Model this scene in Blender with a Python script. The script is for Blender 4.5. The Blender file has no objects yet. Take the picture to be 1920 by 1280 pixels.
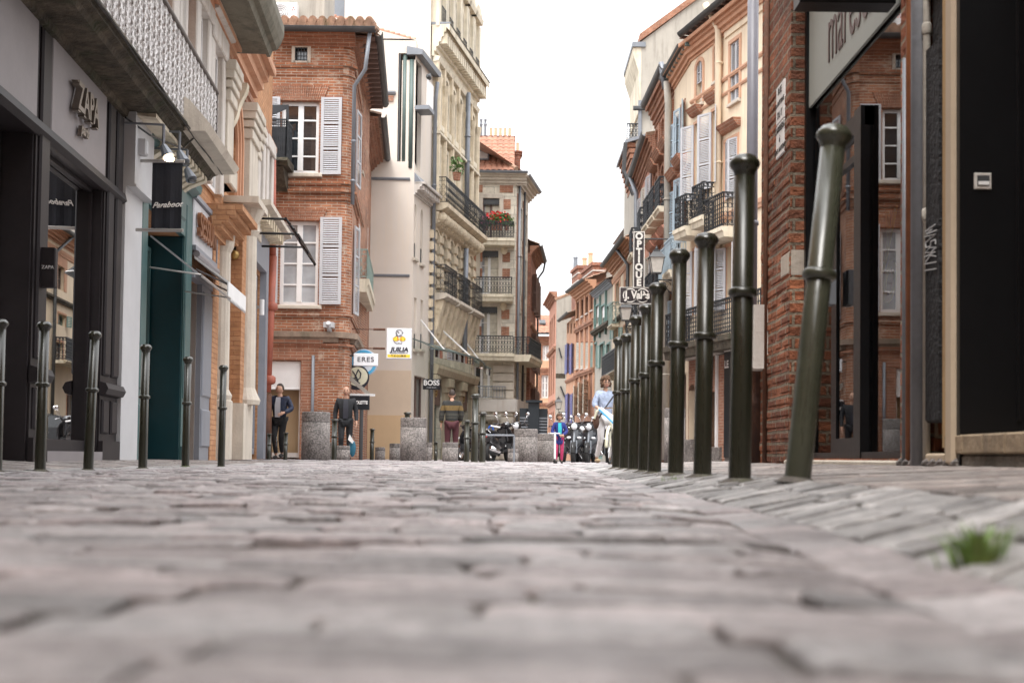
import bpy, bmesh, math, random
from mathutils import Vector, Matrix
random.seed(7)
R = math.radians
scn = bpy.context.scene
COL = scn.collection
# ---------------------------------------------------------------- camera
FPX = 2400.0
CAM = Vector((0, 0, 0.11))
MROT = Matrix.Rotation(R(92.0), 3, 'X') @ Matrix.Rotation(R(0.7), 3, 'Z')
cd = bpy.data.cameras.new('camera'); cam = bpy.data.objects.new('camera', cd); COL.objects.link(cam)
cam.matrix_world = Matrix.Translation(CAM) @ MROT.to_4x4()
cd.sensor_width = 36; cd.lens = FPX / 1920 * 36; cd.shift_y = 134 / 1920
cd.clip_start = 0.02; cd.clip_end = 2000
cd.dof.use_dof = True; cd.dof.focus_distance = 17; cd.dof.aperture_fstop = 3.9
scn.camera = cam
# ---------------------------------------------------------------- world, sun, exposure
SUN_EL, SUN_AZ = R(62), R(200)
w = bpy.data.worlds.new('World'); scn.world = w; w.use_nodes = True
nt = w.node_tree; nt.nodes.clear()
sky = nt.nodes.new('ShaderNodeTexSky'); sky.sky_type = 'NISHITA'; sky.sun_disc = False
sky.sun_elevation = SUN_EL; sky.sun_rotation = SUN_AZ; sky.air_density = 1.0; sky.dust_density = 4.0; sky.ozone_density = 1.0
hs = nt.nodes.new('ShaderNodeHueSaturation'); hs.inputs['Saturation'].default_value = 0.12
tcw = nt.nodes.new('ShaderNodeTexCoord'); nzw = nt.nodes.new('ShaderNodeTexNoise')
nzw.inputs['Scale'].default_value = 2.2; nzw.inputs['Detail'].default_value = 5
rmp = nt.nodes.new('ShaderNodeMapRange'); rmp.inputs['To Min'].default_value = 0.92; rmp.inputs['To Max'].default_value = 1.1
mxw = nt.nodes.new('ShaderNodeMix'); mxw.data_type = 'RGBA'; mxw.blend_type = 'MIX'; mxw.inputs['Factor'].default_value = 0.7
mxw.inputs['B'].default_value = (11.5, 11.6, 11.9, 1)      # the even white overcast layer
vm = nt.nodes.new('ShaderNodeVectorMath'); vm.operation = 'SCALE'
bg = nt.nodes.new('ShaderNodeBackground'); bg.inputs['Strength'].default_value = 0.12
ow = nt.nodes.new('ShaderNodeOutputWorld'); L = nt.links.new
L(sky.outputs[0], hs.inputs['Color']); L(hs.outputs[0], mxw.inputs['A']); L(mxw.outputs['Result'], vm.inputs[0])
L(tcw.outputs['Generated'], nzw.inputs['Vector']); L(nzw.outputs[0], rmp.inputs['Value'])
spw = nt.nodes.new('ShaderNodeSeparateXYZ'); L(tcw.outputs['Generated'], spw.inputs[0])      # overcast sky: three times brighter overhead than at the horizon
mrz = nt.nodes.new('ShaderNodeMapRange'); mrz.inputs['From Min'].default_value = 0; mrz.inputs['From Max'].default_value = 1; mrz.inputs['To Min'].default_value = .42; mrz.inputs['To Max'].default_value = 1.5
L(spw.outputs['Z'], mrz.inputs['Value']); mm = nt.nodes.new('ShaderNodeMath'); mm.operation = 'MULTIPLY'; L(mrz.outputs[0], mm.inputs[0]); L(rmp.outputs[0], mm.inputs[1]); L(mm.outputs[0], vm.inputs['Scale'])
L(vm.outputs[0], bg.inputs['Color']); L(bg.outputs[0], ow.inputs['Surface'])
sd = bpy.data.lights.new('sun', 'SUN'); sd.energy = 1.1; sd.angle = R(25); sd.color = (1, .96, .9)
so = bpy.data.objects.new('sun', sd); COL.objects.link(so)
sdir = Vector((math.sin(SUN_AZ) * math.cos(SUN_EL), math.cos(SUN_AZ) * math.cos(SUN_EL), math.sin(SUN_EL)))
so.rotation_euler = sdir.to_track_quat('Z', 'Y').to_euler(); so.location = (0, 0, 40)
scn.view_settings.view_transform = 'Standard'; scn.view_settings.look = 'None'
scn.view_settings.exposure = 1.25; scn.view_settings.gamma = 1
scn.cycles.max_bounces = 6; scn.cycles.transparent_max_bounces = 8
# ---------------------------------------------------------------- pixel -> world (photo at 1920x1280)
def ray(px, py): return MROT @ Vector(((px - 960) / FPX, -(py - 774) / FPX, -1))
def at(px, py, Y):
    d = ray(px, py); return CAM + d * (Y / d.y)
HZ = lambda px: 858 + .0122 * (px - 960)
# ---------------------------------------------------------------- materials
MATS = {}
def newmat(name):
    m = bpy.data.materials.new(name); m.use_nodes = True; MATS[name] = m
    return m, m.node_tree, m.node_tree.nodes['Principled BSDF']
def rgb(c): return (c[0], c[1], c[2], 1)
def uvn(t, sc=1.0):
    u = t.nodes.new('ShaderNodeTexCoord'); mp = t.nodes.new('ShaderNodeMapping')
    t.links.new(u.outputs['UV'], mp.inputs['Vector'])
    mp.inputs['Scale'].default_value = (sc, sc, sc) if not isinstance(sc, tuple) else sc
    return mp
def objn(t, sc):
    u = t.nodes.new('ShaderNodeTexCoord'); mp = t.nodes.new('ShaderNodeMapping')
    t.links.new(u.outputs['Object'], mp.inputs['Vector'])
    mp.inputs['Scale'].default_value = (sc, sc, sc) if not isinstance(sc, tuple) else sc
    return mp
def noise(t, vec, scale, detail=6, rough=.6):
    n = t.nodes.new('ShaderNodeTexNoise'); n.inputs['Scale'].default_value = scale
    n.inputs['Detail'].default_value = detail; n.inputs['Roughness'].default_value = rough
    t.links.new(vec.outputs[0], n.inputs['Vector']); return n
def ramp(t, src, stops):
    r = t.nodes.new('ShaderNodeValToRGB'); e = r.color_ramp.elements
    while len(e) < len(stops): e.new(.5)
    for i, (p, c) in enumerate(stops): e[i].position = p; e[i].color = rgb(c) if isinstance(c, tuple) else (c, c, c, 1)
    t.links.new(src, r.inputs[0]); return r
def mix(t, a, b, f, mode='MIX'):
    m = t.nodes.new('ShaderNodeMix'); m.data_type = 'RGBA'; m.blend_type = mode
    for k, x in (('A', a), ('B', b), ('Factor', f)):
        s = m.inputs[k]
        if hasattr(x, 'links') or isinstance(x, bpy.types.NodeSocket): t.links.new(x, s)
        else: s.default_value = rgb(x) if isinstance(x, tuple) else x
    return m.outputs['Result']
def bump(t, b, h, dist, strength=1.0):
    n = t.nodes.new('ShaderNodeBump'); n.inputs['Distance'].default_value = dist; n.inputs['Strength'].default_value = strength
    t.links.new(h, n.inputs['Height']); t.links.new(n.outputs[0], b.inputs['Normal'])
def plain(name, c, rough=.7, var=.18, sc=2.0, bmp=.004, metal=0, stain=None, fine=30, spec=None):
    m, t, b = newmat(name); o = objn(t, 1)
    n1 = noise(t, o, sc, 8, .65); n2 = noise(t, o, fine, 4, .6)
    lo = tuple(x * (1 - var) for x in c); hi = tuple(min(1, x * (1 + var)) for x in c)
    r1 = ramp(t, n1.outputs[0], [(.3, lo), (.7, hi)])
    r2 = ramp(t, n2.outputs[0], [(.3, 1 - var * .5), (.7, 1.0)])
    c1 = mix(t, r1.outputs[0], r2.outputs[0], 1.0, 'MULTIPLY')
    if stain:   # streaks running down: noise stretched in z
        o2 = objn(t, (2.2, 2.2, .22)); n3 = noise(t, o2, 1.6, 7, .7)
        r3 = ramp(t, n3.outputs[0], [(.5, 0.0), (.72, 1.0)])
        c1 = mix(t, c1, stain, r3.outputs[0])
    t.links.new(c1, b.inputs['Base Color'])
    b.inputs['Roughness'].default_value = rough; b.inputs['Metallic'].default_value = metal
    if spec is not None: b.inputs['Specular IOR Level'].default_value = spec
    if bmp: bump(t, b, n2.outputs[0], bmp)
    return m
def brick(name, c1, c2, mortar, bw=.3, rh=.1, ms=.014, rough=.9, stain=(.2, .13, .1), amt=.5, bmp=.012, mott=.35, warp=.012, white=0.0):
    m, t, b = newmat(name); u = uvn(t)
    nw = noise(t, u, 3.0, 4, .6)
    add = t.nodes.new('ShaderNodeVectorMath'); add.operation = 'MULTIPLY_ADD'
    t.links.new(nw.outputs['Color'], add.inputs[0]); add.inputs[1].default_value = (warp, warp, 0); t.links.new(u.outputs[0], add.inputs[2])
    k = t.nodes.new('ShaderNodeTexBrick'); t.links.new(add.outputs[0], k.inputs['Vector'])
    k.inputs['Scale'].default_value = 1; k.inputs['Brick Width'].default_value = bw; k.inputs['Row Height'].default_value = rh
    k.inputs['Mortar Size'].default_value = ms; k.inputs['Mortar Smooth'].default_value = .3; k.inputs['Bias'].default_value = 0
    k.inputs['Color1'].default_value = rgb(c1); k.inputs['Color2'].default_value = rgb(c2); k.inputs['Mortar'].default_value = rgb(mortar)
    n1 = noise(t, u, 1.1, 8, .7); n2 = noise(t, u, 22, 5, .6); n3 = noise(t, u, .45, 5, .6); n4 = noise(t, u, 5, 6, .6)
    r1 = ramp(t, n1.outputs[0], [(.35, 1 - mott), (.65, 1.0 + mott * .3)])
    c = mix(t, k.outputs['Color'], r1.outputs[0], 1.0, 'MULTIPLY')
    r4 = ramp(t, n4.outputs[0], [(.3, .72), (.7, 1.12)]); c = mix(t, c, r4.outputs[0], .8, 'MULTIPLY')
    r3 = ramp(t, n3.outputs[0], [(.52, 0.0), (.75, amt)])
    c = mix(t, c, stain, r3.outputs[0])
    if white:   # patches where the joints were smeared with lime mortar
        nn = noise(t, u, 1.7, 8, .75); rr = ramp(t, nn.outputs[0], [(.56, 0.0), (.66, white)])
        c = mix(t, c, mortar, rr.outputs[0])
    t.links.new(c, b.inputs['Base Color']); b.inputs['Roughness'].default_value = rough
    inv = t.nodes.new('ShaderNodeMath'); inv.operation = 'MULTIPLY_ADD'; inv.inputs[1].default_value = -1
    t.links.new(k.outputs['Fac'], inv.inputs[0]); t.links.new(n2.outputs[0], inv.inputs[2])
    bump(t, b, inv.outputs[0], bmp); return m
def ashlar(name, c, w=.9, h=.4, joint=.012, var=.16, stain=(.2, .17, .13), rough=.85):
    return brick(name, tuple(x * (1 - var) for x in c), tuple(x * (1 + var * .5) for x in c), tuple(x * .5 for x in c), w, h, joint, rough, stain, .45, .008, .15, 0)
def glass(name, tint=(.02, .024, .028), rough=.02, ior=1.7, curtain=0.0, spec=.9):
    m, t, b = newmat(name); u = uvn(t)
    c = tint
    n = noise(t, u, .8, 4)
    r = ramp(t, n.outputs[0], [(.35, tuple(x * .6 for x in c)), (.7, tuple(x * 1.6 for x in c))])
    t.links.new(r.outputs[0], b.inputs['Base Color']); b.inputs['Roughness'].default_value = rough; b.inputs['IOR'].default_value = ior
    b.inputs['Specular IOR Level'].default_value = spec
    n2 = noise(t, u, 1.3, 2); bump(t, b, n2.outputs[0], .006, .4)
    return m
def clearglass(name, ior=1.5, tint=(1, 1, 1)):
    m = bpy.data.materials.new(name); m.use_nodes = True; MATS[name] = m; t = m.node_tree; t.nodes.clear()
    fr = t.nodes.new('ShaderNodeFresnel'); fr.inputs['IOR'].default_value = ior
    g = t.nodes.new('ShaderNodeBsdfGlossy'); g.inputs['Roughness'].default_value = .01
    tr = t.nodes.new('ShaderNodeBsdfTransparent'); tr.inputs['Color'].default_value = rgb(tint)
    mx = t.nodes.new('ShaderNodeMixShader'); o = t.nodes.new('ShaderNodeOutputMaterial')
    t.links.new(fr.outputs[0], mx.inputs[0]); t.links.new(tr.outputs[0], mx.inputs[1]); t.links.new(g.outputs[0], mx.inputs[2]); t.links.new(mx.outputs[0], o.inputs['Surface'])
    return m
def paint(name, c, rough=.35, coat=0.0, var=.08, metal=0, bmp=.001):
    m = plain(name, c, rough, var, 3, bmp, metal)
    m.node_tree.nodes['Principled BSDF'].inputs['Coat Weight'].default_value = coat
    return m
def emit(name, c, s):
    m, t, b = newmat(name); b.inputs['Base Color'].default_value = rgb(c)
    b.inputs['Emission Color'].default_value = rgb(c); b.inputs['Emission Strength'].default_value = s; return m

M = {}
M['brick_corner'] = brick('brick_corner', (.31, .108, .052), (.46, .182, .088), (.52, .41, .32), .27, .073, .011, white=.8, mott=.45, stain=(.25, .09, .05), amt=.35)
M['brick_right'] = brick('brick_right', (.235, .075, .037), (.41, .145, .066), (.31, .24, .17), .34, .085, .012, stain=(.045, .035, .03), amt=.75, bmp=.04, mott=.6, warp=.03)
M['brick_dark'] = brick('brick_dark', (.3, .1, .06), (.42, .16, .09), (.4, .3, .24), .3, .08, .01, stain=(.12, .07, .05))
M['brick_far'] = brick('brick_far', (.38, .17, .105), (.48, .24, .155), (.5, .37, .29), .3, .09, .01, amt=.3)
M['brick_orange'] = brick('brick_orange', (.44, .215, .1), (.54, .29, .15), (.42, .2, .1), .3, .085, .009, stain=(.4, .18, .08), amt=.3, mott=.2, warp=.004)
M['brick_trim'] = brick('brick_trim', (.34, .14, .08), (.44, .2, .12), (.5, .36, .27), .3, .075, .008, stain=(.25, .12, .08), amt=.4, bmp=.006)
M['cream'] = plain('cream', (.67, .6, .53), .9, .05, .5, .003, stain=(.68, .59, .49))
M['tan'] = plain('tan', (.6, .43, .26), .9, .06, .8, .003)
M['beige'] = plain('beige', (.62, .5, .38), .9, .06, .8, .003)
M['stone'] = ashlar('stone', (.72, .66, .55))
M['stone_plain'] = plain('stone_plain', (.7, .63, .5), .85, .16, 2, .006, stain=(.36, .3, .2))
M['stone_gold'] = plain('stone_gold', (.68, .58, .43), .85, .2, 2.5, .02, stain=(.36, .28, .18))
M['stone_light'] = plain('stone_light', (.56, .5, .42), .8, .12, 2, .006, stain=(.36, .3, .25))
M['stone_white'] = plain('stone_white', (.58, .54, .5), .8, .1, 2, .006, stain=(.45, .38, .32))
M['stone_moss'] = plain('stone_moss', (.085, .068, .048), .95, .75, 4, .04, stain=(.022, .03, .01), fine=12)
M['stucco_yellow'] = plain('stucco_yellow', (.75, .62, .46), .9, .08, .7, .003, stain=(.58, .46, .34))
M['stucco_grey'] = plain('stucco_grey', (.42, .39, .34), .95, .14, .7, .006, stain=(.24, .22, .19))
M['stucco_pink'] = plain('stucco_pink', (.55, .27, .19), .9, .1, .7, .004, stain=(.36, .17, .12))
M['stucco_orange'] = plain('stucco_orange', (.54, .3, .19), .9, .12, .9, .004, stain=(.45, .2, .11))
M['stucco_apricot'] = plain('stucco_apricot', (.72, .46, .3), .9, .07, .7, .003, stain=(.66, .4, .24))
M['salmon'] = plain('salmon_render', (.56, .33, .22), .9, .1, 2, .002); M['ledge'] = plain('dirty_ledge_stone', (.27, .2, .15), .95, .3, 4, .01, stain=(.1, .1, .06))
M['white'] = plain('white_paint', (.78, .77, .76), .5, .05, 2, .001)
M['shutter_white'] = plain('shutter_white', (.47, .47, .49), .6, .08, 2, .001)
M['shutter_blue'] = plain('shutter_blue', (.36, .44, .5), .6, .1, 2, .001)
M['shutter_deep'] = plain('shutter_deep_blue', (.1, .12, .3), .6, .1, 2, .001)
M['shutter_grey'] = plain('shutter_grey', (.55, .52, .45), .6, .1, 2, .001)
M['shutter_brown'] = plain('shutter_brown', (.17, .11, .09), .6, .15, 2, .001)
M['green_paint'] = plain('green_paint', (.15, .245, .22), .6, .15, 2, .001)
M['iron'] = plain('wrought_iron', (.022, .026, .032), .5, .3, 3, .002)
M['iron_green'] = plain('pale_iron', (.28, .36, .32), .6, .2, 3, .002)
M['zinc'] = plain('zinc', (.22, .235, .26), .5, .15, 2, .002, metal=.3)
M['zinc_dark'] = plain('zinc_dark', (.07, .072, .075), .5, .2, 2, .002, metal=.3)
M['tile'] = plain('roof_tile', (.4, .19, .125), .9, .35, 3, .01, stain=(.2, .13, .09))
M['tile_old'] = plain('roof_tile_old', (.36, .22, .15), .9, .4, 4, .01, stain=(.1, .09, .04))
M['pane'] = glass('window_pane')
M['pane_reflect_tint'] = glass('window_pane_reflect_tint', (.3, .32, .34))  # reflected sky and houses put into the pane colour as a pale tint
M['dark'] = plain('dark_interior', (.012, .012, .013), .8, .2, 2, 0)
M['black'] = plain('black_paint', (.006, .006, .007), .35, .2, 2, .001, spec=.3)
M['granite'] = plain('granite', (.2, .178, .165), .85, .5, 3, .006, fine=28, stain=(.17, .15, .14))
# ---------------------------------------------------------------- geometry helpers
class Fr:
    """local frame: u along the facade, o out of it, z up"""
    def __init__(s, A, B=None, u=None, n=None, z=0):
        s.A = Vector((A[0], A[1], A[2] if len(A) > 2 else z))
        if B is not None:
            d = Vector((B[0] - A[0], B[1] - A[1], 0)); s.L = d.length; s.u = d.normalized()
            n = Vector((s.u.y, -s.u.x, 0))
            if n.dot(Vector((A[0], A[1], 0))) > 0: n = -n
            s.n = n
        else: s.u = Vector(u).normalized(); s.n = Vector(n).normalized(); s.L = 0
    def w(s, u, o, z): return s.A + s.u * u + s.n * o + Vector((0, 0, z))
    def fp(s, px, py, o=0):
        d = ray(px, py); P = s.A + s.n * o; t = (P - CAM).dot(s.n) / d.dot(s.n); q = CAM + d * t - s.A
        return q.dot(s.u), q.z
    def U(s, px, py=700, o=0): return s.fp(px, py, o)[0]
    def Z(s, px, py, o=0): return s.fp(px, py, o)[1]
    def rect(s, x0, y0, x1, y1, o=0):
        ym, xm = (y0 + y1) / 2, (x0 + x1) / 2
        a, b = s.fp(x0, ym, o)[0], s.fp(x1, ym, o)[0]; c, d = s.fp(xm, y1, o)[1], s.fp(xm, y0, o)[1]
        return (min(a, b), max(a, b), min(c, d), max(c, d))
    def sub(s, u, o, z=0, ang=0):
        """frame at a hinge, turned by ang in plan; its u runs along the leaf"""
        c, k = math.cos(ang), math.sin(ang)
        return Fr(s.w(u, o, z), u=s.u * c + s.n * k, n=s.n * c - s.u * k)
def FR(pa, da, pb, db):
    a, b = at(pa, HZ(pa), da), at(pb, HZ(pb), db); return Fr((a.x, a.y), (b.x, b.y))
WORLD = Fr((0, 0), u=(1, 0, 0), n=(0, 1, 0))
class MB:
    def __init__(s, fr=None): s.fr = fr or WORLD; s.v = []; s.f = []
    def add(s, pts, faces, fr=None):
        k = len(s.v); W = (fr or s.fr).w; s.v += [W(*p) for p in pts]; s.f += [tuple(i + k for i in f) for f in faces]; return s
    def box(s, u0, u1, o0, o1, z0, z1):
        return s.add([(u0, o0, z0), (u1, o0, z0), (u1, o1, z0), (u0, o1, z0), (u0, o0, z1), (u1, o0, z1), (u1, o1, z1), (u0, o1, z1)],
              [(0, 3, 2, 1), (4, 5, 6, 7), (0, 1, 5, 4), (1, 2, 6, 5), (2, 3, 7, 6), (3, 0, 4, 7)])
    def bbox(s, u0, u1, o0, o1, z0, z1, b=.01):
        """box with chamfered front edges"""
        pts = []; 
        for (o, k) in ((o0, 0), (o1 - b, 0), (o1, b)):
            pts += [(u0 + k, o, z0 + k), (u1 - k, o, z0 + k), (u1 - k, o, z1 - k), (u0 + k, o, z1 - k)]
        f = [(0, 1, 2, 3), (8, 9, 10, 11)]
        for r in (0, 4):
            for i in range(4): f.append((r + i, r + (i + 1) % 4, r + 4 + (i + 1) % 4, r + 4 + i))
        return s.add(pts, f)
    def prism(s, poly, o0, o1):        # poly in (u,z)
        n = len(poly); p = [(a, o0, b) for a, b in poly] + [(a, o1, b) for a, b in poly]
        return s.add(p, [tuple(range(n)), tuple(range(n, 2 * n))] + [(i, (i + 1) % n, n + (i + 1) % n, n + i) for i in range(n)])
    def prof(s, poly, u0, u1):         # poly in (o,z) run along u
        n = len(poly); p = [(u0, a, b) for a, b in poly] + [(u1, a, b) for a, b in poly]
        return s.add(p, [tuple(range(n)), tuple(range(n, 2 * n))] + [(i, (i + 1) % n, n + (i + 1) % n, n + i) for i in range(n)])
    def plan(s, poly, z0, z1):         # poly in (u,o)
        n = len(poly); p = [(a, b, z0) for a, b in poly] + [(a, b, z1) for a, b in poly]
        return s.add(p, [tuple(range(n)), tuple(range(n, 2 * n))] + [(i, (i + 1) % n, n + (i + 1) % n, n + i) for i in range(n)])
    def quad(s, *p): return s.add(list(p), [tuple(range(len(p)))])
    def tube(s, pts, r, seg=8, cap=True, flat=1.0):
        P = [Vector(p) for p in pts]; n = len(P); rs = r if isinstance(r, (list, tuple)) else [r] * n; V = []; up = None
        for i in range(n):
            d = (P[min(i + 1, n - 1)] - P[max(i - 1, 0)]).normalized()
            if up is None: up = Vector((0, 0, 1)) if abs(d.z) < .9 else Vector((1, 0, 0))
            a = d.cross(up).normalized(); b = a.cross(d).normalized(); up = b
            for j in range(seg):
                t = 2 * math.pi * (j + .5) / seg; V.append(P[i] + a * math.cos(t) * rs[i] + b * math.sin(t) * rs[i] * flat)
        F = [(i * seg + j, i * seg + (j + 1) % seg, (i + 1) * seg + (j + 1) % seg, (i + 1) * seg + j) for i in range(n - 1) for j in range(seg)]
        if cap: F += [tuple(range(seg)), tuple((n - 1) * seg + j for j in range(seg))]
        return s.add([tuple(v) for v in V], F)
    def lathe(s, u, o, prof, seg=20, sq=1.0):   # prof (r,z)
        V = []; n = len(prof)
        for r, z in prof:
            for j in range(seg):
                t = 2 * math.pi * j / seg; V.append((u + r * math.cos(t), o + r * sq * math.sin(t), z))
        F = [(i * seg + j, i * seg + (j + 1) % seg, (i + 1) * seg + (j + 1) % seg, (i + 1) * seg + j) for i in range(n - 1) for j in range(seg)]
        F += [tuple(range(seg)), tuple((n - 1) * seg + j for j in range(seg))]
        return s.add(V, F)
    def ring(s, u, z, rad, o, r=.012, seg=12, sz=1.0):
        pts = [(u + rad * math.cos(2 * math.pi * i / seg), o, z + rad * sz * math.sin(2 * math.pi * i / seg)) for i in range(seg + 1)]
        return s.tube(pts, r, 4, False)
    def ell(s, c, r, seg=12, rg=8, fn=None):
        V = []
        for i in range(rg + 1):
            th = math.pi * i / rg
            for j in range(seg):
                ph = 2 * math.pi * j / seg
                d = Vector((math.sin(th) * math.cos(ph), math.sin(th) * math.sin(ph), math.cos(th)))
                k = fn(d) if fn else 1
                V.append((c[0] + d.x * r[0] * k, c[1] + d.y * r[1] * k, c[2] + d.z * r[2] * k))
        return s.add(V, [(i * seg + j, i * seg + (j + 1) % seg, (i + 1) * seg + (j + 1) % seg, (i + 1) * seg + j) for i in range(rg) for j in range(seg)])
    def wall(s, u0, u1, z0, z1, opens=(), o=0, depth=.3):
        """front sheet with openings (a,b,c,d[,arch]) and their reveals"""
        ops = []
        for q in opens:
            a, b, c, d = max(q[0], u0), min(q[1], u1), max(q[2], z0), min(q[3], z1)
            if a < b and c < d: ops.append((a, b, c, d, q[4] if len(q) > 4 else 0))
        us = sorted({round(x, 4) for q in ops for x in q[:2]} | {u0, u1}); zs = sorted({round(x, 4) for q in ops for x in q[2:4]} | {z0, z1})
        for i in range(len(us) - 1):
            run = None
            for j in range(len(zs) - 1):
                cu, cz = (us[i] + us[i + 1]) / 2, (zs[j] + zs[j + 1]) / 2
                if any(a < cu < b and c < cz < d for a, b, c, d, _ in ops):
                    if run is not None: s.quad((us[i], o, run), (us[i + 1], o, run), (us[i + 1], o, zs[j]), (us[i], o, zs[j])); run = None
                elif run is None: run = zs[j]
            if run is not None: s.quad((us[i], o, run), (us[i + 1], o, run), (us[i + 1], o, z1), (us[i], o, z1))
        for a, b, c, d, ar in ops:
            q = o - depth
            if ar:   # arched head: spandrels + curved soffit
                n = 12; r = (b - a) / 2; h = min(ar, d - c) if ar > .01 else r; m = (a + b) / 2
                arc = [(m - r * math.cos(math.pi * i / n), d - h + h * math.sin(math.pi * i / n)) for i in range(n + 1)]
                for i in range(n):
                    (x0, y0), (x1, y1) = arc[i], arc[i + 1]
                    s.quad((x0, o, y0), (x1, o, y1), (x1, o, d), (x0, o, d)); s.quad((x0, o, y0), (x1, o, y1), (x1, q, y1), (x0, q, y0))
                top = d - h
            else: top = d; s.quad((a, o, d), (b, o, d), (b, q, d), (a, q, d))
            s.quad((a, o, c), (b, o, c), (b, q, c), (a, q, c)); s.quad((a, o, c), (a, q, c), (a, q, top), (a, o, top)); s.quad((b, o, c), (b, q, c), (b, q, top), (b, o, top))
        return s
    def build(s, name, mat, parent=None, loc=None, smooth=False, auto=None):
        me = bpy.data.meshes.new(name)
        if parent is not None: base = rootloc(parent)
        else: base = Vector(loc) if loc is not None else Vector((0, 0, 0))
        me.from_pydata([tuple(v - base) for v in s.v], [], s.f)
        bm = bmesh.new(); bm.from_mesh(me)
        bmesh.ops.recalc_face_normals(bm, faces=bm.faces)
        uv = bm.loops.layers.uv.new('UVMap')
        for f in bm.faces:
            n = f.normal
            if smooth: f.smooth = True
            if abs(n.z) < .75:
                t = Vector((-n.y, n.x, 0)); t = t.normalized() if t.length > 1e-6 else Vector((1, 0, 0))
                if abs(t.x) > abs(t.y): t = t if t.x > 0 else -t
                else: t = t if t.y > 0 else -t
                for l in f.loops: p = l.vert.co + base; l[uv].uv = (p.dot(t), p.z)
            else:
                for l in f.loops: p = l.vert.co + base; l[uv].uv = (p.x, p.y)
        bm.to_mesh(me); bm.free()
        ob = bpy.data.objects.new(name, me); COL.objects.link(ob)
        if isinstance(mat, str): mat = M[mat]
        me.materials.append(mat)
        if parent is not None: ob.parent = parent
        else: ob.location = base
        return ob
def build_each(mb, name, mat, parent):
    """one object per separate piece"""
    par = list(range(len(mb.v)))
    def find(i):
        while par[i] != i: par[i] = par[par[i]]; i = par[i]
        return i
    for f in mb.f:
        for j in f[1:]: par[find(j)] = find(f[0])
    groups = {}
    for f in mb.f: groups.setdefault(find(f[0]), []).append(f)
    for fs in groups.values():
        ids = sorted({i for f in fs for i in f}); mp = {i: k for k, i in enumerate(ids)}; q = MB(mb.fr); q.v = [mb.v[i] for i in ids]; q.f = [tuple(mp[i] for i in f) for f in fs]; q.build(name, mat, parent)
RL = {}
def rootloc(o):
    while o.parent: o = o.parent
    return RL.get(o.name, o.location).copy()
def thing(name, label, cat, loc=(0, 0, 0), group=None):
    o = bpy.data.objects.new(name, None); COL.objects.link(o); o.location = loc; o.empty_display_size = .3
    o['label'] = label; o['category'] = cat
    if group: o['group'] = group
    RL[o.name] = Vector(loc); return o
def tag(o, label=None, cat=None, group=None, kind=None):
    for k, v in (('label', label), ('category', cat), ('group', group), ('kind', kind)):
        if v: o[k] = v
    return o
def dup(root, loc, rotz=None, label=None, scale=None):
    r = root.copy(); COL.objects.link(r); r.location = loc
    if rotz is not None: r.rotation_euler = (0, 0, rotz)
    if scale: r.scale = scale
    if label: r['label'] = label
    for ch in list(root.children):
        c = ch.copy(); COL.objects.link(c); c.parent = r
        for g in ch.children:
            d = g.copy(); COL.objects.link(d); d.parent = c
    return r
def text(name, s, size, fr, u, o, z, mat, parent, align='CENTER', ext=.01, sx=1.0, shear=0, off=0, vert=False, flip=1, rise=0, space=1):
    """lettering as real geometry in a facade frame; u,z = anchor (centre of text)"""
    cu = bpy.data.curves.new(name, 'FONT'); cu.body = s; cu.size = size; cu.align_x = align; cu.align_y = 'CENTER'; cu.extrude = ext
    cu.shear = shear; cu.offset = off; cu.space_character = space
    if vert: cu.body = '\n'.join(s); cu.space_line = vert
    to = bpy.data.objects.new(name, cu); COL.objects.link(to)
    dg = bpy.context.evaluated_depsgraph_get(); me = bpy.data.meshes.new_from_object(to.evaluated_get(dg))
    bpy.data.objects.remove(to)
    mb = MB(fr); base = rootloc(parent)
    for v in me.vertices:
        x, y, zz = v.co; v.co = fr.w(u + flip * x * sx, o + zz, z + y + rise * x) - base
    me.update(); me.name = name
    ob = bpy.data.objects.new(name, me); COL.objects.link(ob); ob.parent = parent
    me.materials.clear(); me.materials.append(M[mat] if isinstance(mat, str) else mat)
    return ob
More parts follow.
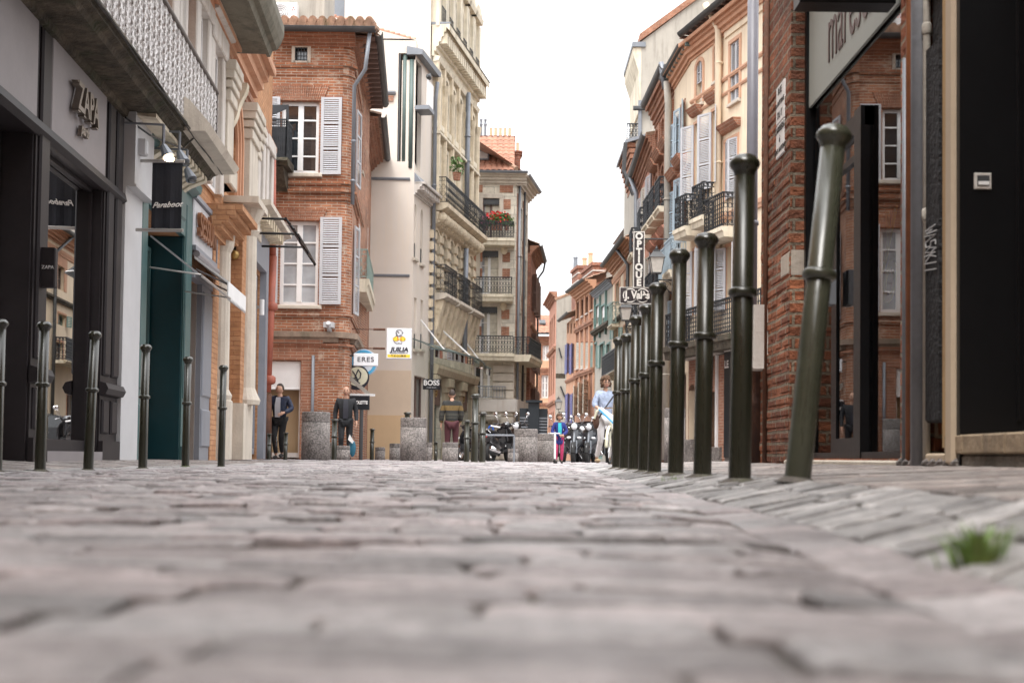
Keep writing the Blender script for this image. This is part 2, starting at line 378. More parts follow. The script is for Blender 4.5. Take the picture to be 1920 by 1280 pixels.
# ---------------------------------------------------------------- building vocabulary
def window(b, fr, r, o=-.14, nx=2, nz=3, fw=.07, bar=.03, fm='white', pm='pane', arch=0, sill=None, surround=None, sw=.12, so=.03, name='window', th=.05):
    a, c, z0, z1 = r[:4]
    mb = MB(fr)
    mb.box(a, a + fw, o, o + th, z0, z1); mb.box(c - fw, c, o, o + th, z0, z1)
    mb.box(a + fw, c - fw, o, o + th, z0, z0 + fw); mb.box(a + fw, c - fw, o, o + th, z1 - fw, z1)
    for i in range(1, nx): m = a + (c - a) * i / nx; k = fw * .75; mb.box(m - k, m + k, o, o + th + .012, z0 + fw, z1 - fw)
    for j in range(1, nz): m = z0 + (z1 - z0) * j / nz; mb.box(a + fw, c - fw, o + .004, o + th - .01, m - bar / 2, m + bar / 2)
    w_ = mb.build(name, fm, b)
    p = MB(fr); p.quad((a, o + .012, z0), (c, o + .012, z0), (c, o + .012, z1), (a, o + .012, z1)); p.build('pane', pm, w_)
    if sill: MB(fr).bbox(a - .1, c + .1, -.02, .09, z0 - .1, z0 - .002, .015).build('sill', sill, w_)
    if surround:
        q = MB(fr)
        if arch:
            n = 10; r1 = (c - a) / 2; m = (a + c) / 2; h = arch if arch > .01 else r1; zc = z1 - h
            q.bbox(a - sw, a, -.02, so, z0, zc); q.bbox(c, c + sw, -.02, so, z0, zc)
            for i in range(n):
                t0, t1 = math.pi * i / n, math.pi * (i + 1) / n
                q.prism([(m - r1 * math.cos(t0), zc + h * math.sin(t0)), (m - r1 * math.cos(t1), zc + h * math.sin(t1)),
                         (m - (r1 + sw) * math.cos(t1), zc + (h + sw) * math.sin(t1)), (m - (r1 + sw) * math.cos(t0), zc + (h + sw) * math.sin(t0))], -.02, so)
        else:
            q.bbox(a - sw, a, -.02, so, z0, z1); q.bbox(c, c + sw, -.02, so, z0, z1); q.bbox(a - sw, c + sw, -.02, so + .003, z1, z1 + sw)
        q.build('surround', surround, w_)
    return w_
def shutter(b, fr, u, wd, z0, z1, sgn=1, ang=0, mat='shutter_white', panels=3, slat=.05, o=.035, th=.035, name='shutter'):
    f = Fr(fr.w(u, o, 0), u=fr.u * sgn * math.cos(ang) + fr.n * math.sin(ang), n=fr.n * math.cos(ang) - fr.u * sgn * math.sin(ang))
    mb = MB(f); st = min(.075, wd * .16)
    mb.box(0, st, 0, th, z0, z1); mb.box(wd - st, wd, 0, th, z0, z1)
    H = z1 - z0; cuts = [z0 + H * i / panels for i in range(panels + 1)]
    for i, c in enumerate(cuts):
        k = st * .8; lo = c if i == 0 else c - k / 2; hi = c if i == panels else c + k / 2
        if i == 0: hi = c + k
        if i == panels: lo = c - k
        mb.box(st, wd - st, .002, th - .002, lo, hi)
    for i in range(panels):
        n = max(3, int((cuts[i + 1] - cuts[i] - .1) / slat))
        for j in range(n):
            z = cuts[i] + .06 + (cuts[i + 1] - cuts[i] - .12) * (j + .5) / n; h = slat * .37
            mb.quad((st, th - .004, z - h), (wd - st, th - .004, z - h), (wd - st, .008, z + h), (st, .008, z + h))
    return mb.build(name, mat, b)
def railing(b, fr, u0, u1, o, z0, z1, sp=.12, r=.011, mat='iron', orn=True, side=True, oi=0.0, belly=0, name='railing', slab=None, slabh=.14, solid=False):
    mb = MB(fr)
    def run(P0, P1):
        d = Vector(P1) - Vector(P0); L_ = d.length; n = max(2, int(L_ / sp)); d = d / L_
        pt = lambda t, z, k=0: (P0[0] + d.x * t * L_ + k * abs(d.y), P0[1] + d.y * t * L_ + k * abs(d.x), z)
        for z, rr in ((z0 + .04, r * 1.1), (z1, r * 2.0), (z1 - .13, r * .9)): mb.tube([pt(0, z), pt(1, z)], rr, 4)
        for i in range(n + 1):
            t = i / n
            if belly: mb.tube([pt(t, z0 + (z1 - z0) * q, belly * math.sin(math.pi * q * .9)) for q in (0, .2, .4, .6, .8, 1)], r, 4)
            else: mb.tube([pt(t, z0), pt(t, z1)], r, 4)
            if orn and i < n:
                tc = (i + .5) / n; c = pt(tc, 0); s2 = L_ / n * .42; H = z1 - z0
                for zc, k in ((z1 - .065, .8), (z0 + H * .62, 1), (z0 + H * .36, 1), (z0 + .13, .9)):
                    q = [(c[0] + d.x * s2 * k * math.cos(a), c[1] + d.y * s2 * k * math.cos(a), zc + s2 * k * 1.3 * math.sin(a)) for a in [math.pi * x / 4 for x in range(9)]]
                    mb.tube(q, r * .75, 3, False)
    run((u0, o), (u1, o))
    if side: run((u0, oi), (u0, o)); run((u1, oi), (u1, o))
    rl = mb.build(name, mat, b)
    if slab:
        s = MB(fr); a, c = u0 - .06, u1 + .06
        s.prof([(oi - .02, z0 - .02), (o + .07, z0 - .02), (o + .07, z0 - .02 - slabh * .4), (o + .03, z0 - .02 - slabh * .5), (o, z0 - .02 - slabh), (oi - .02, z0 - .02 - slabh)], a, c)
        s.build('balcony_slab', slab, b)
    return rl
def console(mb, fr, u, wd, z1, h, o1, o0=0):
    """scroll bracket: profile in (o,z)"""
    P = []; n = 14
    for i in range(n + 1):
        t = i / n; z = z1 - h * t; o = o0 + .02 + (o1 - o0) * (math.cos(t * math.pi * .5) ** 1.3) * (1 - .18 * math.sin(t * math.pi * 2.2)) + .04 * math.sin(t * 9)
        P.append((max(o, o0 + .04), z))
    mb.prof([(o0 - .01, z1)] + P + [(o0 - .01, z1 - h)], u - wd / 2, u + wd / 2)
def cornice(b, fr, u0, u1, z, h, out, mat, dent=0, name='cornice', steps=4):
    pts = [(-.05, z), (.04, z), (.04, z + h * .16)]
    for i in range(1, steps):      # stepped mouldings: a flat soffit, a short fascia, a small slope
        t0 = (i / steps) ** .9; a = z + h * (.16 + .84 * (i - 1) / (steps - .5)); zb_ = z + h * (.16 + .84 * (i - .15) / (steps - .5))
        pts += [(out * t0 * .9, a), (out * t0 * .94, zb_)]
    pts += [(out * .97, z + h * .8), (out, z + h * .86), (out, z + h), (-.05, z + h)]
    mb = MB(fr).prof(pts, u0, u1)
    if dent:
        n = int((u1 - u0) / dent); zz = z + h * .42
        for i in range(n): c = u0 + (i + .5) * (u1 - u0) / n; mb.box(c - dent * .28, c + dent * .28, 0, out * .82, zz - h * .02, zz + h * .3)
    return mb.build(name, mat, b)
def band(b, fr, u0, u1, z, h, out, mat, name='string_course'):
    return MB(fr).prof([(-.02, z), (out * .6, z), (out * .75, z + h * .35), (out, z + h * .5), (out, z + h), (-.02, z + h)], u0, u1).build(name, mat, b)
def tiles(b, fr, u0, u1, o_eave, z_eave, run, rise, mat='tile', pitch=.2, name='roof', rows=.4, amp=.05):
    mb = MB(fr); n = max(2, int((u1 - u0) / pitch)); per = 6; m = max(1, int(run / rows)); V = []; F = []
    for j in range(m + 1):
        for s_ in ((0,) if j in (0,) else (0, 1)):
            t = j / m; 
            for i in range(n * per + 1):
                u = u0 + (u1 - u0) * i / (n * per)
                hh = amp * abs(math.sin(math.pi * i / per)) ** .8 + .012 * math.sin(i // per * 12.9 + j * 7.7)
                lift = .03 if s_ == 1 and j < m else 0
                V.append((u, o_eave - run * t + .02 * math.sin(i // per * 5.1 + j * 3.3), z_eave + rise * t + hh + lift))
    rowsn = 1 + 2 * m; w_ = n * per + 1
    for k in range(rowsn - 1):
        for i in range(w_ - 1): F.append((k * w_ + i, k * w_ + i + 1, (k + 1) * w_ + i + 1, (k + 1) * w_ + i))
    mb.add(V, F); mb.quad((u0, o_eave - .03, z_eave - .03), (u1, o_eave - .03, z_eave - .03), (u1, o_eave - run, z_eave + rise - .03), (u0, o_eave - run, z_eave + rise - .03))
    return mb.build(name, mat, b)
def gutter(b, fr, u0, u1, o, z, r=.08, mat='zinc_dark', name='gutter'):
    P = [(o + r * math.cos(a), z + r * math.sin(a)) for a in [-math.pi * i / 8 for i in range(9)]]
    P2 = [(o + (r - .012) * math.cos(a), z + (r - .012) * math.sin(a)) for a in [-math.pi * i / 8 for i in range(8, -1, -1)]]
    mb = MB(fr).prof(P + P2, u0, u1); mb.tube([(u0, o + r, z), (u1, o + r, z)], .012, 6); return mb.build(name, mat, b)
def pipe(b, fr, pts, r=.05, mat='zinc', name='downpipe', rings=()):
    mb = MB(fr); mb.tube(pts, r, 10)
    for z in rings:
        u, o = pts[-1][0], pts[-1][1]; mb.lathe(u, o, [(r * 1.05, z - .03), (r * 1.3, z - .02), (r * 1.3, z + .02), (r * 1.05, z + .03)], 10)
    return mb.build(name, mat, b, smooth=True)
def shell(name, label, fr, u0, u1, zt, mat, opens=(), depth=7, z0=-.15, cat='building', rev=.32, group=None, back=True, wname='wall'):
    c = fr.w((u0 + u1) / 2, 0, 0)
    b = thing(name, label, cat, (c.x, c.y, 0), group)
    mb = MB(fr); mb.wall(u0, u1, z0, zt, opens, 0, rev)
    if back: mb.box(u0 + .003, u1 - .003, -depth, -rev - .02, z0, zt - .01); mb.box(u0, u0 + .02, -rev - .1, -.001, z0, zt - .012); mb.box(u1 - .02, u1, -rev - .1, -.001, z0, zt - .012)
    mb.box(u0 + .01, u1 - .01, -rev - .1, -.002, zt - .02, zt)
    mb.build(wname, mat, b); return b
# ================================================================ GROUND
def lerp(a, b, t): return a + (b - a) * max(0, min(1, t))
def pw(x, tab):
    if x <= tab[0][0]: return tab[0][1]
    for (a, p), (b, q) in zip(tab, tab[1:]):
        if x <= b: return p + (q - p) * (x - a) / (b - a)
    return tab[-1][1]
def kerbx(y): return pw(y, [(0, .33), (1.3, .40), (2.6, .48), (5.5, .52), (12, .68), (22, .9), (60, 3.0)])
def H(x, y):
    k = kerbx(y); f = 1 - max(0, min(1, (y - 14) / 9))
    if x < -3.3: h = pw(-x, [(3.3, -.035), (3.6, -.02), (4.6, .035), (5.4, .05)])
    elif x > k - .12: h = pw(x - k, [(-.12, -.004), (0, -.016), (.12, .0), (.42, .045), (1.5, .1), (2.2, .115)])
    else: h = pw(x, [(-3.3, -.035), (-2.6, -.012), (-1.2, 0), (k - .12, -.004)])
    return h * f
def stonemat(name, c, var=.25, bmp=.004, alt=None, sc=35):
    m, t, b = newmat(name); o = objn(t, 1)
    at_ = t.nodes.new('ShaderNodeAttribute'); at_.attribute_name = 'rnd'
    n1 = noise(t, o, 3, 8, .65); n2 = noise(t, o, sc, 6, .7)
    stops = [(0, tuple(x * (1 - var) for x in c)), (.3, tuple(x * (1 - var * .3) for x in c)), (.65, c), (1, tuple(x * (1 + var) for x in c))]
    if alt: stops = [(0, tuple(x * (1 - var) for x in c)), (.35, alt), (.6, c), (.85, tuple(x * (1 + var * .5) for x in alt)), (1, tuple(x * (1 + var) for x in c))]
    r = ramp(t, at_.outputs['Fac'], stops)
    n3 = noise(t, o, 11, 7, .7); r3 = ramp(t, n3.outputs[0], [(.36, .5), (.55, 1.0), (.75, 1.3)])
    r1 = ramp(t, n1.outputs[0], [(.3, .62), (.7, 1.25)]); r2 = ramp(t, n2.outputs[0], [(.3, .42), (.62, 1.15)])
    c1 = mix(t, r.outputs[0], r1.outputs[0], 1, 'MULTIPLY'); c1 = mix(t, c1, r2.outputs[0], .8, 'MULTIPLY'); c1 = mix(t, c1, r3.outputs[0], .75, 'MULTIPLY')
    t.links.new(c1, b.inputs['Base Color']); rr = ramp(t, n1.outputs[0], [(.3, .3), (.7, .55)]); t.links.new(rr.outputs[0], b.inputs['Roughness'])
    b.inputs['Specular IOR Level'].default_value = .5
    bump(t, b, n2.outputs[0], bmp); return m
M['sett'] = stonemat('sett_stone', (.40, .382, .385), .4, .011, (.40, .345, .345))
M['sett_kerb'] = stonemat('kerb_stone', (.385, .368, .36), .42, .011)
M['sett_pink'] = stonemat('walk_stone', (.36, .295, .27), .4, .01, (.32, .29, .27))
M['joint'] = plain('joint_sand', (.125, .11, .098), .95, .5, 6, .006, stain=(.06, .07, .03))
rg = random.Random(3)
class Stones:
    def __init__(s): s.v = []; s.f = []; s.r = []
    def stone(s, poly, dh=.006, b=.012, cut=.0):
        """poly: 4 ground points; top follows the ground with a small random lift and tilt"""
        cx = sum(p[0] for p in poly) / 4; cy = sum(p[1] for p in poly) / 4
        j = rg.uniform(-dh, dh) * .8; tx, ty = rg.uniform(-dh, dh) * 4, rg.uniform(-dh, dh) * 6; k = len(s.v); n = 8
        # octagon-like outline so corners read as worn
        P = []
        for i in range(4):
            a, p, c = Vector(poly[i - 1]), Vector(poly[i]), Vector(poly[(i + 1) % 4])
            q = rg.uniform(.03, .09)
            P += [p + (a - p) * q * min(1, .09 / max(.01, (a - p).length)), p + (c - p) * q * min(1, .09 / max(.01, (c - p).length))]
        for (sh, dz) in ((0, -.05), (0, -.005), (.3, -.0016), (1, 0)):
            for p in P:
                d = Vector((cx, cy)) - p; L_ = d.length; q = p + d / max(L_, .01) * b * sh * 1.2
                z = H(q.x, q.y) + j + (tx * (q.x - cx) + ty * (q.y - cy) if dz > -.04 else 0) + dz
                s.v.append((q.x, q.y, z))
        for r_ in range(3):
            for i in range(n): s.f.append((k + r_ * n + i, k + r_ * n + (i + 1) % n, k + (r_ + 1) * n + (i + 1) % n, k + (r_ + 1) * n + i))
        s.f.append(tuple(k + 3 * n + i for i in range(n))); s.r += [rg.random()] * (3 * n + 1)
    def build(s, name, mat):
        me = bpy.data.meshes.new(name); me.from_pydata(s.v, [], s.f); a = me.attributes.new('rnd', 'FLOAT', 'FACE')
        a.data.foreach_set('value', s.r); me.materials.append(M[mat]); ob = bpy.data.objects.new(name, me); COL.objects.link(ob); ob['kind'] = 'structure'; return ob
# base sheet following the ground, reaching the horizon
xs = [-400, -60, -12, -6] + [-5.6 + .1 * i for i in range(86)] + [3.2, 5, 12, 60, 400]
ys = [-60, -6, -1] + [.0 + .25 * i for i in range(100)] + [26, 30, 40, 70, 120, 400, 1200]
gv = [(x, y, H(x, y) - .009 if y < 24 and -8 < x < 4 else -.02) for y in ys for x in xs]; nx_ = len(xs)
gf = [(j * nx_ + i, j * nx_ + i + 1, (j + 1) * nx_ + i + 1, (j + 1) * nx_ + i) for j in range(len(ys) - 1) for i in range(nx_ - 1)]
me = bpy.data.meshes.new('ground'); me.from_pydata(gv, [], gf); me.materials.append(M['joint'])
g = bpy.data.objects.new('ground', me); COL.objects.link(g); g['kind'] = 'structure'
# road setts: courses laid across the street
st = Stones(); y = .18
while y < 46:
    rh = rg.uniform(.078, .105) if y < 1.8 else rg.uniform(.066, .092) if y < 14 else rg.uniform(.16, .24)
    x = -3.3 + rg.uniform(-.1, 0) if y < 24 else -9; xe = kerbx(y + rh / 2) - .04 if y < 24 else 6
    first = True
    skip = y < 2 and True
    while x < xe - .03:
        L_ = rg.uniform(.2, .36) if y < 1.8 else rg.uniform(.1, .2) if y < 14 else rg.uniform(.3, .55)
        x2 = min(xe, x + L_)
        if xe - x2 < .06: x2 = xe
        g_ = rg.uniform(.0015, .005)
        if not (y < 2.5 and x2 < -(y * .42 + .8)):
            wob = lambda: rg.uniform(-.006, .006)
            st.stone([(x + g_, y + g_ + wob()), (x2 - g_, y + g_ + wob()), (x2 - g_, y + rh - g_ + wob()), (x + g_, y + rh - g_ + wob())], .0085 if y > 1.5 else .005, .013)
        x = x2
    y += rh
st2 = st
# gutter line and slanted kerb setts on the right, straight kerb on the left
st = st2; y = .3
while y < 23:
    l = rg.uniform(.16, .26); k0, k1 = kerbx(y), kerbx(y + l)
    st.stone([(k0 - .036, y + .003), (k0 + .08, y + .003), (k1 + .08, y + l - .003), (k1 - .036, y + l - .003)], .004); y += l
st.build('road', 'sett'); st = Stones()
y = .25
while y < 22:
    wd = rg.uniform(.08, .11); k = kerbx(y); sp = rg.uniform(.14, .24)
    st.stone([(k + .085, y + .003), (k + .083 + sp, y + sp), (k + .083 + sp, y + sp + wd - .005), (k + .085, y + wd - .005)], .005)
    st.stone([(k + .091 + sp, y + sp + .006), (k + .46, y + .378), (k + .46, y + .38 + wd - .005), (k + .091 + sp, y + sp + wd)], .005); y += wd
y = 3
while y < 24:
    l = rg.uniform(.3, .5); st.stone([(-3.6, y + .005), (-3.31, y + .005), (-3.31, y + l - .005), (-3.6, y + l - .005)], .005); y += l
st.build('kerb', 'sett_kerb')
st = Stones(); y = .3
while y < 23:
    rh = rg.uniform(.1, .14); k = kerbx(y) + .475; x = k + rg.uniform(-.2, 0)
    while x < 2.2:
        x2 = min(2.2, x + rg.uniform(.28, .5)); a = max(x, k)
        if x2 > a + .03: st.stone([(a + .004, y + .004), (x2 - .004, y + .004), (x2 - .004, y + rh - .004), (a + .004, y + rh - .004)], .0025, .008)
        x = x2
    y += rh
y = 4
while y < 24:
    rh = rg.uniform(.12, .16); x = -3.61
    while x > -5.9:
        x2 = x - rg.uniform(.25, .45); st.stone([(x2 + .004, y + .004), (x - .004, y + .004), (x - .004, y + rh - .004), (x2 + .004, y + rh - .004)], .003, .008); x = x2
    y += rh
st.build('sidewalk', 'sett_pink')
# grass tuft in a joint at the right
P = at(1832, 1052, 1.42); P.z = H(P.x, P.y)
M['grass'] = plain('grass', (.2, .34, .07), .6, .5, 40, 0, stain=(.34, .3, .12))
mb = MB()
for i in range(150):
    a = rg.uniform(0, 6.28); r = abs(rg.gauss(0, .014)); x, y = P.x + r * math.cos(a) * 1.5, P.y + r * math.sin(a); h = rg.uniform(.016, .055); b = rg.uniform(.15, 1.5)
    dx, dy = math.cos(a) * b * h * .8, math.sin(a) * b * h * .8; wd = .0017; z0 = H(x, y) - .004
    px_, py_ = -math.sin(a) * wd, math.cos(a) * wd
    mb.add([(x - px_, y - py_, z0), (x + px_, y + py_, z0), (x + dx * .4 + px_, y + dy * .4 + py_, z0 + h * .65), (x + dx * .4 - px_, y + dy * .4 - py_, z0 + h * .65), (x + dx, y + dy, z0 + h)], [(0, 1, 2, 3), (3, 2, 4)])
tag(mb.build('grass_tuft', 'grass', loc=P), kind='stuff')
for (px, py, Y, n) in ((352, 871, 13.4, 40), (1262, 897, 6.0, 30)):
    P = at(px, py, Y); P.z = H(P.x, P.y); mb = MB()
    for i in range(n):
        a = rg.uniform(0, 6.28); x, y = P.x + rg.gauss(0, .03), P.y + rg.gauss(0, .02); h = rg.uniform(.01, .03)
        mb.add([(x - .001, y, P.z - .01), (x + .001, y, P.z - .01), (x + math.cos(a) * h * .5, y, P.z + h)], [(0, 1, 2)])
    tag(mb.build('grass_tuft', 'grass', loc=P), kind='stuff')
# ================================================================ LEFT ROW, NEAR: three shops under a white balcony
def lf(y): return (-4.4 - .0667 * (y - 11), y)
FL = Fr(lf(3.0), lf(29.6))
uL = lambda px, py=700, o=0: FL.fp(px, py, o)[0]
zL = lambda px, py, o=0: FL.fp(px, py, o)[1]
M['shop_dark'] = plain('shop_dark_paint', (.022, .018, .02), .5, .2, 3, .001, spec=.25); M['shop_grey'] = paint('shop_grey_panel', (.23, .21, .215), .6, var=.06)
M['grey_white'] = paint('grey_white_paint', (.5, .5, .51), .6, var=.05); M['teal'] = paint('teal_paint', (.003, .04, .05), .35, var=.1)
M['teal_light'] = paint('teal_grey_paint', (.06, .125, .125), .4); M['steel'] = paint('brushed_steel', (.5, .48, .46), .35, metal=.7)
M['tan_wall'] = plain('tan_interior_wall', (.4, .29, .17), .7, .08, 1, 0); M['lace'] = None
def lace():
    m, t, b = newmat('white_fretwork'); o = objn(t, 1); n = noise(t, o, 14, 6, .75)
    v = t.nodes.new('ShaderNodeTexVoronoi'); v.inputs['Scale'].default_value = 16; t.links.new(o.outputs[0], v.inputs['Vector'])
    r = ramp(t, n.outputs[0], [(.36, (.34, .31, .29)), (.5, (.6, .58, .57)), (.64, (.72, .7, .7))]); t.links.new(r.outputs[0], b.inputs['Base Color'])
    b.inputs['Roughness'].default_value = .6; bump(t, b, v.outputs['Distance'], .03); return m
M['lace'] = lace()
# --- first house: ZAPA front, grey-white front, teal front, shutter front; openings in u
u0 = 0.2; uE = uL(404, 250)                     # end of the balcony house
zap = lambda x0, y0, x1, y1: FL.rect(x0, y0, x1, y1)
uz = [uL(51, 500), uL(76, 500), uL(184, 500), uL(214, 600), uL(247, 600), uL(262, 600), uL(334, 600), uL(347, 600), uL(366, 600), uL(384, 600), uL(396, 600), uL(412, 600)]
zb, zt = zL(185, 332), zL(186, 172)             # bottom and top of the sign panels
zs = zL(210, 863)
teal_top = zL(300, 480); sh_top = zL(350, 520)
ops = [(u0 + 1.2, uz[0], -.2, zb - .1), (uz[1], uz[2], -.2, zb - .1), (uz[5], uz[6], -.2, teal_top + .5), (uz[7], uz[8], -.2, sh_top)]
H1 = shell('house', 'orange brick house over dark, grey and teal shop fronts with a long white fretwork balcony', FL, u0, uE, 12.5, 'brick_orange', ops, depth=8, rev=.55)
# dark shop front
d = MB(FL)
for a, b_ in ((u0, u0 + 1.2), (uz[0], uz[1]), (uz[2], uz[3])):
    d.box(a, b_, 0, .05, zs, zt + .02)
    n = 2 if b_ - a > .7 else 1
    for i in range(n):
        p, q = a + (b_ - a) * i / n + .06, a + (b_ - a) * (i + 1) / n - .06
        d.bbox(p, q, .05, .085, zs + .95, zt - .06, .02); d.bbox(p, q, .05, .08, zs + .3, zs + .68, .02)
    d.prof([(.05, zs + .72), (.12, zs + .74), (.15, zs + .8), (.12, zs + .86), (.05, zs + .88)], a - .03, b_ + .03); d.box(a - .02, b_ + .02, .05, .1, zs, zs + .22)
d.box(u0, uz[3], .0, .06, zb - .14, zb - .03); d.prof([(.06, zb - .14), (.12, zb - .1), (.1, zb - .02), (.06, zb)], u0, uz[3])
d.prof([(0, zt), (.1, zt + .02), (.16, zt + .12), (0, zt + .14)], u0, uz[3]); d.box(u0, uz[3], 0, .03, zt + .14, zt + .32)
d.build('shop_front', 'shop_dark', H1)
p = MB(FL)
for a, b_ in ((u0 + 1.2, uz[0]), (uz[1], uz[2])): p.bbox(a + .02, b_ - .02, .0, .062, zb, zt - .01, .015)
p.build('sign_panel', 'shop_grey', H1)
M['zapa_metal'] = paint('letter_metal', (.22, .19, .16), .35, metal=.5)
uc = (uz[1] + uz[2]) / 2 - .05; zc = (zb + zt) / 2 + .02
lt = text('lettering', 'ZAPA', .4, FL, uc, .12, zc + .02, 'zapa_metal', H1, ext=.035, off=.008, sx=.8)
sf = MB(FL)      # slab serifs on the letters
for k in (-.36, -.14, .1, .34): sf.box(uc + k - .03, uc + k + .05, .085, .15, zc - .13, zc - .115)
sf.box(uc - .43, uc - .3, .085, .15, zc + .155, zc + .17); build_each(sf, 'serif', 'zapa_metal', lt)
text('lettering', 'paris', .15, FL, uc, .1, zc - .24, 'zapa_metal', H1, ext=.02, shear=.3, off=.006)
# shop windows (clear glass, lit room behind)
M['shopglass'] = clearglass('shop_glass', 1.5)
def showroom(b, fr, a, c, z0, z1, o, wallmat, dep=1.2, glass_='shopglass', fm='shop_dark'):
    w_ = MB(fr); k = .05
    for q in ((a, a + k), (c - k, c)): w_.box(q[0], q[1], o, o + .05, z0, z1)
    w_.box(a + k, c - k, o, o + .05, z1 - k, z1); w_.box(a + k, c - k, o, o + .05, z0, z0 + .12)
    f = w_.build('shop_window', fm, b)
    MB(fr).quad((a, o + .02, z0), (c, o + .02, z0), (c, o + .02, z1), (a, o + .02, z1)).build('pane', glass_, f)
    return f
# the shell's back block closes the opening at -.57: the display box is cut in front of it
def displaybox(b, fr, a, c, z0, z1, o, mat, dep): 
    m = MB(fr); m.quad((a, o - dep, z0), (c, o - dep, z0), (c, o - dep, z1), (a, o - dep, z1))
    m.quad((a, o - dep, z0), (a, o, z0), (a, o, z1), (a, o - dep, z1)); m.quad((c, o - dep, z0), (c, o, z0), (c, o, z1), (c, o - dep, z1))
    m.quad((a, o - dep, z0), (c, o - dep, z0), (c, o, z0), (a, o, z0)); m.quad((a, o - dep, z1), (c, o - dep, z1), (c, o, z1), (a, o, z1)); return m.build('display_back', mat, b)
M['room_light'] = emit('shop_lamp', (1, .8, .55), 6)
for i, (a, c) in enumerate(((u0 + 1.2, uz[0]), (uz[1], uz[2]))):
    top = zb - .12
    showroom(H1, FL, a + .02, c - .02, zs + .1, top, -.12 if i else -.3, 'tan_wall')
    displaybox(H1, FL, a + .02, c - .02, zs + .1, top, -.13 if i else -.31, 'tan_wall' if i else 'dark', .4 if i else .22)
lp = MB(FL); lp.lathe(uz[1] + .5, -.3, [(.01, zb - .5), (.11, zb - .5), (.12, zb - .48), (.05, zb - .44), (.01, zb - .12)], 14); lp.build('ceiling_lamp', 'room_light', H1)
g1 = thing('hanging_dress', 'dark sleeveless dress hanging behind the glass of the dark shop', 'dress', FL.w(uz[1] + .9, -.3, 1.2))
M['cloth_dark'] = plain('dark_cloth', (.03, .028, .04), .9, .3, 6, .01)
mb = MB(FL)
for k in range(9):
    a_ = uz[1] + .6 + k * .075; mb.tube([(a_ + .1, -.3, 2.5 - .06 * abs(k - 4)), (a_ + (k - 4) * .02, -.3 + .02 * (k % 2), 1.9), (a_ + (k - 4) * .05, -.3 + .03 * (k % 2), 1.05)], [.05, .06, .075], 6)
mb.build('dress_body', 'cloth_dark', g1); MB(FL).tube([(uz[1] + .75, -.3, 2.52), (uz[1] + 1.0, -.3, 2.64), (uz[1] + 1.25, -.3, 2.52)], .012, 5).build('hanger', 'steel', g1)
# small projecting sign ZAPA
a0 = uL(60, 480, .2); bs = thing('shop_sign', 'small square dark box sign lettered ZAPA on the dark shop pilaster', 'sign', FL.w(uz[0] + .2, .08, 2.3))
MB(FL).bbox(uz[0] + .12, uz[0] + .2, .085, .215, zL(62, 522, .2), zL(62, 442, .2), .01).build('sign_box', 'shop_dark', bs)
fz = Fr(FL.w(uz[0] + .118, .15, 0), u=FL.n, n=-FL.u); text('lettering', 'ZAPA', .045, fz, 0, .004, (zL(62, 522, .2) + zL(62, 442, .2)) / 2, 'white', bs, ext=.002)
ln = MB(FL)
for (a, c, top, mt) in ((u0 + 1.2, uz[0], zb - .1, 0), (uz[1], uz[2], zb - .1, 0)):
    ln.box(a + .001, a + .03, -.54, .03, zs - .1, top); ln.box(c - .03, c - .001, -.54, .03, zs - .1, top); ln.box(a + .03, c - .03, -.54, .03, top - .03, top - .001)
ln.build('window_lining', 'shop_dark', H1)
ln = MB(FL); ln.box(uz[8] - .04, uz[8] - .001, -.54, .02, zs - .1, sh_top); ln.build('door_lining', 'steel', H1)
pl_ = bpy.data.lights.new('shop_bulb', 'POINT'); pl_.energy = 25; pl_.color = (1, .75, .45); pl_.shadow_soft_size = .06; po_ = bpy.data.objects.new('shop_bulb', pl_); COL.objects.link(po_); po_.location = FL.w(uz[1] + .5, -.3, zb - .62)
# step under the windows
stp = MB(FL); stp.box(uz[1] - .02, uz[2], -.1, .1, -.1, zs + .1); stp.build('doorstep', 'shop_grey', H1)
# grey-white pilaster
gw = MB(FL); ztw = zL(231, 205); zlo = zL(250, 375)
gw.box(uz[3], uz[4], 0, .1, zs - .1, zlo); gw.box(uz[3], uz[4] + .12, 0, .2, zlo, ztw); gw.prof([(.2, zlo), (.22, zlo), (.22, zlo + .03), (.2, zlo + .03)], uz[3], uz[4] + .12)
gw.build('pilaster', 'grey_white', H1)
# teal shop
t_ = MB(FL); tt = zL(300, 300)
t_.box(uz[4] + .01, uz[5], 0, .07, zs - .05, tt); t_.bbox(uz[4] + .06, uz[5] - .05, .07, .095, zs + .9, tt - .3, .015); t_.bbox(uz[4] + .06, uz[5] - .05, .07, .1, zs + .2, zs + .7, .015)
t_.box(uz[6], uz[7], 0, .07, zs - .05, tt); t_.bbox(uz[6] + .05, uz[7] - .05, .07, .095, zs + .9, tt - .3, .015); t_.box(uz[6] - .01, uz[7] + .02, .0, .1, zs - .05, zs + .2)
build_each(t_, 'pilaster', 'teal_light', H1)
t_ = MB(FL); t_.box(uz[5], uz[6], 0, .08, teal_top + .5, tt - .002); t_.bbox(uz[5] + .1, uz[6] - .1, .08, .11, teal_top + .7, tt - .15, .03)
t_.prof([(.08, tt - .1), (.2, tt - .05), (.22, tt + .05), (0, tt + .08)], uz[4], uz[7]); t_.build('fascia', 'teal_light', H1)
t_ = MB(FL); t_.box(uz[6] - .05, uz[6] - .003, -.52, .05, zs - .05, teal_top + .49)   # door return panel facing up the street
t_.box(uz[6] - .075, uz[6] - .05, -.52, .06, zs - .05, zs + .16); t_.box(uz[6] - .068, uz[6] - .05, -.5, .055, zs + .16, zs + .72)
t_.box(uz[5] + .01, uz[6] - .08, -.52, -.45, zs, teal_top + .49); t_.build('door_panel', 'teal', H1)
showroom(H1, FL, uz[5] + .02, uz[6] - .1, zs + .5, teal_top + .3, -.44, 'dark', fm='teal_light')
